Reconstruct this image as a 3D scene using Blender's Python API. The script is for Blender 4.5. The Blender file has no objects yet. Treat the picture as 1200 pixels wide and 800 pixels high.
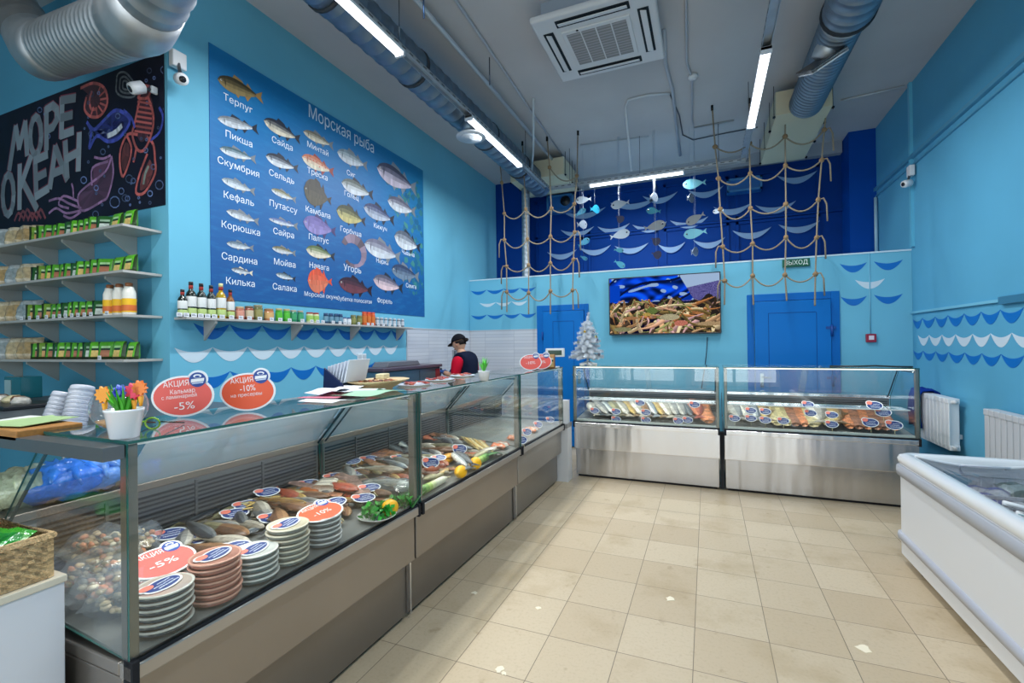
import bpy, math, random
from mathutils import Vector, Matrix
from mathutils.geometry import delaunay_2d_cdt
random.seed(7)
PI = math.pi
# ------------------------------------------------------------------ camera model (calibrated) and helper rays
CAM = Vector((0.0, 0.0, 1.55)); FPX = 549.9; YAW = 0.3940; PIT = 0.0043; ROL = -0.0124
FW = Vector((-math.sin(YAW)*math.cos(PIT), math.cos(YAW)*math.cos(PIT), math.sin(PIT)))
_rt = Vector((math.cos(YAW), math.sin(YAW), 0)); _up = _rt.cross(FW)
RT = _rt*math.cos(ROL) + _up*math.sin(ROL); UP = _up*math.cos(ROL) - _rt*math.sin(ROL)
def at(px, py, X=None, Y=None, Z=None):
    """point of a real plane (wall, worktop, deck) seen at a position of the 1200x800 photograph"""
    d = FW + RT*((px-600)/FPX) - UP*((py-400)/FPX)
    t = X/d.x if X is not None else Y/d.y if Y is not None else (Z-CAM.z)/d.z
    return CAM + d*t
XL, XR, YP, YC, ZC = -3.565, 2.20, 6.80, 2.169, 4.48
YU = 8.35
TILE = 0.35679
ORD = ['first','second','third','fourth','fifth','sixth','seventh','eighth','ninth','tenth','eleventh','twelfth','thirteenth','fourteenth','fifteenth','sixteenth','seventeenth','eighteenth','nineteenth','twentieth','twenty-first','twenty-second','twenty-third','twenty-fourth','twenty-fifth']
def lin(c):
    def g(u): return u/12.92 if u <= 0.04045 else ((u+0.055)/1.055)**2.4
    return (g(c[0]), g(c[1]), g(c[2]), 1.0)
def h(r, g, b): return (r/255, g/255, b/255)
def mixc(a, b, t): return tuple(a[i]*(1-t)+b[i]*t for i in range(3))
def jit(c, s=0.05):
    k = 1+random.uniform(-s, s); return tuple(min(1, max(0, v*k)) for v in c)
# ------------------------------------------------------------------ materials
def newmat(name):
    m = bpy.data.materials.new(name); m.use_nodes = True
    nt = m.node_tree; return m, nt, nt.nodes['Principled BSDF']
def vc(name, rough=0.5, metal=0.0, spec=0.5, noise=0.0, nscale=30, bump=0.0, bscale=60, coat=0.0, stretch=None, sss=0.0, bdist=.01):
    m, nt, b = newmat(name)
    a = nt.nodes.new('ShaderNodeAttribute'); a.attribute_name = 'Col'
    col = a.outputs['Color']
    tc = nt.nodes.new('ShaderNodeTexCoord'); vec = tc.outputs['Object']
    if stretch:
        mp = nt.nodes.new('ShaderNodeMapping'); mp.inputs['Scale'].default_value = stretch
        nt.links.new(vec, mp.inputs['Vector']); vec = mp.outputs['Vector']
    if noise:
        n = nt.nodes.new('ShaderNodeTexNoise'); n.inputs['Scale'].default_value = nscale; n.inputs['Detail'].default_value = 4
        nt.links.new(vec, n.inputs['Vector'])
        r = nt.nodes.new('ShaderNodeMapRange'); r.inputs['From Min'].default_value = .3; r.inputs['From Max'].default_value = .7
        r.inputs['To Min'].default_value = 1-noise; r.inputs['To Max'].default_value = 1+noise
        nt.links.new(n.outputs['Fac'], r.inputs['Value'])
        mx = nt.nodes.new('ShaderNodeVectorMath'); mx.operation = 'SCALE'
        nt.links.new(col, mx.inputs[0]); nt.links.new(r.outputs['Result'], mx.inputs['Scale']); col = mx.outputs['Vector']
    nt.links.new(col, b.inputs['Base Color'])
    b.inputs['Roughness'].default_value = rough; b.inputs['Metallic'].default_value = metal
    b.inputs['Specular IOR Level'].default_value = spec; b.inputs['Coat Weight'].default_value = coat
    if bump:
        n2 = nt.nodes.new('ShaderNodeTexNoise'); n2.inputs['Scale'].default_value = bscale; n2.inputs['Detail'].default_value = 3
        nt.links.new(vec, n2.inputs['Vector'])
        bp = nt.nodes.new('ShaderNodeBump'); bp.inputs['Strength'].default_value = bump; bp.inputs['Distance'].default_value = bdist
        nt.links.new(n2.outputs['Fac'], bp.inputs['Height']); nt.links.new(bp.outputs['Normal'], b.inputs['Normal'])
    return m
MATTE = vc('painted_matte', .75, spec=.3)
WALLP = vc('wall_paint', .6, spec=.12, noise=.04, nscale=1.5, bump=.03, bscale=25)
CEILP = vc('ceiling_plaster', .9, spec=.1, noise=.05, nscale=1.3, bump=.15, bscale=9)
SATIN = vc('satin_plastic', .35, spec=.5)
GLOSS = vc('glossy_plastic', .12, spec=.5, coat=.3)
FISHM = vc('fish_skin', .28, spec=.6, noise=.22, nscale=45, bump=.25, bscale=90, coat=.25)
FOODM = vc('smoked_fish_flesh', .38, spec=.5, noise=.3, nscale=38, bump=.5, bscale=55, coat=.15)
PRINT = vc('printed_sheet', .45, spec=.4)
FABRIC = vc('cotton_cloth', .9, spec=.15, noise=.08, nscale=300, bump=.2, bscale=300)
SKIN = vc('human_skin', .5, spec=.35)
WOOD = vc('light_wood', .5, spec=.4, noise=.15, nscale=12, stretch=(1, 8, 8))
WICKER = vc('woven_straw', .8, spec=.2, noise=.25, nscale=90, bump=.8, bscale=120)
ROPE = vc('twisted_rope', .9, spec=.1, noise=.25, nscale=160, bump=.6, bscale=200)
STEEL = vc('brushed_steel', .24, 1.0, noise=.05, nscale=3, bump=.9, bscale=2.2, stretch=(1.0, 1.0, .10), bdist=.05)
STEELW = vc('satin_warm_steel', .36, .75, noise=.05, nscale=2, bump=.04, bscale=2)
ZINC = vc('galvanised_duct', .5, .85, noise=.1, nscale=9, bump=.1, bscale=14)
METAL = vc('polished_metal', .15, 1.0)
LEAFM = vc('plastic_leaf', .4, spec=.4, noise=.15, nscale=30)
FOIL = vc('crinkled_film', .2, spec=.6, noise=.25, nscale=30, bump=.9, bscale=35, coat=.4)
def glass(name, tint, ior=1.45, rough=0.0, gl=1.0, haze=0.0):
    m = bpy.data.materials.new(name); m.use_nodes = True; nt = m.node_tree; nt.nodes.clear()
    o = nt.nodes.new('ShaderNodeOutputMaterial'); t = nt.nodes.new('ShaderNodeBsdfTransparent'); t.inputs[0].default_value = (*tint, 1)
    g = nt.nodes.new('ShaderNodeBsdfGlossy'); g.inputs['Roughness'].default_value = rough; g.inputs[0].default_value = (gl, gl, gl, 1)
    f = nt.nodes.new('ShaderNodeLayerWeight'); f.inputs['Blend'].default_value = .5; r0 = ((ior-1)/(ior+1))**2
    p5 = nt.nodes.new('ShaderNodeMath'); p5.operation = 'POWER'; nt.links.new(f.outputs['Facing'], p5.inputs[0]); p5.inputs[1].default_value = 5
    ml = nt.nodes.new('ShaderNodeMath'); ml.operation = 'MULTIPLY_ADD'; nt.links.new(p5.outputs[0], ml.inputs[0]); ml.inputs[1].default_value = 1-r0; ml.inputs[2].default_value = r0
    mx = nt.nodes.new('ShaderNodeMixShader'); nt.links.new(ml.outputs[0], mx.inputs[0])
    nt.links.new(t.outputs[0], mx.inputs[1]); nt.links.new(g.outputs[0], mx.inputs[2]); out = mx.outputs[0]
    if haze:
        d = nt.nodes.new('ShaderNodeBsdfDiffuse'); d.inputs[0].default_value = (.66, .78, .86, 1)
        m2 = nt.nodes.new('ShaderNodeMixShader'); m2.inputs[0].default_value = haze
        nt.links.new(out, m2.inputs[1]); nt.links.new(d.outputs[0], m2.inputs[2]); out = m2.outputs[0]
    nt.links.new(out, o.inputs[0]); return m
GLASS = glass('display_glass', (.972, .988, .984))
GEDGE = vc('green_glass_edge', .15, spec=.6)
FILM = glass('clear_film', (.94, .95, .95), 1.4, .12, haze=.09)
LIDG = glass('freezer_lid_glass', (.97, .985, .985), 1.12, gl=.4)
DOORP = vc('door_enamel', .45, spec=.2)
SHEEN = glass('scratched_glass_painted_sheen', (.80, .88, .92), 1.75, .03, haze=.5)  # scratched glass; the pale diffuse haze stands in for its bright reflection
CLEAR = glass('clean_sliding_glass', (.93, .96, .97), 1.5, .01, haze=.07)
def emit(name, col, s, vcol=False):
    m = bpy.data.materials.new(name); m.use_nodes = True; nt = m.node_tree; nt.nodes.clear()
    o = nt.nodes.new('ShaderNodeOutputMaterial'); e = nt.nodes.new('ShaderNodeEmission'); e.inputs[1].default_value = s
    if vcol:
        a = nt.nodes.new('ShaderNodeAttribute'); a.attribute_name = 'Col'; nt.links.new(a.outputs['Color'], e.inputs[0])
    else: e.inputs[0].default_value = (*col, 1)
    nt.links.new(e.outputs[0], o.inputs[0]); return m
LAMPM = emit('lit_diffuser', (.92, .95, 1), 5.0)
STRIPM = emit('lit_case_strip', (1, .96, .85), 1.6)
SCREENM = emit('lit_screen', (1, 1, 1), 0.85, True)
# ------------------------------------------------------------------ mesh builder
COL = bpy.context.scene.collection
PM = {}
_TX = {}
def text_mesh(s, bold=0.0, font_shear=0.0):
    k = (s, bold, font_shear)
    if k in _TX: return _TX[k]
    cu = bpy.data.curves.new('t', 'FONT'); cu.body = s; cu.size = 1.0; cu.offset = bold; cu.shear = font_shear
    cu.align_x = 'CENTER'; cu.align_y = 'CENTER'; cu.resolution_u = 3
    cu.dimensions = '2D'; cu.fill_mode = 'NONE'
    ob = bpy.data.objects.new('t', cu); COL.objects.link(ob)
    dg = bpy.context.evaluated_depsgraph_get(); me = bpy.data.meshes.new_from_object(ob.evaluated_get(dg))
    P = [(v.co.x, v.co.y) for v in me.vertices]; adj = {}
    for e in me.edges:
        a, b = e.vertices; adj.setdefault(a, []).append(b); adj.setdefault(b, []).append(a)
    bpy.data.objects.remove(ob); bpy.data.curves.remove(cu); bpy.data.meshes.remove(me)
    seen = set(); V = []; F = []; loops = []
    for st in sorted(adj):
        if st in seen: continue
        L = [st]; seen.add(st); cur = st
        while True:
            nx = sorted(q for q in adj[cur] if q not in seen)
            if not nx: break
            cur = nx[0]; seen.add(cur); L.append(cur)
        if len(L) > 2: loops.append(L)
    # outlines whose boxes overlap belong to one glyph; fill by non-zero winding
    bb = [(min(P[q][0] for q in L), max(P[q][0] for q in L)) for L in loops]
    order = sorted(range(len(loops)), key=lambda q: bb[q][0]); groups = []
    for q in order:
        if groups and bb[q][0] < groups[-1][1]: groups[-1][0].append(q); groups[-1][1] = max(groups[-1][1], bb[q][1])
        else: groups.append([[q], bb[q][1]])
    for g, _ in groups:
        pts = []; ed = []
        for q in g:
            o = len(pts); n = len(loops[q]); pts += [Vector(P[z]) for z in loops[q]]; ed += [(o+z, o+(z+1) % n) for z in range(n)]
        vo, eo, fo, _a, _b, _c = delaunay_2d_cdt(pts, ed, [], 0, 1e-6)
        for f in fo:
            cx = sum(vo[z].x for z in f)/len(f); cy = sum(vo[z].y for z in f)/len(f); w = 0
            for a, b in ed:
                A, B = pts[a], pts[b]
                if (A.y <= cy) != (B.y <= cy):
                    x = A.x+(cy-A.y)*(B.x-A.x)/(B.y-A.y)
                    if x > cx: w += 1 if B.y > A.y else -1
            if w != 0: o = len(V); V += [(vo[z].x, vo[z].y, 0) for z in f]; F.append(tuple(range(o, o+len(f))))
    _TX[k] = (V, F); return V, F
class MB:
    def __init__(s): s.v, s.f, s.c, s.s, s.m, s.X = [], [], [], [], [], None
    def add(s, V, F, col, smooth=False, mat=0):
        n = len(s.v)
        V = [Vector(v) for v in V]
        if s.X is not None: V = [s.X @ v for v in V]
        s.v += V
        many = isinstance(col, list)
        for i, f in enumerate(F):
            s.f.append([n+k for k in f]); s.c.append(col[i] if many else col); s.s.append(smooth)
            s.m.append(mat[i] if isinstance(mat, list) else mat)
        return s
    def box(s, a, b, col, mat=0, smooth=False):
        x0, y0, z0 = [min(a[i], b[i]) for i in range(3)]; x1, y1, z1 = [max(a[i], b[i]) for i in range(3)]
        V = [(x0,y0,z0),(x1,y0,z0),(x1,y1,z0),(x0,y1,z0),(x0,y0,z1),(x1,y0,z1),(x1,y1,z1),(x0,y1,z1)]
        return s.add(V, [(0,3,2,1),(4,5,6,7),(0,1,5,4),(1,2,6,5),(2,3,7,6),(3,0,4,7)], col, smooth, mat)
    def obox(s, c, sz, rz, col, mat=0, rx=0, ry=0):
        M = Matrix.Translation(c) @ Matrix.Rotation(rz, 4, 'Z') @ Matrix.Rotation(ry, 4, 'Y') @ Matrix.Rotation(rx, 4, 'X')
        o = s.X; s.X = M if o is None else o @ M
        s.box((-sz[0]/2, -sz[1]/2, -sz[2]/2), (sz[0]/2, sz[1]/2, sz[2]/2), col, mat); s.X = o; return s
    def prism(s, P, axis, a, b, col, mat=0, smooth=False):
        """extrude a 2D outline (in the two other axes, cyclic order) along axis from a to b"""
        def p3(p, t):
            return {'x': (t, p[0], p[1]), 'y': (p[0], t, p[1]), 'z': (p[0], p[1], t)}[axis]
        n = len(P); V = [p3(p, a) for p in P]+[p3(p, b) for p in P]
        F = [tuple(range(n))[::-1], tuple(range(n, 2*n))]+[(i, (i+1) % n, n+(i+1) % n, n+i) for i in range(n)]
        return s.add(V, F, col, smooth, mat)
    def slab(s, P3, nrm, col, mat=0):
        """3D outline thickened by vector nrm"""
        n = len(P3); nv = Vector(nrm); V = [Vector(p) for p in P3]+[Vector(p)+nv for p in P3]
        F = [tuple(range(n))[::-1], tuple(range(n, 2*n))]+[(i, (i+1) % n, n+(i+1) % n, n+i) for i in range(n)]
        return s.add(V, F, col, False, mat)
    def tube(s, pts, r, col, n=8, caps=True, smooth=True, mat=0, flat=1.0):
        pts = [Vector(p) for p in pts]; L = len(pts); rr = r if isinstance(r, (list, tuple)) else [r]*L
        V = []; prev = None
        for i, p in enumerate(pts):
            t = (pts[min(i+1, L-1)]-pts[max(i-1, 0)]).normalized()
            if prev is None:
                up = Vector((0, 0, 1)) if abs(t.z) < .9 else Vector((1, 0, 0))
                u = t.cross(up).normalized()
            else: u = (prev-t*prev.dot(t)).normalized()
            prev = u; w = t.cross(u)
            for k in range(n):
                a = 2*PI*k/n; V.append(p+u*math.cos(a)*rr[i]+w*math.sin(a)*rr[i]*flat)
        F = [(i*n+k, i*n+(k+1) % n, (i+1)*n+(k+1) % n, (i+1)*n+k) for i in range(L-1) for k in range(n)]
        if isinstance(col, list): C = [col[min(i, len(col)-1)] for i in range(L-1) for k in range(n)]
        else: C = [col]*len(F)
        if caps: F += [tuple(range(n))[::-1], tuple((L-1)*n+k for k in range(n))]; C += [C[0], C[-1]]
        return s.add(V, F, C, smooth, mat)
    def lathe(s, prof, c, col, n=24, mat=0, smooth=True, sx=1, sy=1, caps=True):
        V = []; L = len(prof)
        for r, z in prof:
            for k in range(n):
                a = 2*PI*k/n; V.append((c[0]+r*math.cos(a)*sx, c[1]+r*math.sin(a)*sy, c[2]+z))
        F = [(i*n+k, i*n+(k+1) % n, (i+1)*n+(k+1) % n, (i+1)*n+k) for i in range(L-1) for k in range(n)]
        C = [col[min(i, len(col)-1)] for i in range(L-1) for k in range(n)] if isinstance(col, list) else [col]*len(F)
        if caps:
            F += [tuple(range(n))[::-1], tuple((L-1)*n+k for k in range(n))]; C += [C[0], C[-1]]
        return s.add(V, F, C, smooth, mat)
    def ball(s, c, r, col, n=12, m=8, mat=0, wob=0.0):
        rx, ry, rz = r if isinstance(r, (list, tuple)) else (r, r, r)
        V = [(c[0], c[1], c[2]-rz)]
        for i in range(1, m):
            t = PI*i/m-PI/2
            for k in range(n):
                a = 2*PI*k/n; w = 1+random.uniform(-wob, wob)
                V.append((c[0]+rx*math.cos(t)*math.cos(a)*w, c[1]+ry*math.cos(t)*math.sin(a)*w, c[2]+rz*math.sin(t)*w))
        V.append((c[0], c[1], c[2]+rz)); T = len(V)-1
        F = [(0, 1+(k+1) % n, 1+k) for k in range(n)]
        F += [(1+i*n+k, 1+i*n+(k+1) % n, 1+(i+1)*n+(k+1) % n, 1+(i+1)*n+k) for i in range(m-2) for k in range(n)]
        F += [(T, 1+(m-2)*n+k, 1+(m-2)*n+(k+1) % n) for k in range(n)]
        return s.add(V, F, col, True, mat)
    def text(s, t, size, o, u, v, col, bold=0.0, wid=None, shear=0.0, mat=0):
        """flat lettering centred on o, u = reading direction, v = letter-up; wid squeezes to a width"""
        V, F = text_mesh(t, bold, shear); u = Vector(u).normalized(); v = Vector(v).normalized(); o = Vector(o)
        xs = [p[0] for p in V]; w = (max(xs)-min(xs)) or 1; cx = (max(xs)+min(xs))/2
        ys = [p[1] for p in V]; cy = (max(ys)+min(ys))/2
        sx = (wid/w) if wid else size
        nn = u.cross(v); W = []; G = []
        for i, f in enumerate(F):
            b0 = len(W); W += [o+u*((V[k][0]-cx)*sx)+v*((V[k][1]-cy)*size) for k in f]; G.append(tuple(range(b0, b0+len(f))))
        return s.add(W, G, col, False, mat)
    def build(s, name, mats, parent=None, origin=None, bevel=0, seg=2, subd=0, solid=0):
        me = bpy.data.meshes.new(name)
        if parent is not None: B = PM[parent.name].inverted()
        elif origin is not None: B = Matrix.Translation(-Vector(origin))
        else: B = Matrix.Identity(4)
        me.from_pydata([B @ v for v in s.v], [], s.f); me.update()
        if not isinstance(mats, (list, tuple)): mats = [mats]
        for m in mats: me.materials.append(m)
        at_ = me.color_attributes.new('Col', 'FLOAT_COLOR', 'CORNER'); buf = []
        cache = {}
        for i, p in enumerate(me.polygons):
            p.use_smooth = s.s[i]; p.material_index = s.m[i]
            c = s.c[i]
            if c not in cache: cache[c] = lin(c)
            buf.extend(cache[c]*p.loop_total)
        at_.data.foreach_set('color', buf)
        o = bpy.data.objects.new(name, me); COL.objects.link(o)
        if parent is not None: o.parent = parent; PM[o.name] = PM[parent.name].copy()
        else:
            o.location = origin or (0, 0, 0); PM[o.name] = Matrix.Translation(Vector(origin or (0, 0, 0)))
        if bevel:
            b = o.modifiers.new('b', 'BEVEL'); b.width = bevel; b.segments = seg; b.limit_method = 'ANGLE'; b.angle_limit = .6
        if subd:
            b = o.modifiers.new('s', 'SUBSURF'); b.levels = subd; b.render_levels = subd
        return o
def tag(o, label, cat, group=None, kind=None):
    o['label'] = label; o['category'] = cat
    if group: o['group'] = group
    if kind: o['kind'] = kind
    return o
def thing(name, loc, label, cat, group=None, rz=0.0, M=None):
    o = bpy.data.objects.new(name, None); o.empty_display_size = .05; COL.objects.link(o)
    if M is None: M = Matrix.Translation(Vector(loc)) @ Matrix.Rotation(rz, 4, 'Z')
    o.location = M.translation; o.rotation_euler = M.to_euler(); PM[o.name] = M.copy()
    return tag(o, label, cat, group)
def struct(name, mb, mat, parent=None, **k):
    o = mb.build(name, mat, parent, **k)
    if parent is None: o['kind'] = 'structure'
    return o
KIDS = {}
def copy_tree(o, parent=None):
    c = o.copy(); COL.objects.link(c)
    if parent is not None: c.parent = parent
    for ch in list(o.children): copy_tree(ch, c)
    return c
class Proto:
    """first use places the original, later uses place copies with their parts"""
    def __init__(s, root): s.root = root; s.used = False; s.hasg = 'group' in root
    def place(s, loc, rz=0.0, label=None, group=None, rx=0.0, ry=0.0, sc=None):
        o = copy_tree(s.root) if s.used else s.root
        s.used = True; o.location = loc; o.rotation_euler = (rx, ry, rz)
        if sc: o.scale = (sc, sc, sc) if not isinstance(sc, (tuple, list)) else sc
        if label: o['label'] = label
        if group: o['group'] = group
        return o
def pane(mb, a, b):
    """thin glass box: big faces clear (slot 0), thin edge faces green (slot 1)"""
    d = [abs(a[i]-b[i]) for i in range(3)]; k = d.index(min(d))
    fa = [2, 2, 1, 0, 1, 0]  # axis of each face of box()
    mb.box(a, b, h(38, 98, 92), mat=[0 if fa[i] == k else 1 for i in range(6)])
def crescent(n=14, d=.3, t=.55):
    """outline of a painted wave: two tips at y=0, x=0 and 1; belly hangs by d, upper edge by d*t*.."""
    P = [(i/n, -d*(1-(2*i/n-1)**2)) for i in range(n+1)]
    P += [(i/n, -d*t*(1-(2*i/n-1)**2)*1.0) for i in range(n-1, 0, -1)]
    return P
# ================================================================== THE ROOM
CW = h(112, 186, 212)      # light blue wall paint
CWR = h(92, 168, 202)  # same paint, darkened for the dimmer light on the right wall
NAVY = h(0, 56, 132)
WAVEB = h(0, 108, 192); WAVEW = h(205, 222, 232)
RY0 = -3.2; RX0 = -7.0
# floor -------------------------------------------------------------
m, nt, b = newmat('floor_tiles')
tc = nt.nodes.new('ShaderNodeTexCoord'); mp = nt.nodes.new('ShaderNodeMapping')
mp.inputs['Location'].default_value = (.2285*TILE+30*TILE, -.642*TILE+30*TILE, 0)
nt.links.new(tc.outputs['Object'], mp.inputs['Vector'])
br = nt.nodes.new('ShaderNodeTexBrick'); br.offset = 0; br.squash = 1
br.inputs['Scale'].default_value = 1; br.inputs['Brick Width'].default_value = TILE; br.inputs['Row Height'].default_value = TILE
br.inputs['Mortar Size'].default_value = .0022; br.inputs['Mortar Smooth'].default_value = .3; br.inputs['Bias'].default_value = .1
br.inputs['Color1'].default_value = lin(h(202, 186, 158)); br.inputs['Color2'].default_value = lin(h(188, 170, 141)); br.inputs['Mortar'].default_value = lin(h(118, 106, 90))
nt.links.new(mp.outputs['Vector'], br.inputs['Vector'])
def noise_mix(nt, base, scale, c, lo, hi, detail=5, fac=1.0, vec=None):
    n = nt.nodes.new('ShaderNodeTexNoise'); n.inputs['Scale'].default_value = scale; n.inputs['Detail'].default_value = detail; n.inputs['Roughness'].default_value = .6
    nt.links.new(vec, n.inputs['Vector'])
    r = nt.nodes.new('ShaderNodeMapRange'); r.inputs['From Min'].default_value = lo; r.inputs['From Max'].default_value = hi; r.inputs['To Max'].default_value = fac
    nt.links.new(n.outputs['Fac'], r.inputs['Value'])
    mx = nt.nodes.new('ShaderNodeMix'); mx.data_type = 'RGBA'; nt.links.new(r.outputs['Result'], mx.inputs['Factor'])
    nt.links.new(base, mx.inputs['A']); mx.inputs['B'].default_value = lin(c); return mx.outputs['Result']
o_ = noise_mix(nt, br.outputs['Color'], 2.2, h(160, 138, 100), .52, .72, fac=.55, vec=tc.outputs['Object'])
o_ = noise_mix(nt, o_, 9, h(140, 116, 82), .62, .75, fac=.5, vec=tc.outputs['Object'])
o_ = noise_mix(nt, o_, 60, h(150, 132, 104), .5, .8, fac=.35, vec=tc.outputs['Object'])
nt.links.new(o_, b.inputs['Base Color'])
b.inputs['Roughness'].default_value = .42; b.inputs['Specular IOR Level'].default_value = .4
bp = nt.nodes.new('ShaderNodeBump'); bp.inputs['Strength'].default_value = .35; bp.inputs['Distance'].default_value = .003; bp.invert = True
nt.links.new(br.outputs['Fac'], bp.inputs['Height']); nt.links.new(bp.outputs['Normal'], b.inputs['Normal'])
FLOORM = m
fl = MB(); fl.box((RX0-.2, RY0-.2, -.1), (XR+.2, YU+.2, 0), (.7, .66, .58)); struct('floor', fl, FLOORM)
# a few pale marks lying on the tiles
mk = MB()
for px, py, r in [(785, 701, .035), (1012, 759, .045), (631, 712, .018), (585, 783, .028), (556, 694, .022), (590, 788, .02)]:
    p = at(px, py, Z=.0015)
    P = [(p.x+math.cos(a)*r*random.uniform(.4, 1.1), p.y+math.sin(a)*r*random.uniform(.4, 1.1)) for a in [i*PI/6 for i in range(12)]]
    mk.prism(P, 'z', .0002, .0018, h(236, 226, 200))
struct('floor_stains', mk, MATTE)
# ceiling, walls --------------------------------------------------------
c = MB(); c.box((RX0-.2, RY0-.2, ZC), (XR+.2, YU+.2, ZC+.15), h(188, 188, 190)); struct('ceiling', c, CEILP)
w = MB(); w.box((XL-.2, YC, 0), (XL, YU, ZC), CW); WL = struct('wall_left', w, WALLP)
w = MB(); w.box((RX0, YC, 0), (XL-.2, YC+.2, ZC), h(86, 156, 186)); WA = struct('wall_alcove', w, WALLP)  # light blue paint darkened to put the alcove's shade into the colour
w = MB(); w.box((RX0-.2, RY0, 0), (RX0, YC+.2, ZC), CW); struct('wall_shop_side', w, WALLP)
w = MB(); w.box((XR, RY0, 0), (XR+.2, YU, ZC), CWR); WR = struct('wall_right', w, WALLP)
w = MB(); w.box((XL, YP, 0), (XR, YP+.12, 2.57), CW); WP = struct('wall_partition', w, WALLP)
w = MB(); w.box((XL, YP+.12, 2.49), (XR, YU, 2.57), h(150, 190, 210)); struct('ceiling_back_room', w, WALLP)
t = MB(); t.box((XL, YP-.008, 2.57), (XR, YP+.13, 2.588), h(205, 225, 235)); struct('trim_1', t, SATIN)
w = MB(); w.box((XL-.2, YU, 0), (XR+.2, YU+.2, ZC), NAVY); WB = struct('wall_back', w, WALLP)
# recessed panels of the painted-over window on the upper wall
t = MB()
for x0, x1 in [(-2.95, -2.05), (-1.95, -.75), (-.65, .35), (.45, 1.6)]:
    for z0, z1 in [(2.75, 3.45), (3.5, 4.2)]:
        for a, bb in [((x0, z0), (x1, z0+.04)), ((x0, z1-.04), (x1, z1)), ((x0, z0), (x0+.04, z1)), ((x1-.04, z0), (x1, z1))]:
            t.box((a[0], YU-.03, a[1]), (bb[0], YU, bb[1]), NAVY)
t.box((XL, YU-.05, 3.46), (XR-.3, YU, 3.49), NAVY)
struct('trim_2', t, WALLP)
bm_ = MB(); bm_.box((XL, YU-.12, 4.3), (XR-.33, YU, ZC), h(150, 158, 168)); struct('beam', bm_, CEILP)
cl = MB(); cl.box((1.885, 7.96, 2.57), (XR, YU, ZC), h(0, 72, 160)); struct('column_right', cl, WALLP)
cl = MB(); cl.box((XL, 7.88, 2.57), (at(612, 280, Y=7.88).x, YU, ZC), NAVY); struct('column_left', cl, WALLP)
# rear wall and the shop windows behind the camera
w = MB()
wins = [(-6.2, -3.7), (-3.2, -.8), (-.4, 1.7)]
zs0, zs1 = .35, 3.3
w.box((RX0-.2, RY0-.2, 0), (XR+.2, RY0, zs0), CW); w.box((RX0-.2, RY0-.2, zs1), (XR+.2, RY0, ZC), CW)
xs = [RX0-.2]+[v for q in wins for v in q]+[XR+.2]
for i in range(0, len(xs), 2): w.box((xs[i], RY0-.2, zs0), (xs[i+1], RY0, zs1), CW)
struct('wall_rear', w, WALLP)
for i, (a, bb) in enumerate(wins):
    f = MB()
    f.box((a, RY0-.1, zs0), (a+.07, RY0-.02, zs1), h(235, 238, 240)); f.box((bb-.07, RY0-.1, zs0), (bb, RY0-.02, zs1), h(235, 238, 240))
    f.box((a, RY0-.1, zs0), (bb, RY0-.02, zs0+.07), h(235, 238, 240)); f.box((a, RY0-.1, zs1-.07), (bb, RY0-.02, zs1), h(235, 238, 240))
    mid = (a+bb)/2; f.box((mid-.04, RY0-.1, zs0), (mid+.04, RY0-.02, zs1), h(235, 238, 240))
    wo = struct('window_%d' % (i+1), f, SATIN)
    g = MB(); pane(g, (a+.07, RY0-.08, zs0+.07), (bb-.07, RY0-.074, zs1-.07)); g.build('pane', [GLASS, GEDGE], wo)
# painted waves --------------------------------------------------------
def wave_row_x(mb, X, ys, z, side, depth, col, th=.0022):
    """crescents on a wall of constant X between consecutive y stations"""
    P = crescent(14, depth, .30)
    for a, bb in ys:
        mb.slab([(X, a+(bb-a)*p[0], z+p[1]) for p in P], (side*th, 0, 0), col)
def wave_row_y(mb, Y, xs, z, depth, col, th=.0022, tk=.3, up=0.0):
    P = crescent(14, depth, tk)
    for a, bb in xs:
        mb.slab([(a+(bb-a)*p[0], Y, z+p[1]) for p in P], (0, -th, 0), col)
def pairs(v): return list(zip(v[:-1], v[1:]))
# left wall
yb = [at(x, y, X=XL) for x, y in [(227,434),(269.5,431),(307.5,430),(341,427.5),(370,426),(396,425),(419,424.5),(439,423),(459,422.5),(474,422)]]
yw = [at(x, y, X=XL) for x, y in [(204,402),(249,403),(290,403),(325,403),(356,403),(384,403.5),(407.5,403.5),(430,403.5),(449,403.5),(466,404)]]
ww = MB()
wave_row_x(ww, XL, pairs([p.y for p in yb]), 1.355, 1, .125, WAVEB)
wave_row_x(ww, XL, pairs([p.y for p in yb]), 1.735, 1, .125, WAVEB)
wave_row_x(ww, XL, pairs([p.y for p in yw]), 1.55, 1, .115, WAVEW)
ww.build('painted_waves', PRINT, WL)
# right wall
q1 = [at(x, 370, X=XR).y for x in (1069.8, 1081, 1096, 1111, 1130, 1150, 1172.5, 1200, 1233, 1275, 1330)]
q2 = [at(x, 392, X=XR).y for x in (1076, 1089, 1104, 1120, 1140, 1161, 1186, 1217, 1254, 1300)]
ww = MB()
wave_row_x(ww, XR, pairs(q1), 1.775, -1, .115, WAVEB)
wave_row_x(ww, XR, pairs(q1), 1.415, -1, .105, WAVEB)
wave_row_x(ww, XR, pairs(q2), 1.585, -1, .115, WAVEW)
ww.build('painted_waves', PRINT, WR)
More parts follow.
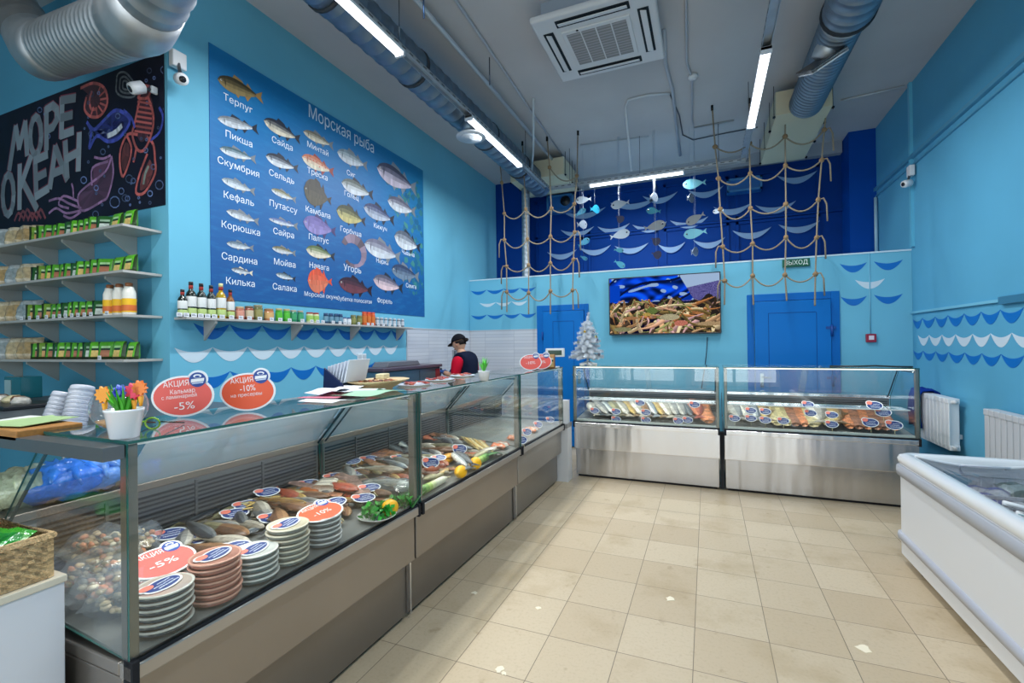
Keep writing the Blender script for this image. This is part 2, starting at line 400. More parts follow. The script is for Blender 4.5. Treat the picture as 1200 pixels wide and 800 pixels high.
# partition wall
X_ = lambda x, y, Y=YP: at(x, y, Y=Y).x
ww = MB()
bl = [X_(v, 360) for v in (552, 570.5, 590.5, 609.5, 628.5)]
wl_ = [X_(v, 353) for v in (562, 581, 599.5, 618)]
z1 = at(610, 337, Y=YP).z; z2 = at(600, 353, Y=YP).z; z3 = at(610, 367, Y=YP).z
for z in (z1, z3): wave_row_y(ww, YP, pairs(bl), z, .075, WAVEB)
wave_row_y(ww, YP, pairs(wl_), z2, .07, WAVEW)
for x0, x1, y, col in [(984, 1016, 308, WAVEB), (1024, 1058, 305, WAVEB), (1002, 1037, 327, WAVEW), (985, 1016, 347, WAVEB), (1024, 1058, 344.5, WAVEB)]:
    z = at((x0+x1)/2, y, Y=YP).z; wave_row_y(ww, YP, [(X_(x0, y), X_(x1, y))], z, .115, col)
ww.build('painted_waves', PRINT, WP)
# upper back wall, pale grey waves; px ends
up = [(660,710,249,265),(715,771,238,244),(753,794,230,234),(806,848,223,226),(657,696,270,271),(700,738,266,267),(741,782,264,264),(785,830,259,260),(641,676,296,297),(679,716,291,296),(720,760,289,290),(771,803,287,288),(812,850,282,280),(836,881,243,246),(885,933,241,240),(910,958,206,206),(858,904,271,272),(912,961,264,267),(640,662,290,290)]
CRW = h(128, 160, 196)
ww = MB()
for x0, x1, ya, y in up[:-1]:
    pa = at(x0, ya, Y=YU-.03); pb = at(x1, ya-(x1-x0)*.14, Y=YU-.03)
    P = crescent(14, .165, .42)
    ww.slab([(pa.x+(pb.x-pa.x)*p[0], YU-.031, (pa.z+pb.z)/2+p[1]) for p in P], (0, -.004, 0), CRW)
ww.build('painted_waves', PRINT, WB)
# tiled splashback with metal trim -----------------------------------------
m, nt, b = newmat('white_wall_tiles')
tc = nt.nodes.new('ShaderNodeTexCoord'); sx = nt.nodes.new('ShaderNodeSeparateXYZ'); cx = nt.nodes.new('ShaderNodeCombineXYZ'); ad = nt.nodes.new('ShaderNodeMath')
nt.links.new(tc.outputs['Object'], sx.inputs[0]); nt.links.new(sx.outputs[0], ad.inputs[0]); nt.links.new(sx.outputs[1], ad.inputs[1])
nt.links.new(ad.outputs[0], cx.inputs[0]); nt.links.new(sx.outputs[2], cx.inputs[1])
br = nt.nodes.new('ShaderNodeTexBrick'); br.offset = 0; br.inputs['Scale'].default_value = 1; br.inputs['Brick Width'].default_value = .5; br.inputs['Row Height'].default_value = .05
br.inputs['Mortar Size'].default_value = .0025
br.inputs['Color1'].default_value = lin(h(206, 210, 216)); br.inputs['Color2'].default_value = lin(h(196, 201, 210)); br.inputs['Mortar'].default_value = lin(h(165, 172, 182))
nt.links.new(cx.outputs[0], br.inputs['Vector']); nt.links.new(br.outputs['Color'], b.inputs['Base Color']); b.inputs['Roughness'].default_value = .3
SPLASH = m
s_ = MB(); s_.box((XL, 5.045, 0), (XL+.012, YP, 1.755), (.8, .8, .8)); s_.box((XL+.012, YP-.012, 0), (X_(630, 387), YP, 1.755), (.8, .8, .8))
struct('wall_tiles', s_, SPLASH)
s_ = MB(); s_.box((XL, 5.035, 1.755), (XL+.016, YP, 1.77), h(190, 195, 200)); s_.box((XL+.016, YP-.016, 1.755), (X_(630, 387), YP, 1.77), h(190, 195, 200)); s_.box((XL, 5.035, 0), (XL+.016, 5.045, 1.77), h(190, 195, 200))
struct('trim_3', s_, SATIN)
# pipes and mouldings on the right wall
def ceilp(px, py, z=ZC-.02): return at(px, py, Z=z)
t = MB()
t.box((XR-.02, 4.55, 1.835), (XR, YP, 1.86), h(120, 190, 215)); t.box((XR-.03, .5, 1.815), (XR, 5.0, 1.875), h(60, 120, 150))
struct('trim_4', t, SATIN)
t = MB()
t.box((XR-.035, .5, 3.60), (XR, YU-.35, 3.64), h(82, 152, 185)); t.box((XR-.02, .5, 3.52), (XR, YU-.35, 3.535), h(82, 152, 185))
t.box((XR-.03, 6.70, 2.6), (XR, 6.75, ZC), h(100, 185, 215))
t.tube([(XR-.03, 7.9, 2.6), (XR-.03, 7.9, 3.5)], .02, h(170, 205, 220))
struct('trim_5', t, SATIN)
# doors in the partition -----------------------------------------------------
def door(idx, x0, x1, z1, leafx0, leafx1, hinges_right):
    DB = h(0, 104, 186)
    d = MB(); Y = YP
    d.box((x0, Y-.03, 0), (leafx0, Y-.002, z1), DB); d.box((leafx1, Y-.03, 0), (x1, Y-.002, z1), DB); d.box((leafx0, Y-.03, z1-.09), (leafx1, Y-.002, z1), DB)
    fr = struct('door_%d' % idx, d, DOORP, bevel=.004)
    l = MB(); l.box((leafx0+.006, Y-.05, .02), (leafx1-.006, Y-.004, z1-.097), h(0, 112, 194))
    zt = z1-.25; xa, xb = leafx0+.16, leafx1-.16
    for a, bb in [((xa, .25), (xb, .256)), ((xa, zt), (xb, zt+.006)), ((xa, .25), (xa+.006, zt)), ((xb, .25), (xb+.006, zt))]:
        l.box((a[0], Y-.053, a[1]), (bb[0], Y-.049, bb[1]), h(8, 60, 130))
    lf = l.build('door_leaf', DOORP, fr, bevel=.004)
    hd = MB()
    if hinges_right:
        for z in (1.66, 1.05, .35): hd.tube([(leafx1, Y-.06, z-.07), (leafx1, Y-.06, z+.07)], .014, h(6, 70, 150)); hd.box((leafx1-.06, Y-.058, z+.02), (leafx1+.04, Y-.05, z+.05), h(6, 70, 150))
    else:
        for z in (1.66, .35): hd.tube([(leafx0, Y-.06, z-.06), (leafx0, Y-.06, z+.06)], .014, h(6, 70, 150))
    hd.build('hinges', SATIN, fr)
    hh = MB(); hx = leafx0+.08 if hinges_right else leafx1-.08
    hh.box((hx-.02, Y-.06, .95), (hx+.02, Y-.05, 1.13), h(180, 184, 188)); hh.tube([(hx, Y-.06, 1.08), (hx, Y-.1, 1.08), (hx+.1*(1 if hinges_right else -1), Y-.1, 1.08)], .009, h(190, 194, 198))
    hh.build('door_handle', METAL, lf)
door(1, -2.40, -1.60, 2.12, -2.30, -1.66, False)
door(2, .482, 1.488, 2.14, .56, 1.40, True)
# ------------------------------------------------------------------ lights
LASTA = [None]
def area(name, loc, rot, sx, sy, power, col=(1, 1, 1)):
    l = bpy.data.lights.new(name, 'AREA'); l.shape = 'RECTANGLE'; l.size = sx; l.size_y = sy; l.energy = power; l.color = col
    o = bpy.data.objects.new(name, l); COL.objects.link(o); o.location = loc; o.rotation_euler = rot; LASTA[0] = o; return o
for i, (a, bb) in enumerate(wins):
    area('daylight_window', ((a+bb)/2, RY0-.15, 1.85), (PI/2, 0, 0), bb-a-.1, 2.8, [16, 62, 80][i], (.93, .97, 1))
wd = bpy.data.worlds.new('world'); bpy.context.scene.world = wd; wd.use_nodes = True
wd.node_tree.nodes['Background'].inputs[0].default_value = (.75, .87, 1, 1); wd.node_tree.nodes['Background'].inputs[1].default_value = .8
# ================================================================== LAMPS, DUCTS AND CEILING FITTINGS
def ringed_duct(mb, pts, r, col, pitch=.09, n=20):
    """spiral duct: radius swells slightly at each seam"""
    pts = [Vector(p) for p in pts]; P = []; R = []
    for i in range(len(pts)-1):
        L = (pts[i+1]-pts[i]).length; k = max(1, int(L/pitch))
        for j in range(k):
            a = pts[i].lerp(pts[i+1], j/k); d = (pts[i+1]-pts[i])/L
            P += [a, a+d*(pitch*.82), a+d*(pitch*.88), a+d*(pitch*.95)]; R += [r, r, r*1.035, r*1.035]
    P.append(pts[-1]); R.append(r)
    return mb.tube(P, R, col, n=n)
ZT = 3.90
# trunking with lit battens
def trunk_and_lamps(label, a, b, lamps, lampl):
    a, b = Vector(a), Vector(b); d = (b-a).normalized(); s = d.cross(Vector((0, 0, 1)))
    t = thing('light_track', (a+b)/2, label, 'light track')
    m_ = MB()
    w = .035
    for (u0, u1, z0, z1) in [(-w, w, .035, .04), (-w, -w+.004, 0, .04), (w-.004, w, 0, .04)]:
        P = [a+s*u0+Vector((0,0,z0)), a+s*u1+Vector((0,0,z0)), a+s*u1+Vector((0,0,z1)), a+s*u0+Vector((0,0,z1))]
        m_.slab(P, b-a, h(188, 196, 202))
    m_.build('channel', ZINC, t)
    k = MB(); L = (b-a).length; i = 0.1
    while i < L:
        for q in (-w-.001, w-.003): 
            c = a+d*i+s*q+Vector((0,0,.014)); k.slab([c, c+d*.05, c+d*.05+Vector((0,0,.01)), c+Vector((0,0,.01))], s*.004, h(70, 76, 84))
        i += .1
    k.build('perforations', MATTE, t)
    for f in (.12, .5, .88):
        p = a+(b-a)*f; hg = MB(); hg.tube([p+Vector((0,0,.04)), (p.x, p.y, ZC)], .004, h(120, 126, 132), n=5); hg.build('hanger_wire', METAL, t)
    for (c0, c1), lab in zip(lamps, lampl):
        c0, c1 = Vector(c0), Vector(c1); mid = (c0+c1)/2
        o = thing('batten_lamp', mid, lab, 'ceiling lamp', 'lit batten lamps clipped under the grey tracks')
        bd = MB(); hw = .04
        P = [(-hw, -.002), (-hw*.8, -.02), (hw*.8, -.02), (hw, -.002)]
        bd.slab([c0+s*u+Vector((0,0,z)) for u, z in [(-hw, 0), (hw, 0), (hw, -.022), (-hw, -.022)]], c1-c0, h(225, 230, 235))
        bd.build('housing', SATIN, o)
        df = MB(); e = (c1-c0).normalized()*.02
        df.slab([c0+e+s*u+Vector((0,0,z)) for u, z in [(-.034, -.0225), (.034, -.0225), (.032, -.04), (.015, -.048), (-.015, -.048), (-.032, -.04)]], (c1-c0)-2*e, (1, 1, 1))
        df.build('diffuser', LAMPM, o)
        for cc in (c0, c1-(c1-c0).normalized()*.02):
            ca = MB(); ca.slab([cc+s*u+Vector((0,0,z)) for u, z in [(-.042, .002), (.042, .002), (.042, -.05), (-.042, -.05)]], (c1-c0).normalized()*.02, h(215, 220, 226)); ca.build('end_cap', SATIN, o)
        ang = math.atan2((c1-c0).y, (c1-c0).x)
        area('batten_light', (mid.x, mid.y, ZT-.055), (0, 0, ang), (c1-c0).length-.06, .06, 48, (.93, .96, 1))
XT = -2.235
trunk_and_lamps('long grey perforated track running beside the wide duct to the cross track', (XT, -.6, ZT), (XT, 6.83, ZT),
    [((XT, -.1, ZT), (XT, 1.3, ZT)), ((XT, 1.9, ZT), (XT, 3.13, ZT)), ((XT, 4.28, ZT), (XT, 5.72, ZT))], ['lit tube lamp on the long track, over the shop front out of the photo', 'lit white tube lamp on the duct-side track, cut by the top edge of the photo', 'lit white tube lamp on the duct-side track beside the round air diffuser'])
XT2 = .47
trunk_and_lamps('narrow grey track running from the top of the photo towards the beige air box', (XT2, -.6, ZT), (XT2, 6.83, ZT),
    [((XT2, .2, ZT), (XT2, 1.45, ZT)), ((XT2, 4.25, ZT), (XT2, 5.72, ZT))], ['lit tube lamp on the air-box track, out of the photo', 'lit white tube lamp on the track that runs towards the beige air box'])
trunk_and_lamps('grey perforated cross track in front of the dark blue upper wall', (XT+.03, 6.87, ZT), (XT2+.03, 6.87, ZT), [((-1.585, 6.87, ZT), (-.257, 6.87, ZT))], ['lit white tube lamp on the cross track above the hanging fish'])
# --- ducts
t = thing('spiral_duct', (-2.52, 4, 4.15), 'long grey spiral duct running beside the left light track', 'air duct')
m_ = MB(); ringed_duct(m_, [(-2.52, -.5, 4.15), (-2.52, 7.4, 4.15)], .17, h(120, 140, 158), .16); m_.build('duct_pipe', ZINC, t)
for y in (2.62, 3.72, 5.3, 6.4):
    m_ = MB(); m_.lathe([(.176, -.015), (.182, -.015), (.182, .015), (.176, .015)], (0, 0, 0), h(60, 66, 72), 20)
    for v in range(len(m_.v)-80, len(m_.v)): q = m_.v[v]; m_.v[v] = Vector((q.x-2.52, y+q.z, q.y+4.15))
    m_.build('clamp_ring', MATTE, t)
ap = at(552, 160, Z=3.86)
t = thing('round_air_diffuser', (ap.x, ap.y, 3.86), 'round white air diffuser hanging under the grey spiral duct', 'air diffuser')
m_ = MB(); m_.tube([(ap.x-.06, ap.y, 4.05), (ap.x, ap.y, 3.9)], .085, h(130, 150, 165), n=18); m_.build('neck', ZINC, t)
m_ = MB()
for r0, r1, z0 in [(.165, .12, 0), (.115, .08, -.012), (.07, .035, -.016)]:
    m_.lathe([(r0, z0), (r0, z0+.012), (r1, z0+.045), (r1, z0+.035)], (ap.x, ap.y, 3.85), h(205, 212, 218), 28)
m_.lathe([(.03, 0), (.025, .02)], (ap.x, ap.y, 3.83), h(205, 212, 218), 16); m_.build('diffuser_rings', SATIN, t)
# big flexible duct of the corner
t = thing('corner_duct', (-3.6, 1.7, 3.6), 'fat bent ribbed metal duct crossing above the black chalk mural', 'air duct')
P0, P1, P2, P3 = at(-30, -55, Y=1.70), at(52, 62, Y=1.74), at(164, 24, Y=1.66), at(205, -62, Y=1.5)
r_ = .165
m_ = MB(); ringed_duct(m_, [P0, P0.lerp(P1, .9)], r_*.92, h(150, 150, 150), .13); m_.build('matt_section', ZINC, t)
m_ = MB(); a_, b_ = P1.lerp(P2, .1), P2.lerp(P1, .05)
ringed_duct(m_, [a_, b_], r_, h(168, 174, 178), .05, 24); m_.build('ribbed_section', ZINC, t)
m_ = MB(); m_.tube([P0.lerp(P1, .86), P0.lerp(P1, .95), P1, P1.lerp(P2, .06), P1.lerp(P2, .14)], [r_*.98, r_*1.04, r_*1.06, r_*1.06, r_*1.04], h(175, 180, 184), n=24)
m_.build('elbow', ZINC, t); m_ = MB(); m_.tube([P2.lerp(P1, .1), P2.lerp(P1, .03), P2, P2.lerp(P3, .12), P2.lerp(P3, .3)], [r_*1.04, r_*1.06, r_*1.06, r_*1.06, r_*1.03], h(185, 188, 190), n=24); m_.build('elbow', ZINC, t)
m_ = MB(); ringed_duct(m_, [P2.lerp(P3, .28), P3], r_, h(180, 184, 188), .09, 24); m_.build('spiral_section', ZINC, t)
# right duct with grille and box
A, B = at(1012, -60, Z=4.2), at(936, 128, Z=4.2); A.x, B.x = 1.09, 1.06
t = thing('grille_duct', (1.07, 5.2, 4.2), 'grey spiral duct with a square side grille running into the beige box', 'air duct')
m_ = MB(); ringed_duct(m_, [(1.09, -.5, 4.2), (1.09, 4.55, 4.2)], .19, h(128, 145, 160), .12, 24); ringed_duct(m_, [(1.08, 4.62, 4.2), (1.06, 6.12, 4.2)], .165, h(128, 145, 160), .06, 24); m_.build('duct_pipe', ZINC, t)
m_ = MB(); m_.tube([(1.09, 4.52, 4.2), (1.09, 4.56, 4.2)], .2, h(40, 46, 52), n=24); m_.tube([(1.09, 4.56, 4.2), (1.08, 4.66, 4.2)], [.19, .165], h(170, 178, 184), n=24); m_.build('clamp_ring', MATTE, t)
g = at(963, 70, Z=4.02); gx, gy = g.x, g.y
br_ = MB(); br_.tube([(1.07, gy+.03, 4.2), (1.0, gy-.02, 4.08), (gx, gy, 4.02)], [.1, .1, .09], h(190, 196, 200), n=18); br_.build('branch', ZINC, t)
gr = MB()
Mg = Matrix.Translation((gx, gy, 3.99)) @ Matrix.Rotation(-.5, 4, 'Y') @ Matrix.Rotation(.5, 4, 'X')
gr.X = Mg
gr.box((-.15, -.15, 0), (.15, .15, .03), h(45, 50, 56))
for a, bb in [((-.15, -.15), (.15, -.11)), ((-.15, .11), (.15, .15)), ((-.15, -.15), (-.11, .15)), ((.11, -.15), (.15, .15))]: gr.box((a[0], a[1], -.012), (bb[0], bb[1], .02), h(215, 220, 224))
for i in range(6): x = -.09+i*.036; gr.box((x-.007, -.11, -.008), (x+.007, .11, .015), h(160, 165, 170))
gr.build('grille', SATIN, t)
def air_box(x0, x1, y0, y1, z0, label):
    t = thing('air_box', ((x0+x1)/2, (y0+y1)/2, z0), label, 'ventilation box')
    m_ = MB(); m_.box((x0, y0, z0), (x1, y1, z0+.27), h(202, 196, 170)); m_.build('casing', MATTE, t, bevel=.004)
    for i, x in enumerate((x0-.012, x1+.012)):
        for y in (y0+.05, y0+.45, (y0+y1)/2+.2, y1-.05):
            k = MB(); k.tube([(x, y, z0-.02), (x, y, ZC)], .004, h(60, 62, 66), n=5); k.box((x-.014, y-.014, z0-.004), (x+.014, y+.014, z0+.012), h(40, 42, 46)); k.build('hanger_rod', METAL, t)
air_box(.76, 1.31, 6.12, 7.75, 4.12, 'beige ventilation box under the ceiling behind the right rope net')
air_box(-2.86, -1.98, 6.9, 7.75, 4.12, 'beige ventilation box above the vertical silver pipe')
t = MB(); ringed_duct(t, [at(616, 222, Y=7.3)+Vector((0, 0, .05)), at(616.5, 335, Y=7.3)-Vector((0,0,.06))], .065, h(170, 178, 184), .07, 16)
o = t.build('drop_pipe', ZINC, origin=(-2.76, 7.3, 2.57)); tag(o, 'vertical silver ribbed pipe dropping behind the partition top', 'pipe')
# fans / blue boxes on the upper wall
for (x0, y0, x1, y1, lab, rnd) in [(641, 226, 672, 250, 'blue painted fan unit on the dark upper wall behind the left rope net', True), (852, 205, 893, 226, 'blue painted flat panel on the dark upper wall behind the right rope net', False)]:
    a, bb = at(x0, y1, Y=YU-.2), at(x1, y0, Y=YU-.2)
    t = thing('wall_vent_unit', ((a.x+bb.x)/2, YU-.1, a.z), lab, 'vent')
    m_ = MB(); m_.box((a.x, YU-.2, a.z), (bb.x, YU-.01, bb.z), h(30, 95, 160)); m_.build('casing', SATIN, t, bevel=.01)
    fr = MB()
    for p, q in [((a.x, a.z), (bb.x, a.z+.03)), ((a.x, bb.z-.03), (bb.x, bb.z)), ((a.x, a.z), (a.x+.03, bb.z)), ((bb.x-.03, a.z), (bb.x, bb.z))]: fr.box((p[0], YU-.215, p[1]), (q[0], YU-.195, q[1]), h(60, 120, 170))
    if rnd:
        cx_, cz_ = (a.x+bb.x)/2+.1, (a.z+bb.z)/2+.03
        fr.tube([(cx_, YU-.22, cz_), (cx_, YU-.2, cz_)], .09, h(20, 24, 30), n=16)
    fr.build('front_frame', SATIN, t)
# ceiling cassette --------------------------------------------------------
t = thing('air_conditioner', (-.86, 4.28, 4.28), 'white square cassette air conditioner hanging under the ceiling', 'air conditioner')
x0, x1, y0, y1, z = -1.37, -.34, 3.76, 4.76, 4.28
W_ = h(205, 206, 208)
m_ = MB(); m_.box((x0+.08, y0+.08, z+.06), (x1-.08, y1-.08, ZC), h(150, 160, 172)); m_.build('housing', SATIN, t)
pn = MB(); pn.box((x0, y0, z), (x1, y1, z+.055), W_); pn.build('panel', SATIN, t, bevel=.02, seg=3)
ig = MB(); ig.box((x0+.22, y0+.22, z-.012), (x1-.22, y1-.22, z+.002), W_); inl = ig.build('intake_frame', SATIN, t, bevel=.006)
for i in range(4):
    w_ = (x1-x0-.5)/4; xa = x0+.25+i*w_
    s2 = MB(); s2.box((xa+.006, y0+.26, z-.0135), (xa+w_-.006, y1-.26, z-.011), h(140, 140, 142))
    for k in range(12): yy = y0+.27+k*(y1-y0-.54)/12; s2.box((xa+.006, yy, z-.016), (xa+w_-.006, yy+.01, z-.0134), h(165, 165, 168))
    s2.build('intake_mesh', MATTE, inl)
for cx_, cy_, lx, ly in [((x0+x1)/2, y0+.11, .62, .09), ((x0+x1)/2, y1-.11, .62, .09), (x0+.11, (y0+y1)/2, .09, .62), (x1-.11, (y0+y1)/2, .09, .62)]:
    v = MB(); v.box((cx_-lx/2, cy_-ly/2, z-.004), (cx_+lx/2, cy_+ly/2, z+.001), h(22, 34, 42)); vo = v.build('air_outlet', MATTE, t)
    fl_ = MB(); fl_.obox((cx_, cy_, z-.012), (lx-.04 if lx > ly else .05, ly-.04 if ly > lx else .05, .006), 0, h(212, 213, 214), rx=.25 if lx > ly else 0, ry=.25 if ly > lx else 0); fl_.build('louver_flap', SATIN, vo)
dt = MB(); dt.lathe([(.012, 0), (.012, .004)], (x0+.36, y0+.235, z-.014), h(30, 32, 36), 10); dt.build('sensor', SATIN, t)
# conduits and cables on the ceiling
def tube_obj(name, pts, r, col, label, cat, mat=SATIN, n=8):
    m_ = MB(); m_.tube(pts, r, col, n=n); o = m_.build(name, mat, origin=tuple(pts[0])); return tag(o, label, cat)
C2 = h(172, 178, 186)
tube_obj('ceiling_pipe', [(-2.17, -.5, 4.38), (-2.17, 7.2, 4.38)], .022, h(190, 198, 205), 'straight grey pipe under the ceiling right beside the long light track', 'pipe')
tube_obj('ceiling_conduit', [(-1.93, -.5, 4.462), (-1.93, 3.5, 4.462), (-2.0, 5.5, 4.462), (-2.06, 7.6, 4.462)], .014, C2, 'thin grey conduit on the ceiling passing beside the air conditioner', 'conduit')
zc = ZC-.014
cp = lambda L: [at(x, y, Z=zc) for x, y in L]
tube_obj('ceiling_conduit', cp([(803,-40),(804,20),(805,75),(811,90),(811,140),(813,150),(860,141)]), .012, C2, 'thin pale conduit with a square bend to the right of the air conditioner', 'conduit')
tube_obj('ceiling_conduit', cp([(778,35),(780,75),(788,105),(793,150),(797,182)]), .02, C2, 'bundled pale pipes leaving the air conditioner towards the upper wall', 'conduit')
tube_obj('ceiling_conduit', cp([(785,110),(760,111),(736,117),(733,125)])+[at(733,125,Z=zc)+Vector((0,0,-.02))]+[Vector((at(740,200,Z=3.95).x, at(740,200,Z=3.95).y, 3.95))], .014, h(196, 202, 208), 'looping white cables dropping from the ceiling to the cross track', 'cable')
tube_obj('ceiling_cable', cp([(785,110),(796,135),(800,158),(812,164),(850,156),(888,149)]), .008, h(70, 78, 88), 'dark cable curving along the ceiling towards the beige air box', 'cable')
tube_obj('ceiling_conduit', cp([(985,118),(1060,101)]), .012, h(190, 196, 202), 'pale conduit from the beige air box to the right wall', 'conduit')
tube_obj('ceiling_conduit', cp([(1200,-20),(1199,-10)]) if False else cp([(680,170),(760,160)]), .006, C2, 'faint thin wire on the ceiling between the rope hooks', 'conduit')
p = at(625, 115, Z=ZC); q = at(622, 215, Z=4.0)
tube_obj('hanging_cable', [p, p.lerp(q, .5)+Vector((.02,0,-.05)), q], .014, h(185, 196, 204), 'pale cable bundle hanging from the ceiling above the long track end', 'cable')
tube_obj('suspension_rod', [(-2.02, 4.35, ZC), (-2.02, 4.35, 4.2)], .006, h(90, 100, 115), 'short thin rod hanging from the ceiling left of the air conditioner', 'rod', METAL)
tube_obj('suspension_rod', [at(496, -30, Z=ZC), at(496, -30, Z=ZC)-Vector((0, 0, .35))], .007, h(110, 135, 175), 'thin blue rod hanging beside the long track near the first lamp', 'rod', METAL)
o = MB(); o.lathe([(.05, 0), (.055, -.03), (.03, -.05)], tuple(at(812, 88, Z=ZC)), h(205, 210, 214), 16); o = o.build('smoke_detector', SATIN, origin=tuple(at(812, 88, Z=ZC))); tag(o, 'small round white smoke detector on the ceiling conduit', 'smoke detector')
# sensors and cameras
def cam_unit(p, label, face, k_=1.0):
    t = thing('security_camera', p, label, 'security camera')
    m_ = MB(); p = Vector(p)
    m_.obox(p, (.05*k_, .1*k_, .12*k_), 0, h(225, 228, 230)); m_.build('junction_box', SATIN, t, bevel=.008)
    k = MB(); c = p+Vector(face[0]); k.tube([p, p.lerp(c, .6), c], .012, h(60, 64, 70), n=8); k.build('bracket', SATIN, t)
    b_ = MB(); d = Vector(face[1]).normalized(); b_.tube([c-d*.05, c-d*.035, c+d*.03, c+d*.05], [.02, .042, .042, .036], h(235, 236, 238), n=18); bd = b_.build('camera_body', SATIN, t)
    l = MB(); l.tube([c+d*.049, c+d*.053], .022, h(18, 20, 26), n=16); l.build('lens', GLOSS, bd)
q = at(207, 70, X=XL+.04)
cam_unit((XL+.04, max(q.y, YC+.05), q.z), 'white round camera on a junction box at the blue wall corner', [(.08, -.03, -.17), (.8, -.3, -.35)])
q = at(183, 95, Y=YC-.12)
cam_unit((XL-.1, YC-.03, q.z+.02), 'white round camera over the top corner of the chalk mural', [(-.03, -.09, -.02), (-.2, -.8, -.5)], .45)
cam_unit((XR-.04, 6.66, 3.45), 'small white sensor on the vertical pipe of the right wall', [(-.04, -.02, -.14), (-.8, -.4, -.2)])
# ---- exit sign
a, bb = at(917, 313, Y=YP-.03), at(949, 303, Y=YP-.03)
t = thing('exit_sign', ((a.x+bb.x)/2, YP, 2.46), 'green exit sign with white lettering above the right blue door', 'exit sign')
m_ = MB(); m_.box((a.x, YP-.035, 2.465), (bb.x, YP-.002, 2.56), h(12, 92, 66)); m_.build('sign_box', SATIN, t, bevel=.004)
m_ = MB(); m_.text('ВЫХОД', .075, ((a.x+bb.x)/2, YP-.0365, 2.513), (1, 0, 0), (0, 0, 1), h(235, 245, 240), bold=.02, wid=.25); m_.build('lettering', PRINT, t)
p = at(1020, 396, Y=YP)
t = thing('fire_alarm_button', (p.x, YP, p.z), 'small red fire alarm call point with a white square, right of the door', 'fire alarm')
m_ = MB(); m_.box((p.x-.05, YP-.04, p.z-.05), (p.x+.05, YP-.002, p.z+.05), h(150, 30, 60)); m_.build('casing', SATIN, t, bevel=.006)
m_ = MB(); m_.box((p.x-.025, YP-.044, p.z-.02), (p.x+.025, YP-.04, p.z+.03), h(225, 215, 225)); m_.build('push_plate', SATIN, t)
tube_obj('alarm_cable', [(p.x, YP-.006, p.z+.05), (p.x, YP-.006, 2.57)], .006, h(120, 190, 215), 'thin painted cable running up from the fire alarm button', 'cable')
p = at(423.5, 418.5, X=XL)
t = thing('wall_socket', (XL, p.y, p.z), 'small white double socket on the left wall under the jar shelf', 'socket')
m_ = MB(); m_.box((XL, p.y-.07, p.z-.04), (XL+.012, p.y+.07, p.z+.04), h(220, 228, 232)); m_.build('cover', SATIN, t, bevel=.003)
m_ = MB()
for d in (-.035, .035):
    m_.box((XL+.012, p.y+d-.025, p.z-.025), (XL+.014, p.y+d+.025, p.z+.025), h(190, 200, 205))
m_.build('socket_inserts', SATIN, t)
CASEP = 5.0
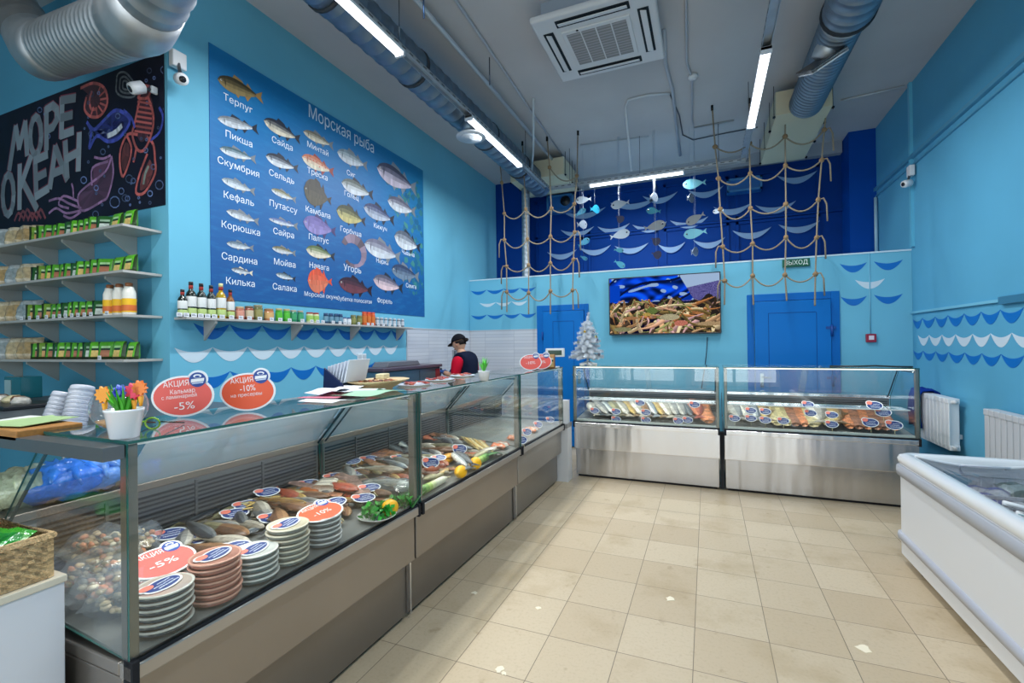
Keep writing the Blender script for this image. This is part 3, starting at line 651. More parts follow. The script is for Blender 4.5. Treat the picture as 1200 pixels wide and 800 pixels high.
# ================================================================== REFRIGERATED DISPLAY CASES
ZG0, ZG1 = .645, 1.275
WARM = h(152, 144, 136); COOL = h(226, 226, 230)  # WARM carries the floor's warm reflection in the steel colour
def finish(M, L, mk, mat, t):
    for xa in (.0, L-.02):
        m_ = mk(); m_.box((xa, -.016, .585), (xa+.02, .03, .655), h(26, 28, 34)); m_.build('corner_cap', MATTE, t, bevel=.003)
    return t
def display_case(M, L, label, group, body, mat, endglass=(True, True), shelf=True, kick=True, gap=0.0, dd=.98, deck_col=h(120, 124, 122)):
    """local frame: x along the front, front faces -y, z up"""
    t = thing('display_case', None, label, 'display case', group, M=M)
    def mk(): m_ = MB(); m_.X = M; return m_
    # lower body
    m_ = mk(); m_.box((.01, .075, .025), (L-.01, dd-.05, .335), mixc(body, (0, 0, 0), .12)); m_.build('kick_panel', mat, t, bevel=.004)
    m_ = mk(); m_.box((.03, .1, 0), (L-.03, dd-.1, .03), h(30, 30, 34)); m_.build('plinth', MATTE, t)
    m_ = mk(); m_.box((0, .03, .33), (L, dd-.02, .60), body); m_.build('front_panel', mat, t, bevel=.006)
    m_ = mk(); m_.box((0, -.012, .595), (L, .05, .642), mixc(body, (1, 1, 1), .25)); m_.box((0, .05, .60), (L, dd-.02, .64), mixc(body, (1, 1, 1), .1)); m_.build('bumper_rail', mat, t, bevel=.005)
    m_ = mk(); m_.box((0, -.006, .642), (L, .016, .652), h(22, 28, 36)); m_.build('glass_seal', MATTE, t)
    # deck
    m_ = mk(); P = [(.02, .643), (.74, .70), (.74, .712), (.02, .655)]
    m_.prism(P, 'x', .012, L-.012, deck_col); m_.build('display_deck', SATIN, t)
    # rear grille
    m_ = mk(); m_.box((.012, .74, .645), (L-.012, .755, .93), h(92, 96, 100)); rg = m_.build('rear_grille', SATIN, t)
    m_ = mk()
    k = 0
    while k < 9:
        z = .735+k*.02; m_.box((.03, .735, z), (L-.03, .741, z+.009), h(36, 40, 46)); k += 1
    m_.build('slots', MATTE, rg)
    m_ = mk(); x = .3
    while x < L-.1: m_.box((x, .733, .72), (x+.012, .742, .92), h(78, 82, 86)); x += .36
    m_.build('grille_ribs', SATIN, rg)
    # rear ledge
    m_ = mk(); m_.box((0, .735, .93), (L, dd, .965), body); m_.box((0, dd-.03, .60), (L, dd, .93), body); m_.build('rear_worktop', mat, t, bevel=.004)
    # posts
    for xa in (.004, L-.032):
        m_ = mk(); m_.box((xa, .008, .652), (xa+.028, .045, ZG1-.002), h(128, 128, 122)); m_.build('post', STEELW, t, bevel=.003)
    # glass
    m_ = mk(); pane(m_, (.002, 0, .652), (L-.002, .007, ZG1)); m_.build('front_glass', [GLASS, GEDGE], t)
    m_ = mk(); pane(m_, (.002, -.002, ZG1), (L-.002, .46, ZG1+.009)); m_.build('top_glass', [GLASS, GEDGE], t)
    for i, (xa, on) in enumerate(((.001, endglass[0]), (L-.009, endglass[1]))):
        if not on: continue
        m_ = mk(); P = [(.008, .652), (.72, .71), (.735, .95), (.455, ZG1-.002), (.008, ZG1-.002)]
        V = [(xa, p[0], p[1]) for p in P]+[(xa+.006, p[0], p[1]) for p in P]; n = 5
        F = [tuple(range(n))[::-1], tuple(range(n, 2*n))]+[(j, (j+1) % n, n+(j+1) % n, n+j) for j in range(n)]
        m_.add(V, F, h(38, 98, 92), mat=[0, 0]+[1]*n); m_.build('end_glass', [GLASS, GEDGE], t)
    # slanted sliding glass at the back, two leaves
    for i in range(2):
        a, b_ = (.01+gap, L/2+.03) if i == 0 else (L/2-.03, L-.01); o = .008*i
        m_ = mk(); V = []
        P = [(.735+o, .965), (.741+o, .968), (.462+o, ZG1), (.456+o, ZG1-.003)]
        V = [(a, p[0], p[1]) for p in P]+[(b_, p[0], p[1]) for p in P]; n = 4
        F = [tuple(range(n))[::-1], tuple(range(n, 2*n))]+[(j, (j+1) % n, n+(j+1) % n, n+j) for j in range(n)]
        m_.add(V, F, h(60, 120, 130), mat=[1, 1, 1, 0, 1, 0]); sd = m_.build('sliding_glass', [CLEAR if shelf else SHEEN, GEDGE], t)
    m_ = mk(); m_.prism([(.445, ZG1-.022), (.475, ZG1-.022), (.475, ZG1-.004), (.445, ZG1-.004)], 'x', .01, L-.01, h(120, 124, 124)); m_.build('top_rail', mat, t)
    for xa in (.014, L-.03):
        m_ = mk(); m_.tube([(xa, .03, ZG1-.03), (xa, .44, ZG1-.03), (xa, .72, .95)], .006, h(110, 116, 120), n=6); m_.build('glass_strut', STEEL, t)
    m_ = mk(); m_.box((.03, .03, ZG1-.012), (L-.03, .044, ZG1-.002), (1, 1, 1)); m_.build('light_strip', STRIPM if shelf else SATIN, t)
    if not shelf:
        lp = M @ Vector((L/2, .2, ZG1-.012)); area('case_light', lp, (0, 0, M.to_euler().z), L-.1, .05, 5.5, (1, .96, .88)); return finish(M, L, mk, mat, t)  # unseen light added to brighten these counters; their strip mesh stays unlit
    lp = M @ Vector((L/2, .05, ZG1-.02)); area('case_light', lp, (-.5, 0, 0) if shelf else (-.5, 0, 0), L-.1, .02, CASEP, (1, .95, .86)); bpy.context.scene.objects[-1] if False else None
    LASTA[0].rotation_euler = (M.to_3x3() @ Matrix.Rotation(.5, 3, 'X')).to_euler()
    m_ = mk(); m_.box((.035, .02, .652), (L-.035, .04, .676), h(206, 214, 206)); m_.build('price_rail', SATIN, t)
    if shelf:
        m_ = mk(); pane(m_, (.035, .13, .885), (L-.035, .42, .892)); m_.build('inner_shelf', [GLASS, GEDGE], t)
        m_ = mk(); m_.box((.035, .124, .884), (L-.035, .13, .893), h(210, 218, 220)); m_.build('shelf_edge', SATIN, t)
    return finish(M, L, mk, mat, t)
def MX(x, y, rz): return Matrix.Translation((x, y, 0)) @ Matrix.Rotation(rz, 4, 'Z')
XFL = -1.515
GL = 'display cases along the left side of the shop'
RZ = PI/2-.012
c1 = display_case(MX(XFL-.018, .815, RZ), 1.43, 'longest glass fish counter, holding round tubs, with its end pane facing the viewer', GL, WARM, STEELW, shelf=False, gap=.34)
c2 = display_case(MX(XFL, 2.262, RZ), 1.50, 'glass fish counter with lemons and leeks, middle of the row along the left wall', GL, WARM, STEELW, shelf=False)
c3 = display_case(MX(XFL+.018, 3.78, RZ), 1.24, 'almost empty glass counter in the corner before the white filler post', GL, h(160, 156, 150), STEELW, shelf=False)
GB = 'display cases along the back partition'
c4 = display_case(MX(-1.435, 5.26, 0), 1.545, 'steel glass counter of whole fish below the television', GB, COOL, STEEL)
c5 = display_case(MX(.15, 5.26, 0), 1.60, 'steel glass counter of fish and fillets in front of the right blue door', GB, COOL, STEEL)
m_ = MB(); m_.box((.112, 5.34, .02), (.148, 5.40, .60), h(34, 36, 40)); o = m_.build('gap_filler', MATTE, origin=(.13, 5.37, 0)); tag(o, 'dark vertical filler strip between the two back counters', 'filler strip')
m_ = MB(); m_.box((-1.62, 5.06, 0), (-1.445, 5.22, .60), h(222, 222, 224)); m_.box((-1.63, 5.05, .6), (-1.445, 5.24, .645), h(150, 150, 150)); m_.box((-1.56, 5.1, .645), (-1.46, 5.2, .9), h(228, 228, 230)); o = m_.build('corner_filler', SATIN, origin=(-1.53, 5.14, 0)); tag(o, 'white corner post between the left and back counters', 'corner post')
# bright vertical gap strips seen between the left kick panels
for y, x, lab in [(2.225, XFL-.052, 'thin bright metal corner strip between the first and second left counters'), (3.755, XFL-.03, 'thin bright metal corner strip between the second and corner counters')]:
    m_ = MB(); m_.box((x-.02, y-.006, .03), (x+.005, y+.006, .33 if y < 3 else .60), h(225, 228, 235)); o = m_.build('joint_strip', METAL, origin=(x, y, 0)); tag(o, lab, 'metal strip')

# ================================================================== THE CHEST FREEZER
FX0, FX1, FY0, FY1 = 1.225, 2.05, 1.75, 4.10
t = thing('chest_freezer', (1.64, 2.95, 0), 'long white chest freezer with curved glass lids by the right wall', 'chest freezer')
FWc = h(226, 228, 230)
def rrect(x0, x1, y0, y1, r, n=6):
    P = []
    for cx, cy, a0 in ((x1-r, y1-r, 0), (x0+r, y1-r, PI/2), (x0+r, y0+r, PI), (x1-r, y0+r, 1.5*PI)):
        for i in range(n+1): a = a0+PI/2*i/n; P.append((cx+r*math.cos(a), cy+r*math.sin(a)))
    return P
def rings(mb, specs, col, closed_bottom=True, smooth=True, x0=FX0, x1=FX1, y0=FY0, y1=FY1, bow=True):
    """stack of rounded rectangles: (inset, z, radius)"""
    V = []; n = None
    for ins, z, r in specs:
        P = rrect(x0+ins, x1-ins, y0+ins, y1-ins, r); n = len(P)
        for p in P:
            zz = z + (.05*(1-((p[1]-(y0+y1)/2)/((y1-y0)/2))**2)*0 if bow else 0)
            V.append((p[0], p[1], zz))
    L = len(specs); F = [(i*n+k, i*n+(k+1) % n, (i+1)*n+(k+1) % n, (i+1)*n+k) for i in range(L-1) for k in range(n)]
    if closed_bottom: F.append(tuple(range(n))[::-1])
    mb.add(V, F, col, smooth)
m_ = MB(); rings(m_, [(.02, .05, .04), (.005, .06, .05), (.005, .645, .05), (.0, .65, .05), (.0, .69, .05)], FWc, smooth=False)
m_.build('body', SATIN, t, bevel=.003)
m_ = MB(); rings(m_, [(.005, .60, .05), (-.012, .607, .055), (-.016, .64, .055), (-.012, .672, .055), (.0, .68, .05)], h(172, 176, 184), False); m_.build('upper_bumper', SATIN, t)
m_ = MB(); rings(m_, [(.005, .155, .05), (-.010, .162, .055), (-.013, .185, .055), (-.010, .208, .055), (.005, .215, .05)], h(176, 180, 190), False); m_.build('lower_bumper', SATIN, t)
m_ = MB(); rings(m_, [(.0, .688, .05), (-.008, .70, .06), (-.01, .725, .06), (.0, .745, .06), (.025, .757, .06), (.06, .752, .05), (.075, .735, .05), (.08, .70, .05)], h(232, 234, 234), False); m_.build('rim', GLOSS, t)
m_ = MB(); rings(m_, [(.08, .70, .05), (.085, .62, .05), (.10, .30, .05)], h(214, 222, 236), False)
P = rrect(FX0+.1, FX1-.1, FY0+.1, FY1-.1, .05); m_.add([(p[0], p[1], .30) for p in P], [tuple(range(len(P)))], h(214, 222, 236)); m_.build('inner_tub', SATIN, t)
m_ = MB()
for x in (FX0+.08, FX1-.08):
    for y in (FY0+.2, FY1-.25): m_.tube([(x-.03 if x < 1.6 else x+.03, y, .03), (x+.03 if x < 1.6 else x-.03, y, .03)], .03, h(40, 40, 44), n=12)
m_.build('castors', MATTE, t)
# curved sliding lids (two) : glass sagging across the width
def lid(y0, y1, dz, nm):
    m_ = MB(); n = 10; V = []; x0, x1 = FX0+.07, FX1-.07
    for i in range(n+1):
        u = i/n; x = x0+(x1-x0)*u; z = .745+dz-.045*(1-(2*u-1)**2)
        V += [(x, y0, z), (x, y1, z), (x, y0, z+.004), (x, y1, z+.004)]
    F = []; mt = []
    for i in range(n):
        a = i*4; b_ = a+4
        F += [(a, a+1, b_+1, b_), (a+2, b_+2, b_+3, a+3), (a, b_, b_+2, a+2), (a+1, a+3, b_+3, b_+1)]; mt += [0, 0, 1, 1]
    m_.add(V, F, h(150, 190, 190), smooth=False, mat=mt); lo = m_.build('glass_lid', [LIDG, GEDGE], t)
    fr = MB()
    for yy in (y0+.012, y1-.012): fr.tube([(x0+(x1-x0)*i/n, yy, .749+dz-.045*(1-(2*i/n-1)**2)) for i in range(n+1)], .011, h(225, 228, 230), n=8)
    fr.build('lid_frame', SATIN, lo)
    hd = MB(); hy = y1-.05 if y1 > 3.5 else y0+.06
    hd.tube([(1.5, hy-.05, .722+dz), (1.5, hy-.1, .74+dz), (1.72, hy-.1, .74+dz), (1.72, hy-.05, .722+dz)], .007, h(200, 205, 212), n=6); hd.build('handle', SATIN, lo)
lid(2.85, FY1-.09, .0, 'a'); lid(FY0+.09, 2.98, .014, 'b')
# wire baskets and frozen packs
def basket(x0, x1, y0, y1, z0, z1, label):
    t2 = thing('wire_basket', ((x0+x1)/2, (y0+y1)/2, z0), label, 'basket', 'wire baskets inside the chest freezer')
    m_ = MB(); c = h(225, 230, 240)
    for z in (z0, (z0+z1)/2, z1):
        r = .006 if z == z1 else .003
        m_.tube([(x0, y0, z), (x1, y0, z), (x1, y1, z), (x0, y1, z), (x0, y0, z)], r, c, n=5)
    m_.build('rims', SATIN, t2)
    m_ = MB(); x = x0
    while x <= x1+.001: m_.tube([(x, y0, z1), (x, y0, z0), (x, y1, z0), (x, y1, z1)], .0022, c, n=4); x += (x1-x0)/9
    y = y0
    while y <= y1+.001: m_.tube([(x0, y, z1), (x0, y, z0), (x1, y, z0), (x1, y, z1)], .0022, c, n=4); y += (y1-y0)/9
    m_.build('wires', SATIN, t2)
bys = [(3.45, 3.92), (2.93, 3.40), (2.41, 2.88), (1.9, 2.36)]
bl_ = ['wire basket at the far end of the chest freezer', 'second wire basket from the far end of the chest freezer', 'third wire basket from the far end of the chest freezer', 'wire basket at the near end of the chest freezer']
for (ya, yb2), lab in zip(bys, bl_): basket(FX0+.13, FX1-.13, ya, yb2, .40, .665, lab)
def pillow(mb, sx, sy, sz, col, col2=None, crimp=True, win=None):
    """bag lying flat, centred at origin"""
    n, m2 = 10, 8; V = []; C = []
    for s_ in (1, -1):
        for i in range(n+1):
            for j in range(m2+1):
                u, v = i/n*2-1, j/m2*2-1; e = max(0, (1-u**4))*max(0, (1-v**6)); w = .0 if e <= 0 else e**.5
                V.append((u*sx/2*(1-.05*abs(v)), v*sy/2, s_*sz/2*w*(1+.18*math.sin(7*u+3*v+s_)+.12*math.sin(11*v))))
    F = []
    for k in range(2):
        o = k*(n+1)*(m2+1)
        for i in range(n):
            for j in range(m2):
                a = o+i*(m2+1)+j; f = (a, a+m2+1, a+m2+2, a+1); F.append(f if k == 0 else f[::-1])
                u, v = (i+.5)/n*2-1, (j+.5)/m2*2-1; c = col
                if col2 and (abs(v) > .62): c = col2
                if win and abs(u) < .55 and -.75 < v < .15: c = win
                C.append(c)
    mb.add(V, F, C, True)
bagcols = [(h(225, 40, 70), h(250, 245, 245), 'red and white'), (h(60, 110, 80), h(200, 210, 210), 'green'), (h(240, 238, 245), h(60, 80, 190), 'white and blue'), (h(235, 120, 90), h(235, 225, 220), 'salmon pink'), (h(60, 80, 140), h(220, 225, 235), 'dark blue'), (h(170, 190, 190), h(40, 90, 80), 'frosty green')]
for bi, (ya, yb2) in enumerate(bys):
    for k in range(7):
        c1_, c2_, nm = bagcols[(k+bi*2) % 6]
        m_ = MB(); pillow(m_, .26, .18, .07, c1_, c2_)
        row, cl_ = divmod(k, 2) if k < 6 else (1, 0.5)
        x = FX0+.27+.28*cl_; y = ya+.1+.13*row; z = .46+.05*(k % 3)+(.05 if k == 6 else 0)
        p = Vector((x, min(y, yb2-.1), z+.04))
        o = m_.build('frozen_pack', FOIL, origin=(0, 0, 0)); o.location = p; o.rotation_euler = (random.uniform(-.25, .25), random.uniform(-.2, .2), random.uniform(-.6, .6))
        tag(o, '%s frozen pack, %s one in the %s freezer basket' % (nm, ORD[k], ['deep end', 'second', 'third', 'shop end'][bi]), 'food pack', 'frozen packs in the chest freezer')
# ================================================================== RADIATORS
def radiator(y0, y1, z0, z1, n, label, col, grilled):
    t = thing('radiator', (XR-.1, (y0+y1)/2, z0), label, 'radiator', 'white radiators on the right wall')
    w_ = (y1-y0)/n
    for i in range(n):
        m_ = MB(); a = y0+i*w_
        m_.box((XR-.13, a+.006, z0+.03), (XR-.115, a+w_-.006, z1-.02), col)
        m_.box((XR-.12, a+w_/2-.012, z0+.02), (XR-.04, a+w_/2+.012, z1-.01), col)
        m_.box((XR-.135, a+.004, z1-.05), (XR-.045, a+w_-.004, z1), col); m_.box((XR-.125, a+.004, z0), (XR-.045, a+w_-.004, z0+.05), col)
        if grilled:
            for z in (z1-.16, z1-.3): m_.box((XR-.118, a+.004, z), (XR-.06, a+w_-.004, z+.03), mixc(col, (0, 0, 0), .15))
        m_.build('section', SATIN, t, bevel=.006)
    m_ = MB()
    for z in (z0+.03, z1-.03): m_.tube([(XR-.09, y0-.04, z), (XR-.09, y1+.02, z)], .018, h(200, 204, 208), n=10)
    m_.tube([(XR-.09, y1+.01, z0+.03), (XR-.09, y1+.04, z0+.03), (XR-.09, y1+.05, 0)], .012, h(200, 204, 208), n=8); m_.build('pipes', SATIN, t)
    m_ = MB()
    for y in (y0+.1, y1-.1): m_.box((XR-.05, y-.02, z0+.1), (XR-.001, y+.02, z0+.14), col)
    m_.build('brackets', SATIN, t)
radiator(5.60, 6.40, .50, .985, 10, 'white ribbed radiator in the corner beside the back counter', h(222, 226, 230), False)
radiator(3.9, 5.0, .46, .975, 14, 'greyish white radiator partly hidden behind the chest freezer', h(196, 200, 204), True)
# blue cloth over the corner radiator
m_ = MB(); V = []; n = 8
for i in range(n+1):
    y = 6.12+.3*i/n
    for j, (x, z) in enumerate([(XR-.15, .62), (XR-.16, .8), (XR-.16, .95), (XR-.14, 1.0), (XR-.07, 1.01), (XR-.02, .98), (XR-.015, .85)]):
        V.append((x-.02*math.sin(i*1.9+j), y, z+.012*math.sin(i*2.3)))
F = [(i*7+j, (i+1)*7+j, (i+1)*7+j+1, i*7+j+1) for i in range(n) for j in range(6)]
m_.add(V, F, h(12, 52, 140), True); o = m_.build('folded_cloth', FABRIC, origin=(XR-.1, 6.25, 1.0)); sm = o.modifiers.new('s', 'SOLIDIFY'); sm.thickness = .012
tag(o, 'dark blue cloth hung over the corner radiator', 'cloth')
# ================================================================== FISH DRAWING (flat, printed) 
def fish_outline(kind='slim', n=16):
    """upper and lower profile, head at x=0, tail tip x=1, y in units of length"""
    d = {'slim': .11, 'mid': .15, 'deep': .2, 'flat': .36, 'needle': .07}[kind]
    up, lo = [], []
    for i in range(n+1):
        x = i/n*.82; u = x/.82
        w = d*(math.sin(PI*min(1, u**.75))**.8)*(1-.15*u)+.022*u
        if i == 0: w = .004
        up.append((x, w)); lo.append((x, -w*1.02))
    return up, lo
def flat_fish(mb, O, U, V_, L, kind, top, belly, fin, N, eye=True, spots=None):
    """layers of print stacked by a fraction of a millimetre along N"""
    U, V_, N, O = Vector(U), Vector(V_), Vector(N), Vector(O)
    def P(x, y, k): return O+U*((x-.5)*L)+V_*(y*L)+N*(.0006*k)
    up, lo = fish_outline(kind); n = len(up)
    d = max(y for x, y in up)
    fins = [[(.80, .02), (.97, .12), (.93, 0), (.97, -.12), (.80, -.02)], [(.3, d*.8), (.36, d+.07), (.52, d*.95+.02), (.56, d*.75)], [(.6, d*.6), (.64, d+.02), (.74, .05)], [(.55, -d*.7), (.6, -d-.05), (.72, -.04)], [(.34, -d*.9), (.4, -d-.055), (.45, -d*.85)]]
    for f in fins: mb.add([P(x, y, 1) for x, y in f], [tuple(range(len(f)))], fin)
    lev = [1, .55, .1, -.35, -1]; cols = [top, mixc(top, belly, .35), mixc(top, belly, .8), belly]
    for b in range(4):
        for i in range(n-1):
            q = []
            for (x, y), l in (((up[i]), lev[b]), ((up[i+1]), lev[b]), ((up[i+1]), lev[b+1]), ((up[i]), lev[b+1])): q.append(P(x, y*l, 2))
            mb.add(q, [(0, 1, 2, 3)], jit(cols[b], .08))
    if spots:
        for k in range(7): x = .15+.09*k; y = d*random.uniform(-.3, .6); s = .018; mb.add([P(x-s, y, 3), P(x, y+s, 3), P(x+s, y, 3), P(x, y-s, 3)], [(0, 1, 2, 3)], spots)
    if eye:
        for r, c, k in ((.018, h(225, 225, 215), 3), (.010, h(15, 15, 20), 4)):
            mb.add([P(.07+r*math.cos(a), .012+r*math.sin(a), k) for a in [j*PI/4 for j in range(8)]], [tuple(range(8))], c)
    mb.add([P(.15, d*.6, 3), P(.165, 0, 3), P(.15, -d*.6, 3), P(.14, 0, 3)], [(0, 1, 2, 3)], mixc(top, (0, 0, 0), .2))
# ================================================================== THE SEA FISH POSTER
m, nt, b = newmat('sea_poster_print')
tc = nt.nodes.new('ShaderNodeTexCoord'); vec = tc.outputs['Object']
gr = nt.nodes.new('ShaderNodeAttribute'); gr.attribute_name = 'Col'
mp = nt.nodes.new('ShaderNodeMapping'); mp.inputs['Scale'].default_value = (1, 2, 9); mp.inputs['Rotation'].default_value = (.35, 0, 0); nt.links.new(vec, mp.inputs['Vector'])
o_ = noise_mix(nt, gr.outputs['Color'], 3, h(40, 140, 195), .5, .8, fac=.4, vec=mp.outputs['Vector'])
nt.links.new(o_, b.inputs['Base Color']); b.inputs['Roughness'].default_value = .5
POSTER = m
XPo = XL+.006
A_ = at(245.5, 50, X=XPo); B_ = at(496.3, 200, X=XPo); C_ = at(497, 369.5, X=XPo); D_ = at(247, 352, X=XPo)
py0, py1 = (A_.y+D_.y)/2, (B_.y+C_.y)/2; pz1, pz0 = (A_.z+B_.z)/2, (C_.z+D_.z)/2
t = thing('sea_fish_poster', (XL, (py0+py1)/2, pz0), 'huge blue wall poster of sea fish species with white names', 'poster')
m_ = MB(); n, m2 = 24, 20; V = []; F = []; C = []
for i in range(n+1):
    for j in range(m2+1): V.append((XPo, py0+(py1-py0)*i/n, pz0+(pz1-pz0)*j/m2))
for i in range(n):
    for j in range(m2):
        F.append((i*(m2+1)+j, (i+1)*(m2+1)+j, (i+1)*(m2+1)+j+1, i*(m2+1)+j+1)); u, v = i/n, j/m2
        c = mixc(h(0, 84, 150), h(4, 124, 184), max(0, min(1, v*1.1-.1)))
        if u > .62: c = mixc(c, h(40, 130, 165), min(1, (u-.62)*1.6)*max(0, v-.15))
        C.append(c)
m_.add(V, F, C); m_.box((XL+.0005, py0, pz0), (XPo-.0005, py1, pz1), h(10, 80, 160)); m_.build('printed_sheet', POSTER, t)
def S7(x, y): return (240+.225*x, 40+.225*y)
def S8(x, y): return (240+.225*x, 200+.225*y)
brown, olive, grey, silver, dark = h(110, 90, 60), h(110, 105, 75), h(120, 128, 135), h(205, 212, 218), h(38, 46, 60)
cream = h(220, 212, 190)
FI = [ # head(x,y), tail(x,y), kind, top, belly, fin, name, namepos
 (S7(70,235), S7(305,335), 'mid', h(60,52,32), h(150,130,85), h(170,130,75), 'Терпуг', S7(175,365)),
 (S7(70,440), S7(280,498), 'slim', grey, silver, dark, 'Пикша', S7(180,545)),
 (S7(80,595), S7(270,655), 'slim', h(70,100,110), silver, grey, 'Скумбрия', S7(180,697)),
 (S8(90,45), S8(265,112), 'slim', h(130,145,155), silver, grey, 'Кефаль', S8(180,150)),
 (S8(115,210), S8(285,268), 'slim', grey, silver, grey, 'Корюшка', S8(192,305)),
 (S8(115,377), S8(258,405), 'slim', h(90,110,125), silver, grey, 'Сардина', S8(184,462)),
 (S8(140,512), S8(252,535), 'slim', h(90,100,110), silver, cream, 'Килька', S8(188,580)),
 (S7(310,450), S7(500,552), 'mid', dark, cream, dark, 'Сайда', S7(405,572)),
 (S7(320,635), S7(490,705), 'mid', dark, silver, dark, 'Сельдь', S7(402,745)),
 (S8(348,98), S8(478,155), 'slim', h(120,115,80), silver, grey, 'Путассу', S8(412,192)),
 (S8(335,250), S8(488,292), 'needle', h(90,110,160), silver, grey, 'Сайра', S8(412,328)),
 (S8(352,402), S8(476,432), 'slim', olive, silver, grey, 'Мойва', S8(418,480)),
 (S8(372,538), S8(475,566), 'slim', h(90,110,120), silver, dark, 'Салака', S8(418,608)),
 (S7(515,508), S7(672,585), 'slim', h(120,115,100), cream, grey, 'Минтай', S7(590,596)),
 (S7(508,640), S7(675,722), 'mid', h(190,110,80), cream, h(150,60,50), 'Треска', S7(588,732)),
 (S8(518,90), S8(662,160), 'flat', h(60,56,50), h(80,76,62), h(50,44,40), 'Камбала', S8(592,217)),
 (S8(515,265), S8(686,320), 'deep', h(110,100,160), h(140,130,185), h(70,60,110), 'Палтус', S8(595,358)),
 (S8(530,408), S8(680,450), 'mid', h(90,110,70), cream, dark, 'Навага', S8(597,498)),
 (S8(538,572), S8(665,580), 'flat', h(225,90,60), h(215,120,90), h(220,80,50), 'Морской окунь', S8(610,652)),
 (S7(692,615), S7(850,690), 'mid', h(120,140,150), silver, grey, 'Сиг', S7(762,727)),
 (S8(715,62), S8(880,130), 'mid', h(90,100,95), silver, dark, 'Голец', S8(765,132)),
 (S8(688,205), S8(840,268), 'deep', h(60,66,40), h(190,180,120), dark, 'Горбуша', S8(762,320)),
 (S8(700,580), S8(875,628), 'mid', h(52,34,50), h(110,60,70), h(40,20,34), 'Зубатка полосатая', S8(785,676)),
 (S7(900,695), S7(1105,810), 'mid', h(60,66,90), h(200,190,205), h(130,140,150), None, None),
 (S8(955,155), S8(1100,218), 'mid', h(90,90,110), silver, grey, None, None),
 (S8(830,190), S8(990,262), 'mid', h(50,60,100), h(170,180,195), dark, 'Кижуч', S8(915,297)),
 (S8(990,340), S8(1125,405), 'deep', h(90,100,115), silver, dark, 'Чавыча', S8(1060,430)),
 (S8(835,380), S8(1022,455), 'mid', h(110,110,130), silver, grey, 'Нерка', S8(925,475)),
 (S8(975,512), S8(1118,555), 'mid', h(50,66,96), h(110,130,150), grey, 'Семга', S8(1075,600)),
 (S8(880,565), S8(1035,615), 'mid', h(90,90,110), h(215,190,195), dark, 'Форель', S8(938,680)),
]
m_ = MB(); tx = MB()
for hd, tl, kind, top, be, fin, name, npz in FI:
    a = at(*hd, X=XPo+.002); bb = at(*tl, X=XPo+.002); U = (bb-a); L = U.length*1.03; U.normalize(); N = Vector((1, 0, 0)); Vv = U.cross(N)*-1
    if Vv.z < 0: Vv = -Vv
    flat_fish(m_, a.lerp(bb, .5), U, Vv, L, kind, top, be, fin, N, spots=h(200, 40, 40) if name == 'Треска' else None)
    if name:
        c = at(*npz, X=XPo+.002); tx.text(name, .078 if len(name) < 10 else .06, c, (0, 1, 0), (0, 0, 1), h(230, 238, 246), bold=.012)
# curled eel-like fish
c = at(*S8(775, 425), X=XPo+.0025); pts = [c+Vector((0, .17*math.cos(a), .15*math.sin(a))) for a in [2.7-i*.42 for i in range(13)]]
for i in range(12):
    w0, w1 = [.02+.035*math.sin(PI*min(1, (k+1)/10)) for k in (i, i+1)]
    d0, d1 = (pts[i]-c).normalized(), (pts[i+1]-c).normalized()
    m_.add([pts[i]-d0*w0, pts[i]+d0*w0, pts[i+1]+d1*w1, pts[i+1]-d1*w1], [(0, 1, 2, 3)], jit(h(120, 105, 120), .3))
tx.text('Угорь', .1, at(*S8(770, 515), X=XPo+.002), (0, 1, 0), (0, 0, 1), h(230, 238, 246), bold=.012)
a = at(363, 135, X=XPo+.002); bb = at(437, 172, X=XPo+.002)
a = at(362, 136, X=XPo+.002); bb = at(438, 171, X=XPo+.002)
tx.text('Морская рыба', .175, (XPo+.002, (a.y+bb.y)/2, (a.z+bb.z)/2), (0, 1, 0), (0, 0, 1), h(225, 236, 246), bold=.015, wid=bb.y-a.y)
m_.build('fish_pictures', PRINT, t); tx.build('lettering', PRINT, t)
# coral reef print at the edge
m_ = MB()
for k in range(90):
    px, py = random.gauss(0, 9), random.uniform(205, 345)
    c = at(478+px+(py-205)*.08, py, X=XPo+.0012); r = random.uniform(.02, .06)
    if c.y > py1-.04: c.y = py1-.06
    m_.add([c+Vector((0, r*math.cos(a)*random.uniform(.5, 1.2), r*math.sin(a)*random.uniform(.5, 1.2))) for a in [j*PI/4 for j in range(8)]], [tuple(range(8))], mixc(h(20, 95, 140), h(70, 140, 130), random.random()))
    m_.v[-8:] = [Vector((XPo+.0004+.00001*k, min(v.y, py1-.004), v.z)) for v in m_.v[-8:]]
m_.build('coral_picture', PRINT, t)
# ================================================================== THE CHALK MURAL
YM = YC-.006
def K(x, y): return at(x*.2874, 60+y*.2874, Y=YM-.001)
a = at(195.5, 57, Y=YM); bb = at(196, 243, Y=YM)
bx1 = XL-.03; bz1 = 3.69; bz0 = 2.58
t = thing('chalk_mural', (-4.8, YC, bz0), 'large black chalk mural of sea creatures with grey lettering above the packet shelves', 'mural')
m_ = MB(); m_.box((RX0+.1, YM, bz0), (bx1, YC-.001, bz1), h(14, 14, 34)); m_.build('black_board', vc('blackboard', .6, spec=.3, noise=.35, nscale=4), t)
sk = MB(); SKN = 0
def stroke(P, w, col, mb=None):
    """chalk line: flat ribbon lying on the board"""
    mb = mb or sk; L = len(P); global SKN
    for i in range(L-1):
        d = (P[i+1]-P[i]); 
        if d.length < 1e-6: continue
        nrm = Vector((d.z, 0, -d.x)).normalized()*w; e = d.normalized()*w*.45; q_ = Vector((0, -.00003*(SKN % 30), 0)); SKN += 1
        mb.add([P[i]-nrm-e*1+q_, P[i+1]-nrm+e+q_, P[i+1]+nrm+e+q_, P[i]+nrm-e+q_], [(0, 1, 2, 3)], jit(col, .15))
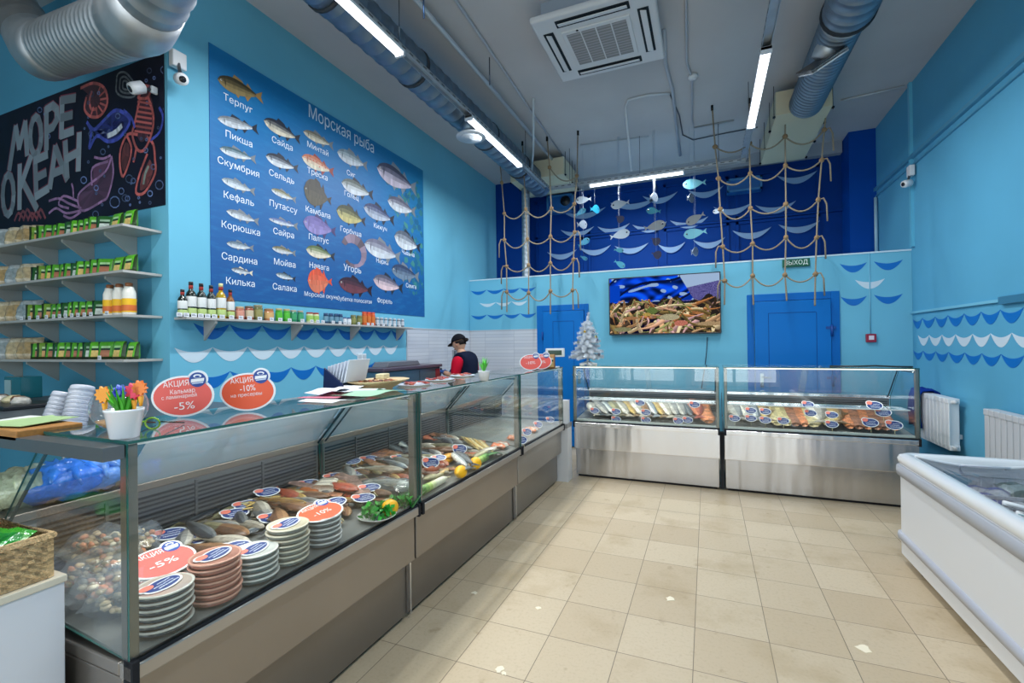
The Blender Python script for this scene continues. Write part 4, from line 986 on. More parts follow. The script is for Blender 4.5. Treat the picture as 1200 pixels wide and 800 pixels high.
def curve(L, k=4):
    P = [K(*p) for p in L]
    if len(P) < 3: return P
    out = []
    for i in range(len(P)-1):
        p0, p1, p2, p3 = P[max(i-1, 0)], P[i], P[i+1], P[min(i+2, len(P)-1)]
        for j in range(k):
            t_ = j/k; out.append(.5*((2*p1)+(p2-p0)*t_+(2*p0-5*p1+4*p2-p3)*t_*t_+(3*p1-p0-3*p2+p3)*t_**3))
    out.append(P[-1]); return out
RD, BLu, WH, PU = h(190, 95, 90), h(70, 80, 175), h(150, 160, 175), h(150, 110, 150)
def fillp(L, col):
    P = [p+Vector((0, .0004, 0)) for p in curve(L, 3)]; c = sum(P, Vector())/len(P)
    n = len(P)
    for i in range(n): sk.add([c, P[i], P[(i+1) % n]], [(0, 1, 2)], jit(col, .2))
# shrimp
fillp([(350,180),(345,230),(370,265),(410,260),(435,210),(425,150),(380,130),(330,150),(375,165)], h(70, 36, 44))
for L in ([(330,150),(380,130),(425,150),(438,210),(410,262),(370,266),(345,235),(352,190)], [(375,165),(365,200),(372,235),(395,235)]): stroke(curve(L), .012, RD)
for k in range(7): a = -1.1+k*.5; stroke([K(388+22*math.cos(a), 200+30*math.sin(a)), K(388+48*math.cos(a), 198+62*math.sin(a))], .008, RD)
# shell
for s_ in (1, .65, .35): stroke(curve([(515+(x-515)*s_, 140+(y-140)*s_) for x, y in [(475,130),(480,95),(505,85),(530,105),(555,150),(545,185),(500,185),(475,165),(475,130)]]), .008, h(110, 115, 120))
# fish
fillp([(385,310),(420,280),(470,245),(510,260),(525,290),(500,335),(450,365),(400,350),(385,325)], h(40, 44, 110))
for L in ([(355,290),(385,320),(425,280),(475,240),(530,280),(490,350),(440,368),(395,345),(365,395),(372,330),(355,290)],): stroke(curve(L), .014, BLu)
fillp([(395,325),(440,290),(500,285),(500,320),(455,355),(420,350)], h(130, 135, 165)); stroke(curve([(440,345),(470,330),(495,305)]), .02, h(200, 205, 215)); stroke(curve([(505,240),(535,270),(550,310)]), .01, BLu)
# lobster
fillp([(580,150),(605,160),(625,230),(620,300),(600,350),(575,370),(555,330),(560,260),(575,200)], h(74, 40, 50))
for L in ([(590,140),(572,175),(565,190),(600,190),(615,150),(590,140)], [(570,195),(550,290),(540,340),(560,400),(590,400),(620,330),(625,260),(605,190)], [(560,340),(520,340),(492,400),(490,470),(503,510),(530,440),(535,390),(520,350)], [(600,350),(625,380),(632,440),(632,500),(590,575),(555,575),(570,500),(600,420)], [(650,230),(665,270),(650,330),(615,362)], [(555,400),(550,430),(545,450)]): stroke(curve(L), .011, RD if L[0] != (650, 230) else BLu)
for k in range(7): stroke([K(562-k*2, 205+k*20), K(618+k*0, 215+k*20)], .008, RD)
fillp([(510,370),(525,380),(525,430),(505,490),(495,450),(500,400)], h(90, 45, 45)); fillp([(610,440),(625,480),(600,550),(570,565),(580,500)], h(110, 55, 55)); stroke(curve([(585,540),(592,500),(605,470)]), .012, h(130, 140, 130))
# squid
fillp([(455,430),(460,520),(430,600),(350,645),(325,630),(320,590),(370,540),(380,470)], h(80, 50, 72))
for L in ([(455,430),(462,500),(440,590),(415,612),(345,650),(322,630),(320,585),(360,545),(430,490),(455,430)], [(375,545),(378,475),(440,450)], [(330,640),(280,620),(240,600),(200,610)], [(325,650),(270,660),(230,640),(200,660)], [(330,655),(290,680),(260,670)], [(300,600),(298,560),(292,540)], [(315,610),(260,590),(240,625),(280,640)], [(385,432),(420,438),(450,425)]): stroke(curve(L), .010, PU)
# crab hints near the shelves, bubbles
for k in range(6): stroke(curve([(60+k*18, 690), (75+k*18, 660-8*(k % 3)), (95+k*18, 680)]), .012, h(130, 60, 66))
for k in range(70):
    x, y = (random.uniform(340, 670), random.uniform(60, 640)) if k < 56 else (random.uniform(0, 200), random.uniform(180, 400))
    r = random.choice([3, 4, 5, 9, 12]); 
    if k < 8: x, y, r = [(527,520,14),(650,545,16),(468,615,20),(390,665,12),(495,570,11),(520,600,9),(612,580,10),(420,410,10)][k]
    if K(x, y-r*2).z > bz1-.05: continue
    stroke([K(x+r*math.cos(a), y+r*1.15*math.sin(a)) for a in [j*PI/5 for j in range(11)]], .0045, jit(h(85, 100, 140), .3))
for p in sk.v: p.x = min(p.x, bx1-.005)
sk.build('chalk_drawings', PRINT, t)
# heavy hand-drawn letters as strokes
lt = MB(); LC = h(128, 138, 146)
GL_ = {'М': [[(0,1),(.08,0)],[(.08,0),(.5,.62)],[(.5,.62),(.92,0)],[(.92,0),(1,1)]], 'О': [[(.5+.45*math.cos(a), .5+.48*math.sin(a)) for a in [j*PI/6 for j in range(13)]]],
 'Р': [[(.05,0),(.05,1)],[(.05,.03),(.6,.03),(.92,.18),(.9,.42),(.55,.55),(.05,.55)]], 'Е': [[(.08,0),(.08,1)],[(.05,.04),(.95,.04)],[(.05,.5),(.8,.5)],[(.05,.96),(.95,.96)]],
 'К': [[(.08,0),(.08,1)],[(.95,0),(.12,.52)],[(.3,.42),(1,1)]], 'А': [[(.0,1),(.5,0)],[(.5,0),(1,1)],[(.2,.68),(.8,.68)]], 'Н': [[(.08,0),(.08,1)],[(.92,0),(.92,1)],[(.08,.5),(.92,.5)]]}
def glyph(ch, quad, w):
    """quad: TL, TR, BR, BL in mural crop pixels"""
    TL, TR, BR, BL = quad
    for st in GL_[ch]:
        P = []
        for u, v in st:
            x = (TL[0]*(1-u)+TR[0]*u)*(1-v)+(BL[0]*(1-u)+BR[0]*u)*v; y = (TL[1]*(1-u)+TR[1]*u)*(1-v)+(BL[1]*(1-u)+BR[1]*u)*v; P.append(K(x, y))
        stroke([p+Vector((-.008, -.0003, .006)) for p in P], w*1.15, h(120, 40, 60), lt); stroke([p+Vector((0, -.0016, 0)) for p in P], w, LC, lt)
W_ = .035
glyph('М', [(62,312),(108,290),(112,420),(40,480)], W_); glyph('О', [(122,268),(172,262),(172,420),(122,430)], W_*.95)
glyph('Р', [(188,235),(235,205),(245,370),(188,400)], W_); glyph('Е', [(250,195),(310,185),(300,330),(248,350)], W_)
glyph('О', [(10,505),(60,495),(60,665),(10,675)], W_*.95); glyph('К', [(78,470),(130,430),(150,640),(75,640)], W_)
glyph('Е', [(140,440),(195,415),(200,565),(145,600)], W_); glyph('А', [(200,400),(255,385),(275,520),(205,555)], W_); glyph('Н', [(262,375),(330,335),(325,480),(270,510)], W_)
lt.build('lettering', PRINT, t)
# ================================================================== THE TELEVISION
import numpy as np
def paint_screen():
    W, H = 230, 136; rng = np.random.default_rng(3)
    yy, xx = np.mgrid[0:H, 0:W]; u = xx/W; v = yy/H
    im = np.zeros((H, W, 3)); im[:] = np.array([18, 26, 60])/255
    # sky and hill at the right
    sky = (u > .66) & (v < .22-.12*(u-.8)); im[sky] = np.array([165, 190, 225])/255
    hill = (u > .64) & (v >= .22-.35*(u-.72)) & (v < .45); im[hill] = np.array([92, 88, 150])/255+(.08*rng.standard_normal((H, W))[..., None])[hill]
    # blue wet tarpaulin
    tarp = (v < .44) & (u < .74-.3*(.3-v)); ph = np.sin(u*26+7*np.sin(v*9+u*5))+np.sin(v*30+6*np.sin(u*8))
    for i, c in enumerate((10, 60, 190)): im[..., i] = np.where(tarp, np.clip((c/255)*(1+.35*ph), 0, 1), im[..., i])
    hi = tarp & (np.sin(u*18-v*22+3*np.sin(u*11))+.6*np.sin(v*40+u*20) > 1.0); im[hi] = np.array([150, 180, 225])/255
    dk = tarp & (np.sin(u*14+v*17+2*np.sin(u*7)) > .93); im[dk] = np.array([10, 22, 70])/255
    blk = (u < .1) & (v > .12) & (v < .42); im[blk] = np.array([8, 70, 200])/255
    # crab pile
    pile = v > .42+.05*np.sin(u*19)+.03*np.sin(u*47); im[pile] = np.array([40, 36, 34])/255
    im[pile & (u > .1) & (u < .42) & (v > .72)] = np.array([14, 14, 40])/255
    pal = [(196, 156, 116), (170, 130, 90), (212, 190, 150), (120, 100, 60), (176, 116, 70), (96, 100, 60), (150, 150, 96), (210, 160, 130), (190, 150, 150), (70, 56, 44)]
    for k in range(230):
        x = rng.uniform(0, 1); y0 = .45+.55*rng.uniform(0, 1)
        if .14 < x < .42 and y0 > .74 and rng.uniform() < .8: continue
        a = rng.uniform(0, 2*np.pi); L = rng.uniform(.08, .26)*(0.6+y0*.7); bend = rng.uniform(-1.4, 1.4); c = np.array(pal[rng.integers(len(pal))])/255; w0 = rng.uniform(1.6, 5.0)*(0.6+y0*.6)
        px_, py_ = x*W, y0*H
        for s_ in range(26):
            f = s_/25; aa = a+bend*f; px_ += np.cos(aa)*L*W/26; py_ += np.sin(aa)*L*W/26*.75; w = w0*(1-.75*f)
            m2 = (xx-px_)**2+(yy-py_)**2 < w*w
            if py_ < .40*H: break
            sh = 1.0-.35*((yy-py_)/max(w, .5)); im[m2] = np.clip(c*sh[m2][:, None], 0, 1)
    for cx_, cy_, r1, r2, c in [(.56, .72, .09, .055, (196, 186, 150)), (.2, .72, .07, .03, (180, 130, 90)), (.66, .83, .06, .05, (215, 130, 110)), (.12, .92, .09, .04, (150, 150, 110)), (.92, .85, .13, .035, (190, 160, 120)), (.4, .6, .05, .06, (110, 130, 70)), (.35, .66, .04, .03, (200, 170, 90))]:
        m2 = ((u-cx_)/r1)**2+((v-cy_)/r2)**2 < 1; im[m2] = (np.array(c)/255*(.75+.3*rng.uniform(size=(H, W, 1))))[m2]
    return np.clip(im, 0, 1), W, H
tp0, tp1 = at(714, 393.5, Y=YP-.09), at(844.5, 318.5, Y=YP-.09)
tx0, tx1 = tp0.x, tp1.x; tz0, tz1 = 1.65, 2.46
t = thing('television', ((tx0+tx1)/2, YP, tz0), 'wall television showing a heap of crabs under blue sheeting', 'television')
m_ = MB(); m_.box((tx0, YP-.085, tz0), (tx1, YP-.04, tz1), h(16, 18, 24)); m_.build('casing', SATIN, t, bevel=.005)
m_ = MB(); m_.box((tx0+.3, YP-.04, tz0+.2), (tx1-.3, YP-.002, tz1-.2), h(30, 30, 34)); m_.build('wall_bracket', MATTE, t)
im, W, H = paint_screen()
m_ = MB(); V = []; F = []; C = []
sx0, sx1, sz0, sz1 = tx0+.014, tx1-.014, tz0+.018, tz1-.014
for j in range(H+1):
    for i in range(W+1): V.append((sx0+(sx1-sx0)*i/W, YP-.0855, sz1-(sz1-sz0)*j/H))
for j in range(H):
    for i in range(W): a = j*(W+1)+i; F.append((a, a+W+1, a+W+2, a+1)); C.append(tuple(float(q) for q in np.round(im[j, i], 2)))
m_.add(V, F, C); m_.build('screen_picture', SCREENM, t)
tube_obj('television_cable', [at(829, 395, Y=YP-.02), at(828, 412, Y=YP-.02), at(826, 430, Y=YP-.02), at(822, 455, Y=YP-.02)], .005, h(30, 40, 60), 'thin dark cable hanging down the wall below the television', 'cable')
# ================================================================== WALL SHELVES
SHC = h(178, 176, 170)
def bracket(mb, p, dirv, d, hgt, thv):
    p = Vector(p); dv = Vector(dirv)*d; mb.slab([p, p+dv, p+dv-Vector((0, 0, .02)), p-Vector((0, 0, hgt))], thv, SHC)
def shelf_alcove(z, label, hk):
    t = thing('wall_shelf', (-5, YC, z), label, 'wall shelf', 'grey shelves under the chalk mural')
    m_ = MB(); m_.box((RX0+.1, YC-.25, z-.018), (-3.64, YC-.001, z), SHC); m_.build('board', SATIN, t, bevel=.002)
    for x in (-3.95, -4.5, -5.02, -5.6, -6.2):
        m_ = MB(); bracket(m_, (x, YC-.001, z-.018), (0, -1, 0), .2, .17, (.018, 0, 0)); m_.build('bracket', SATIN, t)
zs = [2.397, 2.083, 1.781, 1.473]
for i, z in enumerate(zs): shelf_alcove(z, '%s grey shelf under the chalk mural, full of green packets' % ['top', 'second highest', 'third highest', 'lowest'][i], i)
t = thing('wall_shelf', (XL, 3.5, 1.77), 'narrow grey shelf of bottles and jars under the fish poster', 'wall shelf')
SD = .14
m_ = MB(); m_.box((XL+.001, YC+.03, 1.752), (XL+SD, 4.99, 1.77), SHC); m_.build('board', SATIN, t, bevel=.002)
for px in (238.5, 341, 410, 464):
    y = at(px, 390, X=XL).y; m_ = MB(); bracket(m_, (XL+.001, y, 1.752), (1, 0, 0), .13, .15, (0, .018, 0)); m_.build('bracket', SATIN, t)
# ================================================================== FISH AND FOOD
def fish3d(kind='slim', top=h(60, 70, 80), belly=h(200, 205, 205), fin=h(90, 95, 100), L=1.0, thick=.55, nst=14, nr=10, bend=0.0, mat=None, name='whole_fish'):
    """one lying fish, unit length, head at -x, back towards +y"""
    up, lo = fish_outline(kind, nst); m_ = MB(); V = []; C = []
    for i, (x, w) in enumerate(up):
        w = max(w, .012); yb = bend*math.sin(PI*x)
        for k in range(nr):
            a = 2*PI*k/nr; V.append(((x-.5)*L, (w*math.cos(a)+yb)*L, (w*thick*math.sin(a)+w*thick)*L if False else (w*thick*math.sin(a)+.15*thick)*L))
    F = []; n = len(up)
    for i in range(n-1):
        for k in range(nr):
            F.append((i*nr+k, (i+1)*nr+k, (i+1)*nr+(k+1) % nr, i*nr+(k+1) % nr)[::-1]); c = math.cos(2*PI*(k+.5)/nr); t_ = max(0, min(1, .5-c*.9)); C.append(jit(mixc(top, belly, t_), .1))
    F.append(tuple(range(nr))); F.append(tuple((n-1)*nr+k for k in range(nr))[::-1]); C += [top, top]
    m_.add(V, F, C, True)
    zz = .15*thick*L; d = max(w for x, w in up)
    for f in ([(.79, .02), (.98, .11), (.93, 0), (.98, -.11), (.79, -.02)], [(.3, d*.7), (.36, d+.05), (.5, d*.9)], [(.56, -d*.6), (.62, -d-.04), (.7, -.03)]):
        m_.slab([((x-.5)*L, y*L, zz-.004*L) for x, y in f], (0, 0, .008*L), fin)
    for s_ in (1, -1): m_.ball(((.07-.5)*L, .01*L, zz+s_*.045*L*thick*1.1), (.016*L, .016*L, .008*L), h(20, 20, 24), 8, 5)
    return m_
FK = {
 'silver': dict(kind='slim', top=h(70, 84, 96), belly=h(214, 216, 210), fin=h(120, 126, 130)),
 'dark': dict(kind='slim', top=h(44, 50, 58), belly=h(120, 126, 128), fin=h(60, 60, 62)),
 'olive': dict(kind='mid', top=h(96, 92, 66), belly=h(176, 170, 130), fin=h(110, 100, 74)),
 'brown': dict(kind='mid', top=h(92, 62, 40), belly=h(160, 122, 84), fin=h(90, 66, 46)),
 'gold': dict(kind='slim', top=h(120, 88, 40), belly=h(206, 176, 104), fin=h(120, 92, 50)),
 'amber': dict(kind='deep', top=h(196, 120, 24), belly=h(232, 170, 50), fin=h(180, 110, 30)),
 'pale': dict(kind='mid', top=h(130, 124, 110), belly=h(222, 216, 200), fin=h(170, 160, 140)),
 'red': dict(kind='mid', top=h(150, 66, 44), belly=h(196, 120, 90), fin=h(150, 70, 50)),
 'grey': dict(kind='mid', top=h(96, 100, 102), belly=h(190, 186, 176), fin=h(120, 118, 112)),
}
def slabmesh(col, skin, tip=.3, bands=True):
    """a fillet: tapering slab with cut flesh on top and skin beneath"""
    m_ = MB(); n, k = 14, 8; V = []; F = []; C = []
    for i in range(n+1):
        u = i/n; w = .17*(1-tip*u)*min(1, (u*8+.25)**.5, ((1-u)*6+.3)**.5)
        for j in range(k):
            a = 2*PI*j/k; V.append((u-.5, w*math.cos(a), .045+.045*math.sin(a)*(1-.3*u)+.012*math.sin(u*9)))
    for i in range(n):
        for j in range(k): F.append((i*k+j, (i+1)*k+j, (i+1)*k+(j+1) % k, i*k+(j+1) % k)[::-1]); C.append(jit(col if math.sin(2*PI*(j+.5)/k) > -.2 else skin, .18))
    F += [tuple(range(k)), tuple(n*k+j for j in range(k))[::-1]]; C += [col, col]
    return m_.add(V, F, C, True)
def rollmesh(col, end, r=.17):
    m_ = MB(); pts = [(-.5+.1*i, .02*math.sin(i), r) for i in range(11)]; m_.tube(pts, [r*.7, r*.95, r, r*1.02, r, r*1.03, r, r, r*1.02, r*.97, r*.8], [jit(col, .14) for i in range(10)], n=12)
    m_.tube([(.5, .02*math.sin(10), r), (.506, .02*math.sin(10), r)], r*.78, end, n=12); return m_
def blockmesh(col, cut):
    m_ = MB(); n = 7; V = []; C = []; F = []
    for i in range(n+1):
        for j in range(10):
            a = 2*PI*j/10; e = .5; cx = abs(math.cos(a))**e*math.copysign(1, math.cos(a)); sy = abs(math.sin(a))**e*math.copysign(1, math.sin(a))
            V.append((-.5+i/n, .3*cx*(1-.12*i/n), .24+.22*sy+.02*random.random()))
    for i in range(n):
        for j in range(10): F.append((i*10+j, (i+1)*10+j, (i+1)*10+(j+1) % 10, i*10+(j+1) % 10)[::-1]); C.append(jit(col, .2))
    F += [tuple(range(10)), tuple(n*10+j for j in range(10))[::-1]]; C += [cut, cut]
    return m_.add(V, F, C, True)
MESHK = {
 'fillet': (lambda: slabmesh(h(150, 100, 70), h(90, 84, 74)), FOODM, 'smoked_fillet', 'fish fillet'),
 'mauve': (lambda: slabmesh(h(150, 122, 112), h(110, 100, 90)), FOODM, 'smoked_fillet', 'fish fillet'),
 'salmon': (lambda: slabmesh(h(214, 92, 56), h(130, 128, 112)), FOODM, 'salmon_fillet', 'fish fillet'),
 'roll': (lambda: rollmesh(h(214, 146, 34), h(226, 214, 190)), FOODM, 'smoked_roll', 'smoked fish'),
 'tanroll': (lambda: rollmesh(h(168, 130, 76), h(220, 206, 180)), FOODM, 'smoked_roll', 'smoked fish'),
 'block': (lambda: blockmesh(h(170, 92, 36), h(224, 216, 200)), FOODM, 'smoked_fish_chunk', 'smoked fish'),
 'whiteblock': (lambda: blockmesh(h(206, 200, 184), h(224, 216, 200)), FOODM, 'fish_steak', 'fish steak'),
 'strip': (lambda: slabmesh(h(196, 182, 130), h(150, 140, 90), .2), FOODM, 'dried_fish_strip', 'dried fish'),
}
MESHK['orange'] = (lambda: slabmesh(h(205, 128, 80), h(170, 130, 96)), FOODM, 'orange_fillet', 'fish fillet')
MEMO = {}
def food(kind, a, b_, label, group=None, lift=0.0, wide=1.0, roll=0.0, zf=None, cat=None):
    """lay one piece with its head at a and tail at b_ (world points)"""
    if kind not in MEMO:
        if kind in FK: m_ = fish3d(**FK[kind]); MEMO[kind] = (m_.build('whole_fish', FISHM, origin=(0, 0, 0)), 'fish')
        else: f_, mt, nm, ct = MESHK[kind]; MEMO[kind] = (f_().build(nm, mt, origin=(0, 0, 0)), ct)
        o = MEMO[kind][0]; o['_used'] = 0
    src, ct = MEMO[kind]
    if src.get('_used') == 0: o = src; del o['_used']
    else: o = src.copy(); COL.objects.link(o)
    a, b_ = Vector(a), Vector(b_); d = b_-a; L = d.length
    o.location = a.lerp(b_, .5)+Vector((0, 0, lift)); o.rotation_euler = (roll, -math.asin(max(-.9, min(.9, d.z/L))), math.atan2(d.y, d.x)); o.scale = (L, L*wide, L*(.9 if zf is None else zf))
    return tag(o, label, cat or ct, group)
def DK(px, py, lift=0.0):
    """point of the left counters' sloping deck"""
    z = .66
    for _ in range(4):
        p = at(px, py, Z=z+lift); z = .657+.079*max(0, (XFL-p.x))
    return Vector((p.x, p.y, z+lift))
def DB(px, py, lift=0.0):
    z = .66
    for _ in range(5):
        p = at(px, py, Z=z+lift); z = .657+.079*max(0, (p.y-5.26))
    return Vector((p.x, p.y, z+lift))
G1, G2 = 'fish laid out in the long tub counter', 'fish laid out in the lemon counter'
L1 = [ # kind, head px, tail px, lift, wide, label
 ('dark',(258,600),(205,626),0,1,'dark slim fish lying behind the blue ovals, by the rear grille'),
 ('olive',(228,611),(188,630),0,1,'short olive fish behind the left of the tub stacks'),
 ('silver',(298,612),(258,630),.0,1.1,'bright silver herring with its white belly up'),
 ('silver',(310,619),(270,638),.0,1.1,'second silver herring, lying before the bright one'),
 ('dark',(346,612),(300,632),0,1.2,'dark grey fish beside the two silver herrings'),
 ('dark',(352,620),(315,640),.0,1.1,'dark grey fish tucked behind the cream tub stack'),
 ('olive',(290,595),(238,618),0,1.1,'long olive fish between the oval cards and the grille'),
 ('brown',(262,632),(222,642),.01,1,'brown smoked fish behind the large red oval'),
 ('brown',(292,638),(248,650),.0,1.1,'brown smoked fish behind the pinkish tub stack'),
 ('pale',(232,603),(200,615),0,1,'pale whitish small fish at the foot of the rear grille'),
 ('fillet',(340,588),(302,602),.0,1.3,'flat pinkish smoked fillet below the heap of small dried fish'),
 ('fillet',(376,603),(332,612),.0,1.2,'long brown fillet behind the cream tubs'),
 ('fillet',(372,598),(345,606),.02,1.0,'short brown fillet leaning on the long brown one'),
 ('block',(357,592),(365,581),.0,1.5,'golden brown smoked fish chunk standing on end'),
 ('whiteblock',(378,580),(386,571),.03,1.7,'large white fish steak on top of the brown chunk'),
 ('whiteblock',(343,596),(348,590),.0,1.4,'small white cut piece before the brown chunk'),
 ('block',(380,600),(404,594),.0,.8,'long brown smoked chunk under a white and blue oval'),
 ('salmon',(396,566),(408,584),.02,1.0,'orange salmon fillet beside the white steak'),
 ('mauve',(400,560),(428,584),.03,1.1,'grey skinned fillet leaning on the orange salmon'),
 ('roll',(381,553),(404,550),.0,1.1,'yellow smoked roll with white cut end'),
 ('roll',(388,545),(412,540),.02,1.1,'yellow smoked roll behind the white cut one'),
 ('roll',(412,548),(432,543),.0,1.1,'yellow smoked roll beside the blue ovals'),
 ('tanroll',(405,537),(432,533),.02,1.1,'tan smoked roll at the foot of the rear grille'),
 ('tanroll',(432,546),(446,544),.0,1.1,'small tan roll between yellow rolls and brown slabs'),
 ('mauve',(432,553),(472,560),.01,1.4,'broad mauve fillet in front of the brown slabs'),
 ('mauve',(405,568),(430,562),.0,1.2,'short mauve fillet behind two blue ovals'),
 ('tanroll',(438,580),(457,584),.0,.9,'brown sausage-like roll behind the lettuce dish'),
 ('red',(372,556),(398,558),.0,1.3,'reddish fish below the yellow rolls'),
 ('fillet',(438,534),(470,548),.02,1.2,'brown smoked slab, front one of the row by the post'),
 ('fillet',(446,530),(476,541),.03,1.1,'brown smoked slab, second of the row by the post'),
 ('gold',(456,548),(480,552),.02,1.1,'golden fish lying under the brown slabs'),
 ('dark',(452,524),(478,535),.03,1,'slim dark fish behind the brown slabs'),
 ('silver',(462,519),(482,530),.03,1,'slim silver fish, last before the counter post'),
 ('olive',(447,590),(476,584),.0,1.0,'olive fish lying behind the lettuce and lemon'),
]
for k_, a, b_, lf, wd, lb in L1: food(k_, DK(*a, lf), DK(*b_, lf), lb, G1, .004, wd)
# heap of dried little fish
for i in range(22):
    cx_, cy_ = 290+72*random.random(), 0; cy_ = 596-(cx_-290)*.26+random.uniform(-6, 4); ang = random.uniform(-.5, .9); l_ = random.uniform(9, 13)
    lf = .01+.045*random.random()
    a, b_ = DK(cx_-l_*math.cos(ang), cy_+l_*.5*math.sin(ang), lf), DK(cx_+l_*math.cos(ang), cy_-l_*.5*math.sin(ang), lf)
    food('gold' if i % 3 else 'olive', a, b_, 'little golden dried fish, one of the loose heap against the rear grille', 'heap of little dried fish', 0, 1.0)
L2 = [
 ('red',(488,512),(512,519),.02,1.2,'reddish brown smoked fish by the post behind the patties'),
 ('fillet',(490,505),(515,513),.04,1.2,'dark red fillet on the reddish smoked fish'),
 ('pale',(486,526),(520,523),.01,1,'pale fish between the post and the round blue card'),
 ('dark',(488,531),(522,530),.01,1,'dark fish across the tray behind the patties'),
 ('mauve',(490,536),(522,532),.02,1.1,'mauve fillet beside the small blue oval'),
 ('amber',(512,546),(538,538),.0,1.0,'amber yellow smoked fish in front of the round card'),
 ('amber',(518,540),(540,533),.03,.9,'second amber yellow fish leaning on the first'),
 ('olive',(496,566),(530,555),.0,.9,'olive brown fish between the patties and the leek'),
 ('gold',(512,560),(536,549),.01,.8,'slim golden fish beside the patties'),
 ('silver',(530,536),(552,556),.03,.8,'slim silver fish crossing between the two lemons'),
 ('dark',(534,534),(558,552),.045,.7,'slim dark fish lying over the silver one'),
 ('pale',(562,536),(585,526),.0,1,'pale fish beside the far leek'),
 ('olive',(555,540),(575,530),.02,.8,'small olive fish behind the far lemon'),
 ('grey',(520,517),(545,522),.01,1,'grey fish under the film sheet'),
]
for k_, a, b_, lf, wd, lb in L2: food(k_, DK(*a, lf), DK(*b_, lf), lb, G2, .004, wd)
for i in range(13):
    x = 540+i*1.9; a, b_ = DK(x, 513+i*.35, .03+.01*(i % 3)), DK(x+22-i*.5, 529+i*.1, .01+.01*(i % 3))
    food('strip' if i % 2 else 'gold', a, b_, '%s of the pale dried strips fanned behind the lemons' % ORD[i], 'dried strips fanned in the lemon counter', 0, .34, zf=.5)
rk = random.Random(11)
def scatter(n, x0, x1, y0, y1, kinds, lab, grp, l0=.2, l1=.32, lift=.0):
    cnt = {}
    for i in range(n):
        k_ = kinds[i % len(kinds)]; y = y0+(y1-y0)*(i+.5)/n+rk.uniform(-.03, .03); x = rk.uniform(x0, x1); L = rk.uniform(l0, l1); a = PI+rk.uniform(-.75, .45); lf = lift+rk.uniform(.0, .03)
        zc = .66+.079*(XFL-x)+lf; d = Vector((math.cos(a), math.sin(a), 0))*L/2; dz = Vector((0, 0, .079*(L/2)*-math.cos(a)))
        kn = {'dark': 'dark fish', 'olive': 'olive fish', 'brown': 'brown smoked fish', 'grey': 'grey fish', 'pale': 'pale fish', 'gold': 'golden fish', 'silver': 'silver fish', 'fillet': 'brown fillet', 'mauve': 'mauve fillet', 'salmon': 'orange fillet', 'red': 'reddish fish'}[k_]
        j = cnt.get(k_, 0); cnt[k_] = j+1
        food(k_, Vector((x, y, zc))-d-dz, Vector((x, y, zc))+d+dz, '%s %s, %s' % (ORD[j], kn, lab), grp, 0, 1.0)
scatter(20, XFL-.62, XFL-.36, 1.02, 1.75, ['dark', 'olive', 'brown', 'grey', 'pale'], 'rear half of the long counter', 'fish in the rear half of the long counter')
scatter(14, XFL-.34, XFL-.22, 1.65, 2.18, ['fillet', 'brown', 'mauve', 'gold', 'olive', 'dark'], 'front half of the long counter', 'fish in the front half of the long counter', .16, .24)
scatter(16, XFL-.62, XFL-.38, 1.7, 2.2, ['brown', 'gold', 'fillet', 'mauve', 'grey', 'red'], 'by the post in the long counter', 'fish by the post of the long counter', .2, .3, .02)
scatter(26, XFL-.62, XFL-.36, 2.34, 3.65, ['grey', 'brown', 'pale', 'olive', 'fillet', 'silver', 'dark'], 'rear half of the lemon counter', 'fish in the rear half of the lemon counter', .22, .34, .01)
scatter(18, XFL-.36, XFL-.14, 2.36, 3.5, ['fillet', 'gold', 'red', 'pale', 'mauve', 'olive'], 'front half of the lemon counter', 'fish in the front half of the lemon counter', .16, .26)
# patties, lemons, leeks
for i, (px, py, lf) in enumerate([(503, 557, 0), (514, 551, 0), (494, 548, 0), (506, 553, .03)]):
    p = DK(px, py, lf); m_ = MB(); m_.ball((p.x, p.y, p.z+.028), (.052, .052, .028), h(176, 84, 52), 14, 8, wob=.04); o = m_.build('fish_patty', FOODM, origin=p)
    tag(o, 'round red-brown patty, %s of four by the post' % ORD[i], 'fish patty', 'red-brown patties in the lemon counter')
for px, py, r, lb in [(540, 560, .042, 'yellow lemon between the patties and the leeks'), (557, 550, .044, 'yellow lemon beside the white end of the far leek'), (457, 604, .042, 'yellow lemon on the lettuce dish')]:
    p = DK(px, py); m_ = MB(); m_.tube([(p.x, p.y-r*1.25, p.z+r), (p.x, p.y-r*1.1, p.z+r), (p.x, p.y-r*.8, p.z+r), (p.x, p.y-.4*r, p.z+r), (p.x, p.y, p.z+r), (p.x, p.y+.4*r, p.z+r), (p.x, p.y+r*.8, p.z+r), (p.x, p.y+r*1.1, p.z+r), (p.x, p.y+r*1.25, p.z+r)], [.006, r*.3, r*.72, r*.95, r, r*.95, r*.72, r*.3, .006], h(250, 186, 8), n=16)
    o = m_.build('lemon', vc('lemon_peel_'+str(px), .4, spec=.5, bump=.2, bscale=160), origin=p); tag(o, lb, 'lemon')
